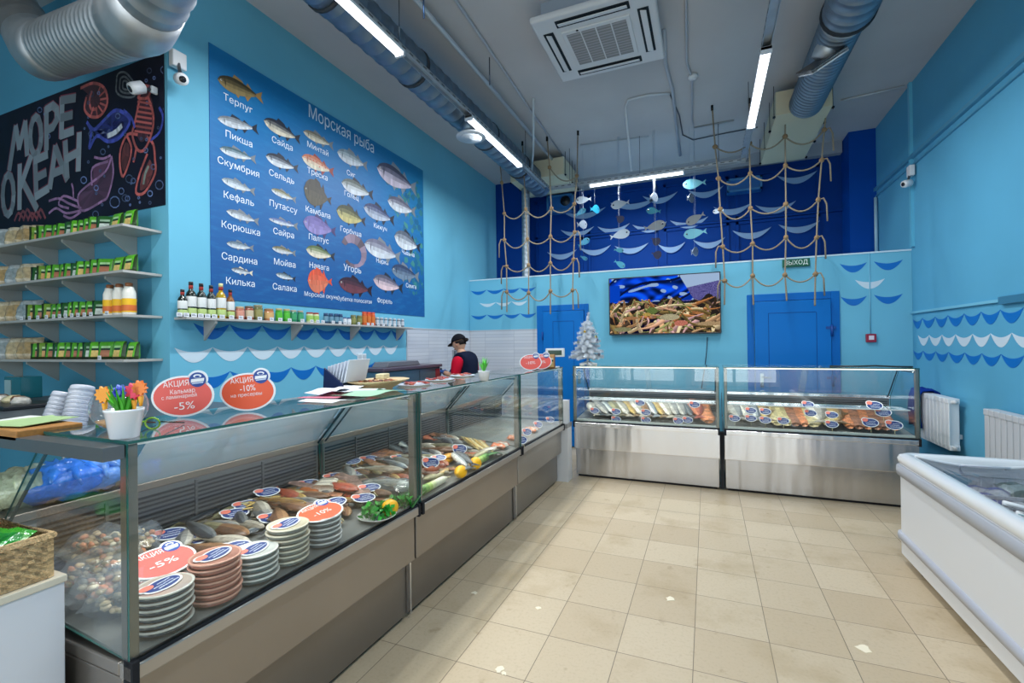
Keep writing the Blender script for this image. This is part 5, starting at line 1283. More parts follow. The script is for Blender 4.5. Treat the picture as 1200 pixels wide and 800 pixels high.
def leek(a, b_, label):
    a, b_ = Vector(a), Vector(b_); t = thing('leek', a, label, 'leek', 'leeks along the front glass'); L = b_-a
    m_ = MB(); N = 8; m_.tube([a+L*(i/N)+Vector((0, 0, .03)) for i in range(N+1)], [.012, .022, .023, .023, .024, .025, .026, .028, .03], [h(232, 230, 205)]*3+[h(226, 230, 196), h(210, 222, 160), h(170, 200, 100), h(120, 170, 70), h(84, 140, 60)], n=12); m_.build('stalk', LEAFM, t)
    s = L.normalized().cross(Vector((0, 0, 1)))
    for k in range(5):
        m_ = MB(); e = b_+L.normalized()*(.16+.03*k)+s*(.03*(k-2)); q = b_-L*.12+Vector((0, 0, .034+.004*k)); w = s*.022
        mid = q.lerp(e, .55)+Vector((0, 0, .02)); m_.add([q-w, q+w, mid+w*1.1, mid-w*1.1, e+w*.25, e-w*.25], [(0, 1, 2, 3), (3, 2, 4, 5)], jit(h(56, 120, 60), .2), True); o = m_.build('leaf', LEAFM, t); sm = o.modifiers.new('s', 'SOLIDIFY'); sm.thickness = .003
    m_ = MB()
    for k in range(9): m_.tube([a+Vector((0, 0, .03)), a-L.normalized()*.04+Vector((random.uniform(-.015, .015), random.uniform(-.015, .015), .02+.01*random.random()))], .0012, h(220, 214, 180), n=4)
    m_.build('roots', MATTE, t)
a, b_ = DK(546, 568), DK(505, 584); a.x = b_.x = XFL-.055; leek(a, b_, 'leek with its white root end beside the lemons and green leaves towards the post')
a, b_ = DK(566, 556), DK(590, 542); a.x = b_.x = XFL-.055; leek(a, b_, 'leek with white root end by the far lemon and dark green leaves to the corner')
def leafpile(c, r, n, name, label, cat, col=h(40, 140, 40), hgt=.05, parent=None):
    m_ = MB(); c = Vector(c)
    for i in range(n):
        a = random.random()*2*PI; rr = r*random.random()**.5; p = c+Vector((rr*math.cos(a), rr*math.sin(a), hgt*random.random())); s_ = random.uniform(.012, .024); u = Vector((random.uniform(-1, 1), random.uniform(-1, 1), random.uniform(-.2, .8))).normalized(); v = u.cross(Vector((random.random(), random.random(), random.random()))).normalized()
        m_.add([p-u*s_, p+v*s_*.8+Vector((0, 0, .006)), p+u*s_, p-v*s_*.8], [(0, 1, 2), (0, 2, 3)], jit(col, .3), True)
    if parent is not None: return m_.build(name, LEAFM, parent)
    o = m_.build(name, LEAFM, origin=c); return tag(o, label, cat)
p = DK(442, 608); t = thing('lettuce_dish', p, 'small white dish of curly green lettuce beside a lemon', 'dish')
m_ = MB(); m_.lathe([(.05, 0), (.06, .004), (.095, .022), (.098, .026), (.09, .022), (.05, .008)], p, h(228, 230, 232), 24); m_.build('dish', GLOSS, t); leafpile(p+Vector((.0, .0, .02)), .085, 130, 'lettuce', '', '', parent=t)
p = DK(470, 592); leafpile(p, .06, 70, 'curly_lettuce', 'loose curly green lettuce between the lemon and the counter post', 'lettuce')
p = DK(192, 682); leafpile(p, .085, 120, 'green_garnish', 'bright green shredded garnish in front of the large red oval', 'garnish', h(30, 140, 40), .03)
p = DK(243, 655); t = thing('topping_tray', p, 'black tray of orange and brown crumbs behind the pinkish tubs', 'tray')
m_ = MB(); m_.box((p.x-.09, p.y-.07, p.z), (p.x+.07, p.y+.07, p.z+.012), h(40, 42, 40)); m_.build('tray', SATIN, t, bevel=.004)
m_ = MB()
for i in range(90): m_.ball((p.x+random.uniform(-.08, .06), p.y+random.uniform(-.06, .06), p.z+.016+random.random()*.012), random.uniform(.005, .01), jit(random.choice([h(190, 120, 40), h(150, 100, 40), h(120, 110, 60)]), .2), 6, 4)
o = m_.build('crumbs', FOODM, t); o['kind'] = 'stuff'
# seafood bags behind the end pane
for i, (px, py, lf, s_) in enumerate([(98, 712, .02, .2), (118, 680, .05, .2), (96, 735, .0, .17), (88, 640, .06, .18), (128, 640, .03, .18)]):
    p = DK(px, py, lf); p.x = max(p.x, XFL-.60); p.y = max(p.y, .955); t = thing('seafood_bag', p, 'clear bag of cream seafood pieces behind the end pane, %s one' % ORD[i], 'seafood bag', 'seafood bags behind the end pane')
    m_ = MB()
    for k in range(60):
        a = random.random()*2*PI; rr = s_*.42*random.random()**.5; c = random.choice([h(214, 190, 150), h(226, 214, 186), h(214, 140, 100), h(170, 150, 110), h(120, 116, 100)])
        m_.ball((p.x+rr*math.cos(a), p.y+rr*math.sin(a), p.z+.015+.05*random.random()), (random.uniform(.012, .022), random.uniform(.008, .014), .009), jit(c, .1), 7, 5, wob=.2)
    o = m_.build('seafood_pieces', FOODM, t); o['kind'] = 'stuff'
    m_ = MB(); m_.X = Matrix.Translation((p.x, p.y, p.z+.04)) @ Matrix.Rotation(random.random(), 4, 'Z'); pillow(m_, s_*1.1, s_*1.05, .1, (1, 1, 1)); m_.build('clear_film', FILM, t)
# vacuum pack, film sheet
p = DK(450, 572, .02); t = thing('vacuum_pack', p, 'clear vacuum pack of whole fish with a crumpled silver end', 'fish pack')
food_o = food('pale', DK(476, 571, .03), DK(428, 566, .03), '', None, 0, 1.3); del food_o['label']; del food_o['category']; food_o.parent = t; food_o.location = food_o.location-Vector(p); food_o.name = 'packed_fish'
a, b_ = DK(424, 565, .035), DK(480, 574, .035); d = b_-a
m_ = MB(); m_.X = Matrix.Translation(a.lerp(b_, .5)) @ Matrix.Rotation(math.atan2(d.y, d.x), 4, 'Z'); pillow(m_, d.length*1.05, .16, .07, (1, 1, 1)); m_.build('clear_film', FILM, t)
m_ = MB(); c = DK(472, 569, .05); m_.ball(c, (.05, .045, .03), h(200, 205, 205), 12, 8, wob=.25); m_.build('silver_end', FOIL, t)
m_ = MB(); V = []; n = 10
for i in range(n+1):
    for j in range(5):
        p = DK(484+i*4.6, 500+i*2.3-(4-j)*2+0*j, .06+.03*math.sin(i*1.7+j)); V.append(p+Vector((0, 0, .012*math.sin(j*2.1+i))))
m_.add(V, [(i*5+j, (i+1)*5+j, (i+1)*5+j+1, i*5+j+1) for i in range(n) for j in range(4)], (1, 1, 1), True); o = m_.build('film_sheet', FILM, origin=DK(505, 510)); tag(o, 'loose sheet of clear film over the fish beside the counter post', 'film')
# ------------------------------------------------ round tubs
def tubproto(side, lid, ring):
    t = thing('round_tub', (0, 0, 0), 'x', 'food tub'); r = .078
    m_ = MB(); m_.lathe([(.001, 0), (r*.9, 0), (r*.97, .006), (r, .027)], (0, 0, 0), side, 32); m_.build('tub_body', GLOSS, t)
    m_ = MB(); m_.lathe([(r*1.02, .024), (r*1.05, .025), (r*1.05, .033), (r*.98, .0345), (r*.95, .0315), (.001, .0315)], (0, 0, 0), [ring, ring, ring, ring, lid, lid], 32); m_.build('lid', GLOSS, t)
    return Proto(t)
TH = .0212
stacks = [((206, 738), 6, h(60, 74, 84), h(186, 172, 160), h(206, 206, 196), 'grey green tub', 'grey green tub stack at the front corner'),
 ((263, 703), 7, h(176, 110, 96), h(180, 128, 112), h(214, 160, 140), 'pinkish tub', 'pinkish tub stack'),
 ((313, 680), 5, h(96, 112, 116), h(205, 210, 206), h(222, 224, 218), 'white lidded tub', 'white tub stack'),
 ((350, 659), 7, h(120, 126, 120), h(206, 198, 172), h(214, 208, 188), 'cream lidded tub', 'cream tub stack'),
 ((391, 638), 6, h(104, 110, 114), h(200, 204, 204), h(210, 212, 210), 'silver rimmed tub', 'silver rimmed stack beside the lemon')]
STK = []
for (px, py), n, c1_, c2_, c3_, nm, gl in stacks:
    pr = tubproto(c1_, c2_, c3_); p = DK(px, py); p.x = XFL-.105; p.z += .004; STK.append((p.copy(), n))
    for k in range(n):
        lab = '%s, %s' % (nm, 'topmost of the '+gl if k == n-1 else ORD[k]+' from the bottom of its stack, in the '+gl if False else ORD[k]+' from the bottom, '+gl)
        pr.place(p+Vector((random.uniform(-.003, .003), random.uniform(-.003, .003), k*TH)), random.random(), lab, 'tubs of the '+gl, sc=(1, 1, .62))
# ------------------------------------------------ oval cards
SAL = h(236, 128, 110); NVB = h(34, 62, 128)
def oval(mb, rx, ry, z, col, cx=0, cy=0, n=28, th=.0004):
    mb.prism([(cx+rx*math.cos(2*PI*k/n), cy+ry*math.sin(2*PI*k/n)) for k in range(n)], 'z', z, z+th, col)
def blueproto(stick=True):
    t = thing('price_card', (0, 0, 0), 'x', 'price card')
    m_ = MB(); oval(m_, .062, .040, 0, h(232, 236, 240), th=.0012); oval(m_, .028, .022, 0, h(232, 236, 240), -.038, .022, th=.0012)
    m_.build('card', PRINT, t)
    m_ = MB(); oval(m_, .055, .033, .0014, NVB); oval(m_, .022, .016, .0020, SAL, -.038, .022); m_.build('printed_oval', PRINT, t)
    m_ = MB()
    for r_i, (y, a, b_) in enumerate([(.012, -.01, .035), (-.002, -.035, .03), (-.016, -.03, .038)]):
        x = a
        while x < b_: w = random.uniform(.004, .01); m_.obox((x+w/2, y+random.uniform(-.001, .001), .0026), (w*.75, .0055 if r_i == 2 else .004, .0003), random.uniform(-.5, .5), h(220, 228, 240)); x += w
    m_.build('white_handwriting', PRINT, t)
    if stick: m_ = MB(); m_.tube([(0, -.035, -.002), (0, -.085, -.004)], .0022, h(205, 198, 150), n=5); m_.build('pick', WOOD, t)
    return Proto(t)
BP = blueproto(True); BPf = blueproto(False)
def card_rot(nrm, roll=0.0):
    """Euler turning the card's face to nrm with reading direction level"""
    n = Vector(nrm).normalized(); u = Vector((0, 0, 1)).cross(n).normalized(); v = n.cross(u)
    M = Matrix((u, v, n)).transposed().to_4x4() @ Matrix.Rotation(roll, 4, 'Z'); return M.to_euler()
def put_card(pr, p, nrm, label, group, roll=0.0, sc=1.0, name=None):
    o = pr.place(p, 0, label, group); o.rotation_euler = card_rot(nrm, roll); o.scale = (sc, sc, sc); return o
cards = [((180, 686), 'behind the grey green tubs', .09), ((222, 664), 'behind the pinkish tubs', .08), ((276, 641), 'behind the white tubs', .08), ((232, 630), 'over the large red oval', .06), ((200, 625), 'beside the large red oval, by the grille', .06),
 ((290, 591), 'upper of the pair by the rear grille', .06), ((276, 601), 'lower of the pair by the rear grille', .05), ((320, 606), 'between the dried fish and the cream tubs', .06), ((356, 611), 'just behind the silver rimmed tubs', .07), ((163, 635), 'by the front post of the long counter', .06),
 ((314, 576), 'on the dried fish heap', .09), ((362, 566), 'at the grille behind the white steak', .07), ((393, 588), 'on the white steak and brown chunk', .09),
 ((413, 540), 'on the back yellow rolls', .07), ((433, 537), 'on the tan roll by the grille', .07), ((469, 536), 'on the brown slabs by the post', .08), ((422, 552), 'between the yellow rolls and mauve fillet', .07), ((434, 571), 'on the vacuum pack', .09), ((427, 583), 'between the salmon and the lettuce dish', .08), ((392, 558), 'below the cut yellow roll', .05)]
for (px, py), lb, lf in cards:
    p = DK(px, py, lf*.7); put_card(BP, p, (.30, -.10, .94), 'white and navy oval price card '+lb, 'navy oval cards in the long counter', random.uniform(-.12, .12))
for (px, py), lb, nr in [((539, 526), 'round side up behind the lemons', (.7, -.6, .3)), ((505, 542), 'turned edgewise above the patties', (.5, -.8, .3)), ((515, 536), 'lying flat beside the edgewise one', (.3, -.1, .9))]:
    put_card(BP, DK(px, py, .1), nr, 'navy oval price card '+lb, 'navy oval cards in the lemon counter', 0, .9)
for (p, n), lb in zip(STK, ['grey green tub stack', 'pinkish tub stack', 'white tub stack', 'cream tub stack']):
    put_card(BPf, p+Vector((0, 0, n*TH+.002)), (0.02, 0, 1), 'oval price sticker lying on the '+lb, 'oval stickers on tub stacks', PI/2*0+.25)
# large red ovals
def red_sign(M_scale, lines, label, group, stand=False, orange=False):
    t = thing('promotion_sign', (0, 0, 0), label, 'promotion sign', group)
    rc = h(240, 96, 60) if orange else h(238, 98, 90)
    m_ = MB(); oval(m_, .108, .078, 0, h(240, 242, 246), th=.0025, n=40); oval(m_, .036, .034, 0, h(240, 242, 246), .052, .062, th=.0025); m_.build('card', PRINT, t)
    m_ = MB(); oval(m_, .100, .071, .0027, rc, n=40); m_.build('red_oval', PRINT, t)
    m_ = MB(); oval(m_, .029, .028, .0034, h(30, 70, 150), .052, .060); oval(m_, .014, .007, .004, h(240, 242, 246), .052, .074); oval(m_, .009, .004, .0045, h(30, 70, 150), .052, .072)
    m_.prism([(.03, .063), (.076, .066), (.074, .054), (.029, .050)], 'z', .004, .0044, h(240, 242, 246)); m_.prism([(.031, .048), (.073, .052), (.071, .047), (.034, .044)], 'z', .004, .0044, h(200, 215, 240)); m_.build('round_emblem', PRINT, t)
    m_ = MB()
    for s_, sz, x, y, w in lines: m_.text(s_, sz, (x, y, .0040), (1, .06, 0), (-.06, 1, 0), h(250, 240, 240), wid=w, bold=.015 if sz > .03 else 0)
    m_.build('lettering', PRINT, t)
    return t
s1 = red_sign(1, [('АКЦИЯ', .030, -.022, .047, .088), ('Кальмар', .024, .0, .018, .085), ('с ламинарией', .020, -.012, -.001, .12), ('-5%', .040, .005, -.036, .07)], 'red oval promotion sign reading minus five percent, on the counter glass', 'oval promotion signs standing on the counter')
p = at(215, 489, Z=1.284); s1.location = p+Vector((0, 0, .081)); s1.rotation_euler = card_rot((.55, -.83, .03), .03)
s2 = red_sign(1, [('АКЦИЯ', .030, -.022, .047, .088), ('-10%', .036, .0, .016, .06), ('на пресервы', .020, -.005, -.014, .12)], 'orange-red oval promotion sign reading minus ten percent, on the counter glass', 'oval promotion signs standing on the counter', orange=True)
p = at(291, 482, Z=1.284); s2.location = p+Vector((0, 0, .081)); s2.rotation_euler = card_rot((.5, -.86, .03), .03)
for i, (px, py, zz) in enumerate([(622, 434, 1.284), (633, 433, 1.284)]):
    o = red_sign(1, [('АКЦИЯ', .030, -.022, .047, .088), ('-10%', .040, .0, -.005, .09)], 'small red oval sign on the far counter glass, %s the brown snack packs' % ['farther from', 'touching'][i], 'oval promotion signs by the snack packs')
    p = at(px, py, Z=zz); o.location = p+Vector((0, .03*i, .081)); o.rotation_euler = card_rot((.35, -.92, .05), 0)
t = red_sign(1, [('АКЦИЯ', .030, -.022, .047, .088), ('-5%', .040, .0, -.01, .09)], 'large red oval sign lying among the fish behind the garnish', 'oval promotion signs inside the long counter')
t.location = DK(190, 658, .10); t.rotation_euler = card_rot((.35, -.05, .93), 0)
t = red_sign(1, [('АКЦИЯ', .030, -.022, .047, .088), ('-10%', .040, .0, -.01, .09)], 'large red oval sign lying on the silver rimmed tub stack', 'oval promotion signs inside the long counter', orange=True)
p, n = STK[4]; t.location = p+Vector((.0, -.01, n*TH+.01)); t.rotation_euler = card_rot((.2, -.05, .97), .1)
# ------------------------------------------------ back counters
def clampb(p, x0, x1):
    p.x = min(max(p.x, x0), x1); p.y = max(p.y, 5.305); p.z = max(p.z, .664+.079*(p.y-5.26)); return p
G4, G5 = 'whole fish in the television counter', 'fish and fillets in the door counter'
seq4 = ['pale','dark','grey','silver','olive','pale','gold','pale','brown','silver','gold','pale','grey','grey','dark','red','orange']
for i, k_ in enumerate(seq4):
    x = 678+i*8.6; a, b_ = clampb(DB(x+2, 476+.3*(i % 3), .06), -1.36, .02), clampb(DB(x+15, 497.5+i*.15, .008), -1.34, .06)
    food(k_, a, b_, '%s fish (%s from the corner post) in the television counter' % ({'pale': 'pale', 'dark': 'dark', 'grey': 'grey', 'silver': 'silver', 'olive': 'olive', 'gold': 'golden', 'brown': 'brown', 'red': 'reddish', 'orange': 'orange'}[k_], ORD[i]), G4, .01, .9)
for i in range(12):
    x = 690+i*12; a, b_ = clampb(DB(x+5, 472.5+i*.1, .05), -1.36, .04), clampb(DB(x+14, 480+i*.1, .05), -1.36, .06)
    food(['grey', 'dark', 'brown'][i % 3], a, b_, 'fish of the back row by the rear grille, %s from the corner post' % ORD[i], G4+', back row', .01, .9)
seq5 = ['grey','pale','silver','gold','strip','strip','fillet','salmon','strip','pale','strip','gold','salmon','fillet','salmon','fillet','fillet','salmon']
nm5 = {'grey': 'grey whole fish', 'pale': 'pale whole fish', 'silver': 'silver whole fish', 'gold': 'golden whole fish', 'strip': 'cream yellow strip', 'salmon': 'orange fillet', 'fillet': 'brown fillet'}
for i, k_ in enumerate(seq5):
    x = 856+i*10.6; a, b_ = clampb(DB(x+2, 480+i*.38, .03), .21, 1.66), clampb(DB(x+13, 499+i*.5, .008), .21, 1.68)
    k_2 = 'orange' if k_ == 'salmon' else k_
    food(k_2, a, b_, '%s, %s in the front row of the door counter' % (nm5[k_], ORD[i]), G5, .01, {'strip': .8, 'salmon': .62, 'fillet': .7}.get(k_, 1.0))
for i in range(14):
    x = 856+i*13; a, b_ = clampb(DB(x+2, 474.5+i*.3, .05), .21, 1.6), clampb(DB(x+13, 481+i*.35, .05), .21, 1.66); k_ = ['dark', 'grey', 'brown', 'olive', 'strip'][i % 5]
    food(k_, a, b_, '%s piece, %s in the back row of the door counter' % ({'dark': 'dark fish', 'grey': 'grey fish', 'brown': 'brown fish', 'olive': 'olive fish', 'strip': 'cream strip'}[k_], ORD[i]), G5+', back row', .01, .9)
c4c = [(697, 481), (722, 482), (722, 491), (757, 483), (757, 492), (795, 493), (806, 492), (750, 472), (814, 474)]
for i, (px, py) in enumerate(c4c):
    p = at(px, py, Y=5.29); put_card(BP, p, (-.05, -.95, .3), 'small navy oval card, %s in the television counter' % ORD[i], 'oval cards in the television counter', 0, .85)
c5c = [(861, 490), (880, 490), (880, 481), (897, 492), (897, 482), (918, 493), (947, 474), (950, 484), (975, 497), (975, 486), (1020, 495), (1048, 498), (1035, 483), (1025, 475)]
for i, (px, py) in enumerate(c5c):
    p = at(px, py, Y=5.29+.12*(py < 487)); put_card(BP, p, (-.05, -.95, .3), 'navy oval card, %s in the door counter' % ORD[i], 'oval cards in the door counter', 0, 1.05 if px > 1000 else .85)
for i, (px, py) in enumerate([(753, 477), (827, 478), (867, 479)]):
    p = DB(px, py+5)+Vector((0, 0, .08)); m_ = MB(); m_.obox(p, (.05, .002, .035), .1, h(238, 240, 242)); m_.tube([p, p-Vector((0, 0, .07))], .002, h(200, 200, 200), n=5); o = m_.build('white_price_tag', PRINT, origin=p); tag(o, 'plain white price tag, %s along the back counters' % ORD[i], 'price tag', 'plain white tags in back counters')
# a few things in the corner counter
for i, (px, py) in enumerate([(612, 522), (618, 512), (631, 503), (645, 497)]):
    p = DK(px, py); put_card(BP, p+Vector((0, 0, .05)), (.8, -.4, .5), 'navy oval card standing in the almost empty corner counter, %s from the front' % ORD[i], 'cards in the corner counter', 0, .9)
for i, (px, py) in enumerate([(612, 528), (626, 518), (640, 508)]):
    p = DK(px, py); p.x = min(p.x, XFL-.12); m_ = MB(); m_.X = Matrix.Translation(p+Vector((0, 0, .03))); pillow(m_, .14, .12, .05, h(206, 196, 180), h(210, 120, 80)); o = m_.build('pale_pack', FOIL, origin=p); tag(o, 'small pale food pack in the corner counter, %s from the front' % ORD[i], 'food pack', 'pale packs in the corner counter')
# ================================================================== ROPE NETS
RC = h(150, 138, 118)
def sag(a, b_, d, n=10):
    a, b_ = Vector(a), Vector(b_); return [a.lerp(b_, i/n)-Vector((0, 0, d*4*(i/n)*(1-i/n))) for i in range(n+1)]
def rope_net(label, cols, hooks, ends, tails):
    """cols: list of columns, each a list of knot pixels from top row down (None = no knot)"""
    Yn = 6.45
    t = thing('rope_net', (at(*cols[1][-1], Y=Yn).x, Yn, 2.3), label, 'rope net', 'knotted rope nets hanging from the ceiling')
    KP = [[None if k is None else at(*k, Y=Yn) for k in c] for c in cols]
    for ci, c in enumerate(KP):
        pts = [p for p in c if p is not None]; e = at(*ends[ci], Y=Yn); hk = Vector((pts[0].x+hooks[ci], 6.35, ZC))
        m_ = MB(); m_.tube([hk]+pts+[e, e-Vector((0, 0, .015))], [.009]*(len(pts)+1)+[.011, .007], RC, n=7); m_.build('vertical_rope', ROPE, t)
    for r in range(len(cols[0])):
        for ci in range(len(cols)-1):
            a, b_ = KP[ci][r], KP[ci+1][r]
            if a is None or b_ is None: continue
            m_ = MB(); m_.tube(sag(a, b_, .09+.02*((r+ci) % 3)), .0095, RC, n=6); m_.build('cross_rope', ROPE, t)
        for ci in range(len(cols)):
            p = KP[ci][r]
            if p is None: continue
            m_ = MB(); m_.ball(p, (.03, .026, .03), mixc(RC, h(150, 100, 50), .35), 8, 6, wob=.15); m_.build('knot', ROPE, t)
    for (ci, r, s_) in tails:
        p = KP[ci][r]; m_ = MB(); m_.tube([p, p+Vector((s_*.05, -.01, .01)), p+Vector((s_*.08, -.01, -.06)), p+Vector((s_*.085, -.01, -.26))], .0095, RC, n=6); m_.build('loose_end', ROPE, t)
    for ci in range(len(cols)):
        p = [q for q in KP[ci] if q is not None][0]; m_ = MB(); hx = p.x+hooks[ci]; m_.tube([(hx, 6.35, ZC), (hx, 6.35, ZC-.06)], .016, h(50, 46, 44), n=6); m_.build('ceiling_hook', METAL, t)
rope_net('knotted rope net hanging in the corner before the left blue door',
  [[(588,214),(591,250),(591,281),(593.6,312),(594,342)], [None,(616,245),(618,280),(619.5,310.6),(619.5,343)], [(644,196),(646,244),(645,277),(645,308),(645,341)], [(676,206),(673,239),(673.5,272),(672,304),(671,340)]],
  [0, 0, 0, .05], [(594,364.6),(619.5,367),(645,367),(671.7,362)], [(0,2,-1),(0,3,-1),(3,2,1),(3,3,1),(0,4,-1),(3,4,1)])
rope_net('wider knotted rope net hanging before the right blue door, below the beige box',
  [[(838,172),(842,209),(844,245),(847,289),(849.4,329)], [(878,168),(879,203),(879.5,244),(882,285.5),(882,323)], [(920,160),(920.5,194),(921,239),(921,278),(920,322)], [(966,152),(963,187.5),(959,234),(957,278),(955.6,321)]],
  [-.03, 0, 0, .04], [(849,356),(883,356),(922,351),(955,357)], [(0,3,-1),(3,0,1),(3,1,1),(3,2,1),(3,3,1),(3,4,1),(0,4,-1)])
# ================================================================== HANGING FISH
YH = 7.0
hang = [((684,234),24,'silver',0,-1),((680,249),18,'teal',.5,1),((727,239),26,'silver',.1,-1),((697,245),10,'teal',.2,0),((766,247),20,'tealdk',-.2,-1),((766,231),5,'silver',1.4,0),((814,215),30,'mint',-.0,-1),((809,232),7,'silver',-1.1,0),
 ((726,256),13,'navy',-.7,0),((767,265),30,'mirror',.15,1),((815,256),26,'mirror',.45,-1),((726,275),28,'silver',.18,1),((684,284),20,'teal',.5,1),((684,302),12,'teal',-.5,0),((725,293),14,'tealdk',-.2,0),((815,273),30,'mint',.1,-1),((768,282),14,'navy',-.7,0),((769,298),14,'navy',-.4,0),((726,309),18,'tealdk',-.6,0),((814,295),6,'silver',1.3,0),((682,263),7,'silver',1.4,0),((842,247),14,'silver',.1,-1)]
HC = {'silver': (h(150, 165, 178), .35, .6), 'teal': (h(20, 110, 140), .4, .3), 'tealdk': (h(50, 120, 140), .35, .5), 'mint': (h(90, 150, 165), .4, .4), 'navy': (h(8, 18, 60), .5, .0), 'mirror': (h(225, 230, 235), .08, 1.0)}
HM = {k: vc('foil_card_'+k, v[1], v[2]) for k, v in HC.items()}
for i, ((px, py), wpx, kind, tilt, s_) in enumerate(hang):
    c = at(px, py, Y=YH-.12*(i % 3)); L = wpx/95.0*.98
    L *= (7/6.9); narrow = wpx < 12
    t = thing('hanging_fish', c, 'x', 'hanging fish ornament', 'card fish hung before the upper wall')
    colr = HC[kind][0]; LL = .28 if narrow else L
    yaw = 1.25 if narrow else 0
    M = Matrix.Translation(c) @ Matrix.Rotation(yaw, 4, 'Z') @ Matrix.Rotation(-tilt if not narrow else -.2, 4, 'Y')
    up, lo = fish_outline('deep' if kind != 'navy' else 'flat', 12)
    d = -1 if s_ >= 0 else 1
    P = [((x-.5)*LL*d*-1, y*LL*1.15) for x, y in up if x <= .80]+[(.47*LL*-d*1, .13*LL), (.42*LL*-d, 0), (.47*LL*-d, -.13*LL)]+[((x-.5)*LL*d*-1, -y*LL*1.15) for x, y in reversed(up) if x <= .80]
    P = [(-(x) if True else x, z) for x, z in P] if False else P
    # keep tail on the same side as the outline end
    P = [((x-.5)*LL*d, y*LL*1.15) for x, y in up]+[(.47*LL*d, .13*LL), (.42*LL*d, 0), (.47*LL*d, -.13*LL)]+[((x-.5)*LL*d, -y*LL*1.15) for x, y in reversed(up)]
    m_ = MB(); m_.X = M; m_.prism(P, 'y', -.003, .003, colr); m_.build('card_body', HM[kind], t)
    m_ = MB(); m_.X = M
    for sgn in (-1, 1): m_.tube([(-.36*LL*d, sgn*.0032, .02*LL), (-.36*LL*d, sgn*.0045, .02*LL)], .012 if LL > .2 else .008, h(20, 26, 40), n=10)
    m_.build('eye', SATIN, t)
    m_ = MB(); m_.tube([c+Vector((0, 0, .03)), (c.x, c.y, ZC)], .0009, h(160, 175, 190), n=4); m_.build('thread', SATIN, t)
    rowl = ['top', 'second', 'third', 'lowest'][0 if py < 240 else 1 if py < 262 else 2 if py < 287 else 3]
    t['label'] = '%s hanging fish in the %s row, %s' % ({'silver': 'pale silver', 'teal': 'bright teal', 'tealdk': 'dull teal', 'mint': 'pale mint', 'navy': 'dark navy', 'mirror': 'shiny mirror'}[kind], rowl, 'beside the wider rope net' if px > 790 else 'beside the corner rope net' if px < 700 else ('below the cross lamp' if px > 740 else 'between the nets, nearer the corner net'))
    if narrow: t['label'] = 'edge-on '+t['label']
    if (px, py) == (726, 309): t['label'] = 'dull teal hanging fish just above the partition edge, lowest of its thread'
    if (px, py) == (697, 245): t['label'] = 'small teal hanging fish just beside the long silver one near the corner net'
    if (px, py) == (768, 282): t['label'] = 'dark navy round fish hanging third row, above another navy one'
# ================================================================== GREEN PACKETS ON THE ALCOVE SHELVES
def packet(wd, hg, col, win, foot=h(30, 90, 30)):
    m_ = MB(); n, k = 8, 8; V = []; F = []; C = []
    for s_ in (-1, 1):
        for i in range(n+1):
            for j in range(k+1):
                u, v = i/n*2-1, j/k; w = (max(0, 1-u**4)*max(0, 1-(2*v-1)**8))**.5*.022*(1.25-.7*v)
                V.append((u*wd/2*(1-.04*(1-abs(2*v-1))), s_*w, v*hg))
    for q in range(2):
        o = q*(n+1)*(k+1)
        for i in range(n):
            for j in range(k):
                a = o+i*(k+1)+j; f = (a, a+k+1, a+k+2, a+1); F.append(f if q == 0 else f[::-1]); u, v = (i+.5)/n*2-1, (j+.5)/k
                c = col
                if q == 0:
                    if .1 < v < .48 and abs(u) < .6: c = win
                    elif .5 < v < .72 and abs(u) < .62: c = mixc(col, (.9, .95, .9), .55) if j % 2 else h(20, 50, 30)
                    elif v < .1 or abs(u) > .8: c = foot
                C.append(jit(c, .06))
    return m_.add(V, F, C, True)
PKT = []
for nm, col, win in [('bright green', h(92, 176, 36), h(222, 190, 110)), ('green', h(80, 160, 40), h(170, 110, 80)), ('dark green', h(36, 92, 40), h(190, 200, 190)), ('olive green', h(110, 150, 50), h(200, 150, 90))]:
    m_ = packet(.135, .125, col, win, mixc(col, (0, 0, 0), .65)); o = m_.build('snack_packet', SATIN, origin=(0, 0, 0)); tag(o, 'x', 'snack packet'); PKT.append((Proto(o), nm))
bagp = []
for nm, c in [('tan', h(176, 148, 100)), ('straw coloured', h(190, 170, 130)), ('silvery', h(150, 160, 160))]:
    m_ = MB(); m_.X = Matrix.Translation((0, 0, .075)) @ Matrix.Rotation(PI/2-.25, 4, 'X'); pillow(m_, .2, .2, .09, c, mixc(c, (1, 1, 1), .3)); o = m_.build('dried_fish_bag', FOIL, origin=(0, 0, 0)); tag(o, 'x', 'dried fish bag'); bagp.append((Proto(o), nm))
# sauce bottles on the third shelf
def sauce():
    t = thing('sauce_bottle', (0, 0, 0), 'x', 'sauce bottle')
    m_ = MB(); m_.lathe([(.001, 0), (.038, 0), (.041, .01), (.041, .155), (.036, .172), (.03, .185), (.03, .2)], (0, 0, 0), h(236, 232, 220), 24); m_.build('bottle_body', GLOSS, t)
    m_ = MB(); m_.lathe([(.0415, .02), (.0418, .021), (.0418, .115), (.0415, .116)], (0, 0, 0), h(240, 186, 30), 24, caps=False); m_.lathe([(.042, .03), (.0423, .031), (.0423, .07), (.042, .071)], (0, 0, 0), h(214, 110, 50), 24, caps=False); m_.build('yellow_label', PRINT, t)
    m_ = MB(); m_.lathe([(.022, .2), (.022, .225), (.014, .228)], (0, 0, 0), h(150, 90, 50), 20); m_.build('cap', SATIN, t)
    return Proto(t)
SB = sauce()
names = ['top', 'second highest', 'third highest', 'lowest']
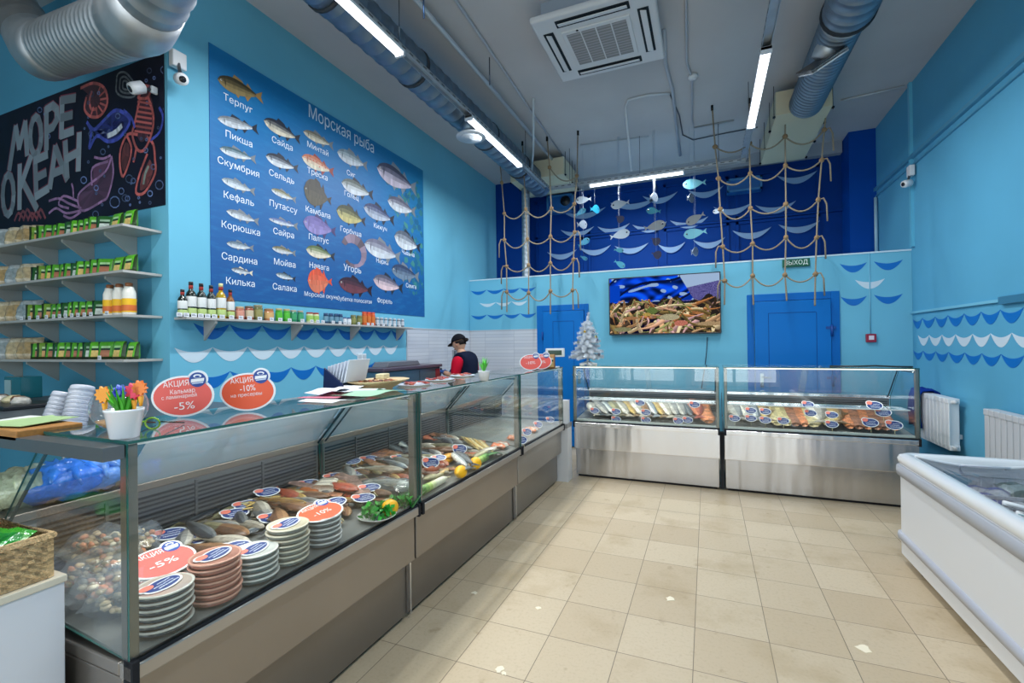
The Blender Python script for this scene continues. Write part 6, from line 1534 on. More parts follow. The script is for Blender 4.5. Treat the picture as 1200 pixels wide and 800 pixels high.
for si, z in enumerate(zs):
    x = -3.73; k = 0; g = 'green packets on the %s alcove shelf' % names[si]
    if si == 2:
        for b_ in range(3):
            SB.place((-3.74-.112*b_, YC-.16, z), 0, 'white sauce bottle with yellow label, %s from the wall corner' % ORD[b_], 'sauce bottles on the third highest shelf')
        x = -3.73-.112*3-.02
    while x > -5.0:
        if k < 2 and si != 2: pr, nm = PKT[0]; rz = random.uniform(-.06, .08); stp = .155
        elif x > -4.75: pr, nm = PKT[[1, 0, 2, 1, 1][(k+si) % 5]]; rz = .55+random.uniform(-.15, .15); stp = .085
        else: pr, nm = PKT[[3, 2, 3, 1][(k+si) % 4]]; rz = .9+random.uniform(-.15, .15); stp = .10
        pr.place((x, YC-.15+random.uniform(-.01, .01), z), rz, '%s snack packet, %s from the wall corner on the %s shelf' % (nm, ORD[k], names[si]), g, rx=-.08, sc=(1, 1, random.uniform(.95, 1.03)))
        x -= stp; k += 1
    for q in range(4):
        pr, nm = bagp[(q+si) % 3]
        pr.place((-5.12-.16*q, YC-.13, z+.005), .3+.2*q, '%s bag of dried fish, %s past the packets on the %s shelf' % (nm, ORD[q], names[si]), 'dried fish bags on the %s alcove shelf' % names[si])
def tagp(): 
    m_ = MB(); m_.box((-.02, -.001, 0), (.02, .001, .028), h(232, 234, 238)); m_.box((-.015, -.0016, .008), (.012, -.001, .012), h(90, 96, 110)); m_.box((-.015, -.0016, .017), (.006, -.001, .020), h(90, 96, 110))
    o = m_.build('shelf_price_tag', PRINT, origin=(0, 0, 0)); tag(o, 'x', 'price tag'); return Proto(o)
TP = tagp()
for si, xs_ in [(2, [-3.83, -4.02, -4.1, -4.18, -4.26, -4.34, -4.42, -4.5, -4.6, -4.72, -4.84, -4.96]), (3, [-3.92])]:
    for i, x in enumerate(xs_): TP.place((x, YC-.249, zs[si]), 0, 'white price tag, %s from the corner on the %s alcove shelf' % (ORD[i], names[si]), 'price tags on the alcove shelves')
# ================================================================== BOTTLES AND JARS ON THE LEFT SHELF
def oilbottle(hg, r, glassc, cap, neck=h(190, 70, 60)):
    t = thing('oil_bottle', (0, 0, 0), 'x', 'bottle')
    m_ = MB(); m_.lathe([(.001, 0), (r*.95, 0), (r, .006), (r, hg*.62), (r*.8, hg*.7), (r*.42, hg*.77), (r*.4, hg*.93)], (0, 0, 0), glassc, 20); m_.build('bottle_glass', GLOSS, t)
    m_ = MB(); m_.lathe([(r*1.01, hg*.3), (r*1.02, hg*.305), (r*1.02, hg*.58), (r*1.01, hg*.585)], (0, 0, 0), h(225, 226, 222), 20, caps=False); m_.lathe([(r*1.01, hg*.08), (r*1.02, hg*.085), (r*1.02, hg*.25), (r*1.01, hg*.255)], (0, 0, 0), h(186, 206, 130), 20, caps=False); m_.lathe([(r*.43, hg*.8), (r*.44, hg*.8), (r*.43, hg*.9)], (0, 0, 0), neck, 16, caps=False); m_.build('labels', PRINT, t)
    m_ = MB(); m_.lathe([(r*.44, hg*.9), (r*.44, hg*.995), (r*.36, hg)], (0, 0, 0), cap, 16); m_.build('cap', SATIN, t); return Proto(t)
ZS = 1.77; XS = XL+.075
bot = [(214, .20, .030, 'dark', 'short dark oil bottle, the one at the wall corner'), (224, .262, .034, 'dark', 'tall dark oil bottle beside the short one'), (236, .258, .034, 'dark', 'middle one of three tall dark oil bottles'), (247.5, .252, .032, 'dark', 'dark oil bottle beside the golden one'), (259, .275, .036, 'gold', 'golden oil bottle with a cream cap'), (270, .235, .030, 'amb', 'slim amber bottle with a black cap, beside the jars')]
for px, hg, r, kk, lb in bot:
    pr = oilbottle(hg, r, {'dark': h(16, 30, 24), 'gold': h(170, 140, 10), 'amb': h(130, 80, 30)}[kk], h(226, 220, 160) if kk == 'gold' else h(20, 22, 26)); y = at(px, 370, X=XS).y
    pr.place((XS, y, ZS), 0, lb, 'oil bottles on the left wall shelf')
def jar(hg, r, body, lidc, lab):
    t = thing('preserve_jar', (0, 0, 0), 'x', 'jar')
    m_ = MB(); m_.lathe([(.001, 0), (r*.95, 0), (r, .005), (r, hg*.8), (r*.86, hg*.86)], (0, 0, 0), body, 18); m_.build('jar_glass', GLOSS, t)
    m_ = MB(); m_.lathe([(r*.9, hg*.85), (r*.92, hg*.87), (r*.92, hg*.98), (r*.88, hg)], (0, 0, 0), lidc, 18); m_.build('lid', SATIN, t)
    m_ = MB(); m_.lathe([(r*1.01, hg*.2), (r*1.015, hg*.21), (r*1.015, hg*.68), (r*1.01, hg*.69)], (0, 0, 0), lab, 18, caps=False); m_.build('label', PRINT, t); return Proto(t)
JT = {'pink': jar(.105, .034, h(176, 110, 90), h(190, 160, 120), h(216, 150, 130)), 'red': jar(.115, .034, h(150, 80, 60), h(110, 90, 70), h(206, 190, 160)), 'olive': jar(.13, .036, h(110, 112, 70), h(140, 130, 100), h(150, 146, 90)), 'wide': jar(.105, .04, h(180, 120, 80), h(160, 120, 80), h(214, 170, 110)),
 'green': jar(.115, .03, h(70, 160, 50), h(190, 170, 120), h(90, 186, 60)), 'teal': jar(.11, .028, h(40, 130, 90), h(170, 160, 140), h(70, 160, 110)), 'white': jar(.10, .032, h(210, 214, 170), h(160, 60, 50), h(160, 200, 100)), 'blue': jar(.105, .024, h(40, 66, 96), h(60, 90, 130), h(110, 150, 170)), 'small': jar(.075, .022, h(200, 204, 210), h(30, 60, 130), h(226, 230, 234)), 'moss': jar(.105, .03, h(112, 116, 60), h(120, 120, 80), h(140, 140, 80)), 'orange': jar(.15, .026, h(216, 96, 50), h(220, 80, 50), h(214, 120, 50)), 'grey': jar(.10, .022, h(120, 124, 134), h(206, 210, 214), h(196, 200, 206))}
jl = [(281,'pink'),(292,'red'),(302.5,'olive'),(315,'wide'),(327,'green'),(336,'green'),(344,'teal'),(352,'teal'),(363,'white'),(370,'white'),(382,'blue'),(388,'blue'),(394,'blue'),(399,'blue'),(404,'small'),(409,'small'),(414,'moss'),(421,'moss'),(427,'orange'),(432,'orange'),(437,'orange'),(442,'grey'),(447,'grey'),(452,'grey'),(457,'grey'),(462,'grey'),(467,'grey'),(471.5,'grey')]
nmj = {'pink': 'pinkish', 'red': 'red-brown', 'olive': 'tall olive', 'wide': 'wide tan', 'green': 'bright green', 'teal': 'teal green', 'white': 'white and green', 'blue': 'dark blue', 'small': 'small white', 'moss': 'mossy', 'orange': 'tall orange', 'grey': 'grey and white'}
cnt = {}
for px, k_ in jl:
    y = at(px, 378, X=XS).y; i = cnt.get(k_, 0); cnt[k_] = i+1; tot = sum(1 for a in jl if a[1] == k_)
    lab = nmj[k_]+' jar under the poster'+('' if tot == 1 else ', %s of its kind from the oil bottles' % ORD[i])
    JT[k_].place((XS, y, ZS), random.random(), lab, 'jars on the left wall shelf')
    if px in (409, 404): pass
for i, px in enumerate([211, 219, 228, 236, 244, 252, 261, 272, 283, 293, 305, 319, 329, 340, 355, 366, 373, 379, 391, 399, 405, 410, 421, 432, 437, 444, 450, 457, 463, 469]):
    y = at(px, 383, X=XL+SD).y; o = TP.place((XL+SD-.004, y, ZS), PI/2, 'white price tag on the left wall shelf, number %d from the bottle end' % (i+1) if False else 'white price tag on the bottle shelf, %s of its edge row' % (ORD[i] if i < 25 else 'one of the last five'), 'price tags on the bottle shelf')
# ================================================================== THINGS ON THE COUNTERS
ZCt = 1.284
# flower pot
p = at(143, 516, Z=ZCt)+Vector((-.045, .03, 0)); t = thing('flower_pot', p, 'white flower pot with bright toy flowers on the counter corner', 'potted flowers')
m_ = MB(); m_.lathe([(.001, 0), (.034, 0), (.036, .003), (.047, .078), (.049, .08), (.049, .086), (.043, .086), (.040, .07), (.001, .07)], p, h(240, 240, 244), 28); m_.build('pot', GLOSS, t)
m_ = MB()
for i in range(26):
    a = i*2.4; rr = .012+.02*random.random(); b_ = p+Vector((rr*math.cos(a)*.5, rr*math.sin(a)*.5, .07)); tp_ = b_+Vector((math.cos(a)*.04*random.uniform(.3, 1), math.sin(a)*.04*random.uniform(.3, 1), random.uniform(.05, .09))); w = RT*.005
    m_.add([b_-w, b_+w, b_.lerp(tp_, .6)+w*.8, tp_, b_.lerp(tp_, .6)-w*.8], [(0, 1, 2, 3, 4)], jit(h(70, 170, 40), .2))
o = m_.build('grass_leaves', LEAFM, t); sm = o.modifiers.new('s', 'SOLIDIFY'); sm.thickness = .0015
for (dx, dz, col, r, ring) in [(-.058, .128, h(252, 160, 30), .026, False), (-.008, .135, h(110, 130, 230), .024, True), (.03, .138, h(240, 50, 90), .026, False), (.05, .148, h(250, 130, 30), .024, False)]:
    c = p+RT*dx+Vector((0, 0, dz)); m_ = MB(); m_.tube([p+Vector((0, 0, .07)), c-Vector((0, 0, .01))], .0025, h(120, 200, 60) if not ring else h(190, 200, 240), n=5); st = m_.build('stem', LEAFM, t)
    m_ = MB()
    P = []
    for k in range(20): a = k*PI/10; q = r*(1 if k % 2 == 0 else .7); P.append(c+RT*(q*math.cos(a))+Vector((0, 0, q*math.sin(a))))
    m_.slab(P, -FW*.008, col)
    if ring: m_.tube([c-FW*.012+RT*(.012*math.cos(a))+Vector((0, 0, .012*math.sin(a))) for a in [k*PI/6 for k in range(13)]], .003, h(40, 60, 190), n=6)
    m_.build('bloom', SATIN, t)
    if not ring: m_ = MB(); m_.tube([c-Vector((0, 0, r)), c-Vector((0, 0, r+.03))], [.008, .004], h(250, 170, 50), n=8); m_.build('bloom_neck', SATIN, st)
# fishbowl
p = at(136, 508, Z=ZCt); p = Vector((-2.02, 1.10, 1.0)); 
p = at(140, 502, Z=ZCt); p.z = ZCt-.0; t = thing('glass_bowl', p, 'round clear glass bowl behind the toy flower pot', 'glass bowl')
prof = [(.03, 0)]+[(.078*math.sin(a), .072-.078*math.cos(a)) for a in [.45+i*.22 for i in range(10)]]
m_ = MB(); m_.lathe(prof, p, (1, 1, 1), 28, caps=False); m_.build('bowl_glass', FILM, t)
m_ = MB(); m_.lathe([(.001, .002), (.03, .004), (.05, .016), (.062, .03), (.001, .032)], p, h(196, 146, 90), 24); m_.build('tan_contents', FOODM, t)
# plastic cup stacks (leaning)
def cupstack(base, top, r, n, label):
    base, top = Vector(base), Vector(top); t = thing('plastic_cup_stack', base, label, 'cup stack', 'leaning stacks of clear plastic cups'); d = (top-base)
    for i in range(n):
        a = base+d*(i/n); b_ = base+d*((i+1.3)/n); m_ = MB(); m_.tube([a, b_-(b_-a)*.12, b_], [r, r*.93, r*1.02 if i < n-1 else r*.9], h(206, 208, 216), n=18, caps=(i == n-1)); m_.build('plastic_cup', FROSTC, t)
FROSTC = vc('milky_plastic_cup', .2, spec=.6, coat=.3)
def PT(px, py, d): return CAM+(FW+RT*((px-600)/FPX)-UP*((py-400)/FPX))*d
# a work table of the staff behind the long counter carries the near clutter
t = thing('side_table', (-3.0, 1.5, 0), 'steel side table with clutter behind the long counter, below the shelves', 'table')
m_ = MB(); m_.box((-4.6, .84, 1.17), (-2.54, 2.05, 1.20), h(70, 78, 84)); m_.build('table_top', SATIN, t, bevel=.004)
for x in (-4.5, -2.6):
    for y in (.92, 1.98): m_ = MB(); m_.tube([(x, y, 0), (x, y, 1.17)], .02, h(150, 152, 156), n=10); m_.build('leg', STEELW, t)
def onT(px, py): return at(px, py, Z=1.20)
a = at(64, 500, Y=1.45); 
cupstack(at(58, 502, Z=1.2), at(74, 461, Y=at(58, 502, Z=1.2).y+.05), .040, 9, 'shorter leaning stack of clear cups beside the leaflet box')
cupstack(at(85, 503, Z=1.2), at(97, 454, Y=at(85, 503, Z=1.2).y+.05), .046, 10, 'taller leaning stack of clear plastic cups beside the glass bowl')
# move tables' height reference: stack bases sit on the table
t = thing('clear_box', at(30, 488, Y=1.7), 'tall dark teal transparent box standing under the packet shelves', 'box')
a, b_ = at(18, 487, Y=1.8), at(37, 441, Y=1.8)
m_ = MB(); m_.box((a.x, 1.74, 1.2), (b_.x, 1.86, b_.z), h(24, 96, 106)); m_.build('box_body', GLOSS, t, bevel=.004)
m_ = MB(); m_.box((a.x+.02, 1.735, 1.22), (a.x+.1, 1.742, 1.33), h(150, 180, 185)); m_.build('pale_print', PRINT, t)
a, b_ = at(0, 500, Y=1.5), at(45, 486, Y=1.5)
t = thing('food_tray', (a.x, 1.5, 1.2), 'flat black tray with foil food at the edge of the photo', 'tray')
m_ = MB(); m_.box((a.x-.3, 1.35, 1.2), (b_.x, 1.62, 1.225), h(24, 26, 30)); m_.build('tray_body', SATIN, t, bevel=.006)
m_ = MB()
for k in range(9): m_.ball((b_.x-.1-.09*k, 1.45+.08*random.random(), 1.24), (.045, .05, .03), [h(190, 186, 176), h(120, 80, 50), h(200, 190, 150)][k % 3], 10, 6, wob=.2)
m_.build('foil_food', FOIL, t)
# leaflet box on the counter corner
p = at(45, 516, Z=ZCt); t = thing('leaflet_box', (-2.06, .93, ZCt-.0), 'low wooden box holding pale green leaflets beside the end pane', 'leaflet box')
bx0, bx1 = -2.26, -1.90
m_ = MB(); m_.box((bx0-.12, .76, 1.262), (bx1-.1, .93, 1.295), h(170, 120, 64)); m_.build('box', WOOD, t, bevel=.003)
m_ = MB(); m_.box((bx0-.5, .76, 1.236), (bx1+.36, .812, 1.274), h(120, 122, 124)); m_.box((bx0-.5, .812, 1.236), (bx0+.1, 1.02, 1.26), h(84, 88, 92)); o = m_.build('counter_end_shelf', STEELW, origin=(bx0, 1.0, 1.2)); tag(o, 'grey steel end shelf under the leaflet box and flower pot', 'shelf')
for k, (col, rz, lab) in enumerate([(h(226, 230, 222), .1, 0), (h(180, 206, 150), -.25, 1), (h(168, 196, 140), .2, 2)]):
    m_ = MB(); m_.obox((bx0-.02+.07*k, .86, 1.298+.003*k), (.15, .17, .002), rz, col, rx=.03); m_.build('leaflet', PRINT, t)
# spectacles / green glasses
p = at(168, 503, Z=ZCt); t = thing('spectacles', p, 'green framed spectacles lying on the counter glass beside the flower pot', 'spectacles')
m_ = MB()
for s_ in (-1, 1): m_.tube([p+Vector((s_*.0, 0, .02))+RT*(s_*.03)+RT*(.024*math.cos(a))+Vector((0, 0, .018*math.sin(a))) for a in [k*PI/8 for k in range(17)]], .003, h(120, 170, 40), n=6)
m_.tube([p+Vector((0, 0, .026))-RT*.007, p+Vector((0, 0, .026))+RT*.007], .003, h(120, 170, 40), n=6)
m_.build('frame', GLOSS, t)
m_ = MB()
for s_ in (-1, 1): m_.tube([p+RT*(s_*.054)+Vector((0, 0, .026)), p+RT*(s_*.05)+Vector((-.03, .1, .005))], .0025, h(40, 50, 30), n=5)
m_.build('temples', GLOSS, t)
# paper sheets
G = 'paper sheets on the long counter glass'
for i, (px, py, sx, sy, col, lb) in enumerate([(415, 469, .30, .21, h(240, 244, 246), 'white paper sheet at the bottom of the pile'), (410, 465, .34, .2, h(232, 130, 150), 'pink paper sheet on the counter pile'), (432, 463, .21, .2, h(226, 120, 135), 'darker pink paper with curled corner'), (452, 462, .36, .2, h(170, 214, 180), 'pale green paper beside the pink ones'), (446, 459, .2, .15, h(214, 232, 226), 'mint paper on top of the pale green one'), (404, 461, .2, .15, h(240, 240, 246), 'small white sheet on the pink paper'), (415, 458, .22, .15, h(246, 248, 250), 'bright white sheet, topmost of the counter pile')]):
    p = at(px, py, Z=ZCt+.004*i); m_ = MB(); n = 6; V = []
    for a in range(n+1):
        for b_ in range(3): u, v = a/n-.5, b_/2-.5; V.append((u*sx, v*sy, .006+.006*math.sin(a*1.3+i)))
    m_.X = Matrix.Translation((p.x-.1, p.y, ZCt+.005*i)) @ Matrix.Rotation(PI/2+.3*math.sin(i*2.1), 4, 'Z'); m_.add(V, [(a*3+b_, (a+1)*3+b_, (a+1)*3+b_+1, a*3+b_+1) for a in range(n) for b_ in range(2)], col)
    o = m_.build('paper_sheet', PRINT, origin=(p.x-.1, p.y, ZCt+.005*i)); sm = o.modifiers.new('s', 'SOLIDIFY'); sm.thickness = .001; tag(o, lb, 'paper', G)
# brochures rack
p = at(432, 462, Z=ZCt); c = Vector((-1.93, 2.22, ZCt)); t = thing('brochure_rack', c, 'dark blue rack of pale grey brochures behind the wooden dish', 'brochure rack')
m_ = MB(); m_.prism([(c.x-.1, ZCt), (c.x+.06, ZCt), (c.x+.04, ZCt+.05), (c.x-.09, ZCt+.14)], 'y', c.y-.16, c.y-.15, h(16, 34, 76)); m_.box((c.x-.1, c.y-.16, ZCt), (c.x+.06, c.y+.12, ZCt+.02), h(16, 34, 76)); m_.build('rack', SATIN, t)
for k in range(7): m_ = MB(); m_.obox((c.x-.08+.018*k, c.y-.02, ZCt+.085+.006*k), (.006, .24, .13), .05*k-.1, h(206, 212, 222), ry=.25); m_.build('brochure', PRINT, t)
# wooden dish
p = at(466, 457, Z=ZCt); c = Vector((p.x-.15, p.y+.02, ZCt)); t = thing('wooden_dish', c, 'wide beige oval dish with snacks on the counter glass above the post', 'dish')
m_ = MB(); m_.lathe([(.001, 0), (.08, 0), (.09, .01), (.15, .04), (.185, .052), (.19, .058), (.18, .058), (.14, .046), (.08, .022), (.001, .02)], c, h(214, 190, 146), 32, sx=.85, sy=1.15); m_.build('dish_body', WOOD, t)
m_ = MB()
for k in range(26): a = random.random()*6.28; rr = .12*random.random()**.5; m_.ball((c.x+rr*math.cos(a), c.y+rr*math.sin(a), c.z+.045+.012*random.random()), (.016, .011, .008), jit(random.choice([h(150, 90, 60), h(190, 150, 100), h(110, 60, 40)]), .2), 7, 5)
o = m_.build('snacks', FOODM, t); o['kind'] = 'stuff'
m_ = MB(); m_.obox((c.x-.02, c.y+.06, c.z+.075), (.06, .09, .03), .3, h(226, 214, 170)); m_.build('wax_block', WOOD, t, bevel=.006)
# white trays with red slices
for i, (px, py, n) in enumerate([(507, 452, 0), (535, 446, 1), (560, 441, 2)]):
    p = at(px, py, Z=ZCt); c = Vector((p.x-.14, p.y, ZCt)); t = thing('sample_tray', c, 'white tray of red fish slices on the counter glass, %s from the wooden dish' % ORD[i], 'tray', 'white trays of red slices')
    m_ = MB(); m_.X = Matrix.Translation(c) @ Matrix.Rotation(.1*i, 4, 'Z'); m_.lathe([(.001, 0), (.085, 0), (.09, .002), (.105, .010), (.102, .011), (.088, .005), (.001, .004)], (0, 0, 0), h(236, 238, 242), 24, sy=1.3); m_.build('tray_body', GLOSS, t)
    m_ = MB(); m_.X = Matrix.Translation(c)
    for k in range(16): m_.ball((random.uniform(-.06, .06), random.uniform(-.09, .09), .011+.012*random.random()), (.02, .014, .005), jit(random.choice([h(186, 70, 56), h(200, 110, 90), h(150, 50, 44)]), .15), 7, 5, wob=.2)
    o = m_.build('red_slices', FOODM, t); o['kind'] = 'stuff'
def pot_plant(c, s, label):
    t = thing('potted_plant', c, label, 'potted plant'); c = Vector(c)
    m_ = MB(); m_.lathe([(.001, 0), (.035*s, 0), (.045*s, .07*s), (.047*s, .075*s), (.04*s, .075*s), (.001, .06*s)], c, h(234, 236, 238), 20); m_.build('pot', GLOSS, t)
    m_ = MB()
    for i in range(30):
        a = i*2.4; q = random.uniform(.4, 1); b_ = c+Vector((0, 0, .06*s)); tp_ = b_+Vector((math.cos(a)*.05*q*s, math.sin(a)*.05*q*s, random.uniform(.06, .13)*s)); w = Vector((-math.sin(a), math.cos(a), 0))*.006*s
        m_.add([b_-w, b_+w, b_.lerp(tp_, .6)+w, tp_, b_.lerp(tp_, .6)-w], [(0, 1, 2, 3, 4)], jit(h(90, 190, 70), .2))
    m_.build('leaves', LEAFM, t)
p = at(576, 446, Z=ZCt); pot_plant((p.x-.06, p.y, ZCt), .95, 'small white pot with a bright green plant before the shop worker')
# bags of brown snacks, scale display
for i, (px, w_) in enumerate([(630, .1), (640, .1), (647.5, .1)]):
    p = at(px+3, 433, Z=ZCt); m_ = packet(.09, .15, h(176, 130, 80), h(206, 170, 110), h(110, 70, 40)); o = m_.build('brown_snack_pack', SATIN, origin=(0, 0, 0)); o.location = (p.x-.08-.0*i, p.y+.12, ZCt); o.rotation_euler = (-.05, 0, .45)
    tag(o, 'brown snack pack on the far counter glass, %s' % ['half hidden by the red ovals', 'middle of three', 'beside the scale display'][i], 'snack pack', 'brown snack packs')
q = at(651, 417, Y=4.75); t = thing('weighing_scale', (q.x, 4.75, ZCt), 'white weighing scale display on a pole by the end of the left counters', 'weighing scale')
a, b_ = at(641, 412, Y=4.75), at(660, 402, Y=4.75); a, b_ = at(640, 418, Y=4.75), at(661, 408, Y=4.75)
m_ = MB(); m_.box((a.x, 4.73, a.z), (b_.x, 4.78, b_.z), h(222, 226, 226)); dsp = m_.build('display_head', SATIN, t, bevel=.006)
m_ = MB(); m_.box((a.x+.03, 4.726, a.z+.02), (b_.x-.02, 4.731, b_.z-.02), h(60, 84, 72)); m_.build('screen', GLOSS, dsp)
m_ = MB(); m_.tube([(q.x-.04, 4.77, ZCt+.012), (q.x-.04, 4.77, a.z)], .012, h(206, 208, 210), n=10); m_.build('pole', SATIN, t)
m_ = MB(); m_.box((q.x-.16, 4.70, ZCt), (q.x-.0, 4.90, ZCt+.014), h(200, 204, 206)); m_.build('weighing_base', SATIN, t, bevel=.005)
# crate behind the corner counter
a, b_ = at(615, 467, X=-2.42), at(653, 456, X=-2.42)
cx0 = at(617, 466, Z=.97); t = thing('plastic_crate', (-2.38, 4.5, .967), 'dark plastic crate with a white bag seen through the corner counter glass', 'crate')
y0, y1 = 4.12, 4.62; x0, x1 = -2.50, -2.26
m_ = MB(); m_.box((x0, y0, .967), (x1, y1, 1.0), h(34, 40, 44)); m_.box((x0-.01, y0-.01, 1.0), (x1+.01, y1+.01, 1.02), h(60, 68, 72)); m_.box((x0, y0, 1.02), (x1, y1, 1.08), h(38, 46, 50)); m_.box((x0-.01, y0-.01, 1.08), (x1+.01, y1+.01, 1.095), h(70, 80, 84)); m_.build('crate_body', SATIN, t, bevel=.004)
m_ = MB(); m_.ball(((x0+x1)/2, (y0+y1)/2, 1.12), (.1, .2, .05), h(190, 206, 214), 14, 8, wob=.12); m_.build('white_bag', FOIL, t)
# blue plastic bags under the leaflet shelf
for i, (px, py, r, col, lb) in enumerate([(70, 562, .15, h(50, 120, 235), 'bright blue crumpled bag behind the end pane'), (108, 570, .11, h(110, 160, 240), 'paler blue see-through bag beside the bright blue one'), (30, 562, .12, h(190, 200, 170), 'pale green-white plastic bag beside the bright blue one'), (178, 562, .035, h(60, 120, 230), 'small piece of blue film seen through the front glass')]):
    p = at(px, py, X=-2.33-.03*(i == 2)); p.z = .966+min(.075, r*.6); m_ = MB(); m_.ball(p, (r*.8, r*.95, min(.075, r*.6)), col, 22, 14, wob=.16)
    for q in range(8): a = q*.8; m_.tube([p+Vector((r*.6*math.cos(a), r*.5*math.sin(a), .05)), p+Vector((r*1.0*math.cos(a), r*.8*math.sin(a), .03*math.sin(q)))], [.02, .004], jit(col, .15), n=6)
    o = m_.build('plastic_bag', FOIL, origin=p); tag(o, lb, 'plastic bag')
# printer / vacuum machine on the work table at the wall
t = thing('work_table', (-3.2, 4.3, 0), 'steel work table along the tiled wall where the worker stands', 'table')
m_ = MB(); m_.box((XL+.03, 3.2, .86), (-3.12, 6.4, .90), h(170, 172, 176)); m_.build('table_top', STEELW, t, bevel=.003)
for y in (3.3, 4.8, 6.3):
    for x in (XL+.08, -3.17): m_ = MB(); m_.box((x-.02, y-.02, 0), (x+.02, y+.02, .86), h(150, 152, 156)); m_.build('leg', STEELW, t)
m_ = MB(); m_.box((XL+.05, 3.25, .25), (-3.14, 6.35, .27), h(150, 152, 156)); m_.build('lower_shelf', STEELW, t)
a, b_ = at(449, 430, X=-3.15), at(516, 428, X=-3.15)
t = thing('vacuum_machine', (-3.33, (a.y+b_.y)/2, .9), 'dark grey steel machine with sloping lid on the wall table, beside the worker', 'machine')
zt = at(500, 429, X=-3.15).z
m_ = MB(); m_.box((XL+.04, a.y, .90), (-3.15, b_.y, zt-.02), h(110, 128, 138)); m_.build('cabinet', STEELW, t, bevel=.01)
m_ = MB(); m_.box((XL+.03, a.y-.02, zt-.02), (-3.13, b_.y+.02, zt+.015), h(82, 66, 78)); m_.build('lid', SATIN, t, bevel=.006)
yc = (a.y+b_.y)/2
m_ = MB(); m_.prism([(a.y+.25, zt+.015), (yc+.35, zt+.015), (yc+.3, zt+.07), (a.y+.3, zt+.07)], 'x', XL+.06, -3.3, h(110, 112, 120)); m_.build('top_cover', SATIN, t, bevel=.006)
m_ = MB(); m_.box((-3.152, b_.y-.12, .95), (-3.145, b_.y-.02, zt-.04), h(120, 30, 44)); m_.box((-3.152, yc+.1, .95), (-3.146, yc+.11, zt-.04), h(60, 70, 76)); m_.build('red_side_panel', SATIN, t)
p = at(534, 416, X=XL+.02); q = at(534, 420, Y=YP-.03)
t = thing('wall_switch_box', (p.x, p.y, p.z), 'small grey switch box with vertical slots on the tiled wall behind the worker', 'switch box')
m_ = MB(); m_.box((XL+.012, p.y-.09, p.z-.08), (XL+.03, p.y+.09, p.z+.08), h(150, 156, 162)); m_.build('casing', SATIN, t, bevel=.003)
m_ = MB()
for s_ in (-.045, .045): m_.box((XL+.03, p.y+s_-.03, p.z-.065), (XL+.033, p.y+s_+.03, p.z+.065), h(84, 92, 98))
m_.build('slots', SATIN, t)
# ================================================================== WICKER BASKET ON ITS STAND
SX, SY0, SY1, SZ = -1.79, .16, .785, .875
t = thing('white_stand', (-2.1, .5, 0), 'plain white cabinet carrying the wicker basket, against the end of the long counter', 'cabinet')
m_ = MB(); m_.box((SX-.62, SY0, 0), (SX, SY1, SZ-.022), h(222, 224, 232)); m_.build('body', SATIN, t, bevel=.003)
m_ = MB(); m_.box((SX-.63, SY0-.005, SZ-.022), (SX+.006, SY1+.004, SZ), h(216, 208, 190)); m_.build('top_edge', SATIN, t, bevel=.003)
bx1_, bx0_, by0, by1 = SX-.012, SX-.40, .22, SY1-.02; bz1 = SZ+.125
t = thing('wicker_basket', (SX-.2, .5, SZ), 'tan wicker basket with a handle, filled with green packs', 'basket')
wk = h(198, 168, 126)
m_ = MB(); nz = 13
def wv(i, j): return .0045*(1 if (i+j) % 2 else -1)
for (A0, A1, nv) in [((bx0_, by0), (bx1_, by0), (0, -1)), ((bx1_, by0), (bx1_, by1), (1, 0)), ((bx0_, by1), (bx1_, by1), (0, 1)), ((bx0_, by0), (bx0_, by1), (-1, 0))]:
    L = math.hypot(A1[0]-A0[0], A1[1]-A0[1]); k = max(6, int(L/.014)); V = []; F = []; C = []
    for j in range(nz+1):
        for i in range(k+1):
            f = i/k; w = wv(i, j) if 0 < i < k else 0; V.append((A0[0]+(A1[0]-A0[0])*f+nv[0]*w, A0[1]+(A1[1]-A0[1])*f+nv[1]*w, SZ+.002+(bz1-SZ)*j/nz))
    for j in range(nz):
        for i in range(k): a = j*(k+1)+i; F.append((a, a+1, a+k+2, a+k+1)); C.append(jit(wk, .16))
    m_.add(V, F, C, True)
m_.box((bx0_, by0, SZ+.001), (bx1_, by1, SZ+.01), wk)
m_.build('woven_sides', WICKER, t)
m_ = MB(); e = .0; m_.tube([(bx0_-e, by0-e, bz1), (bx1_+e, by0-e, bz1), (bx1_+e, by1+e, bz1), (bx0_-e, by1+e, bz1), (bx0_-e, by0-e, bz1)], .010, h(206, 178, 136), n=8); m_.build('rim', WICKER, t)
m_ = MB(); m_.tube([(bx1_+.006, .36, bz1-.055), (bx1_+.02, .375, bz1-.02), (bx1_+.03, .46, bz1-.008), (bx1_+.03, .58, bz1+.006), (bx1_+.02, .625, bz1-.005), (bx1_+.004, .635, bz1-.04)], .014, h(220, 196, 160), n=10); m_.build('handle', WICKER, t)
PG = h(24, 130, 44)
for i, (x, y, rz, col, lb) in enumerate([(-.10, .66, .4, PG, 'green glossy pack at the counter end of the basket'), (-.26, .66, -.3, h(30, 120, 60), 'dark green pack at the back corner of the basket'), (-.12, .50, 1.3, h(40, 150, 60), 'green pack in the middle, behind the basket handle'), (-.28, .45, .2, h(60, 160, 50), 'lighter green pack at the back of the basket'), (-.15, .33, -.3, h(30, 110, 50), 'green pack at the shop end of the basket')]):
    m_ = MB(); m_.X = Matrix.Rotation(rz, 4, 'Z') @ Matrix.Rotation(.3, 4, 'X'); pillow(m_, .17, .13, .05, col, mixc(col, (1, 1, .2), .15)); o = m_.build('green_pack', FOIL, origin=(0, 0, 0)); o.location = (bx1_+x, y, SZ+.115+.012*i); tag(o, lb, 'food pack', 'green packs in the wicker basket')
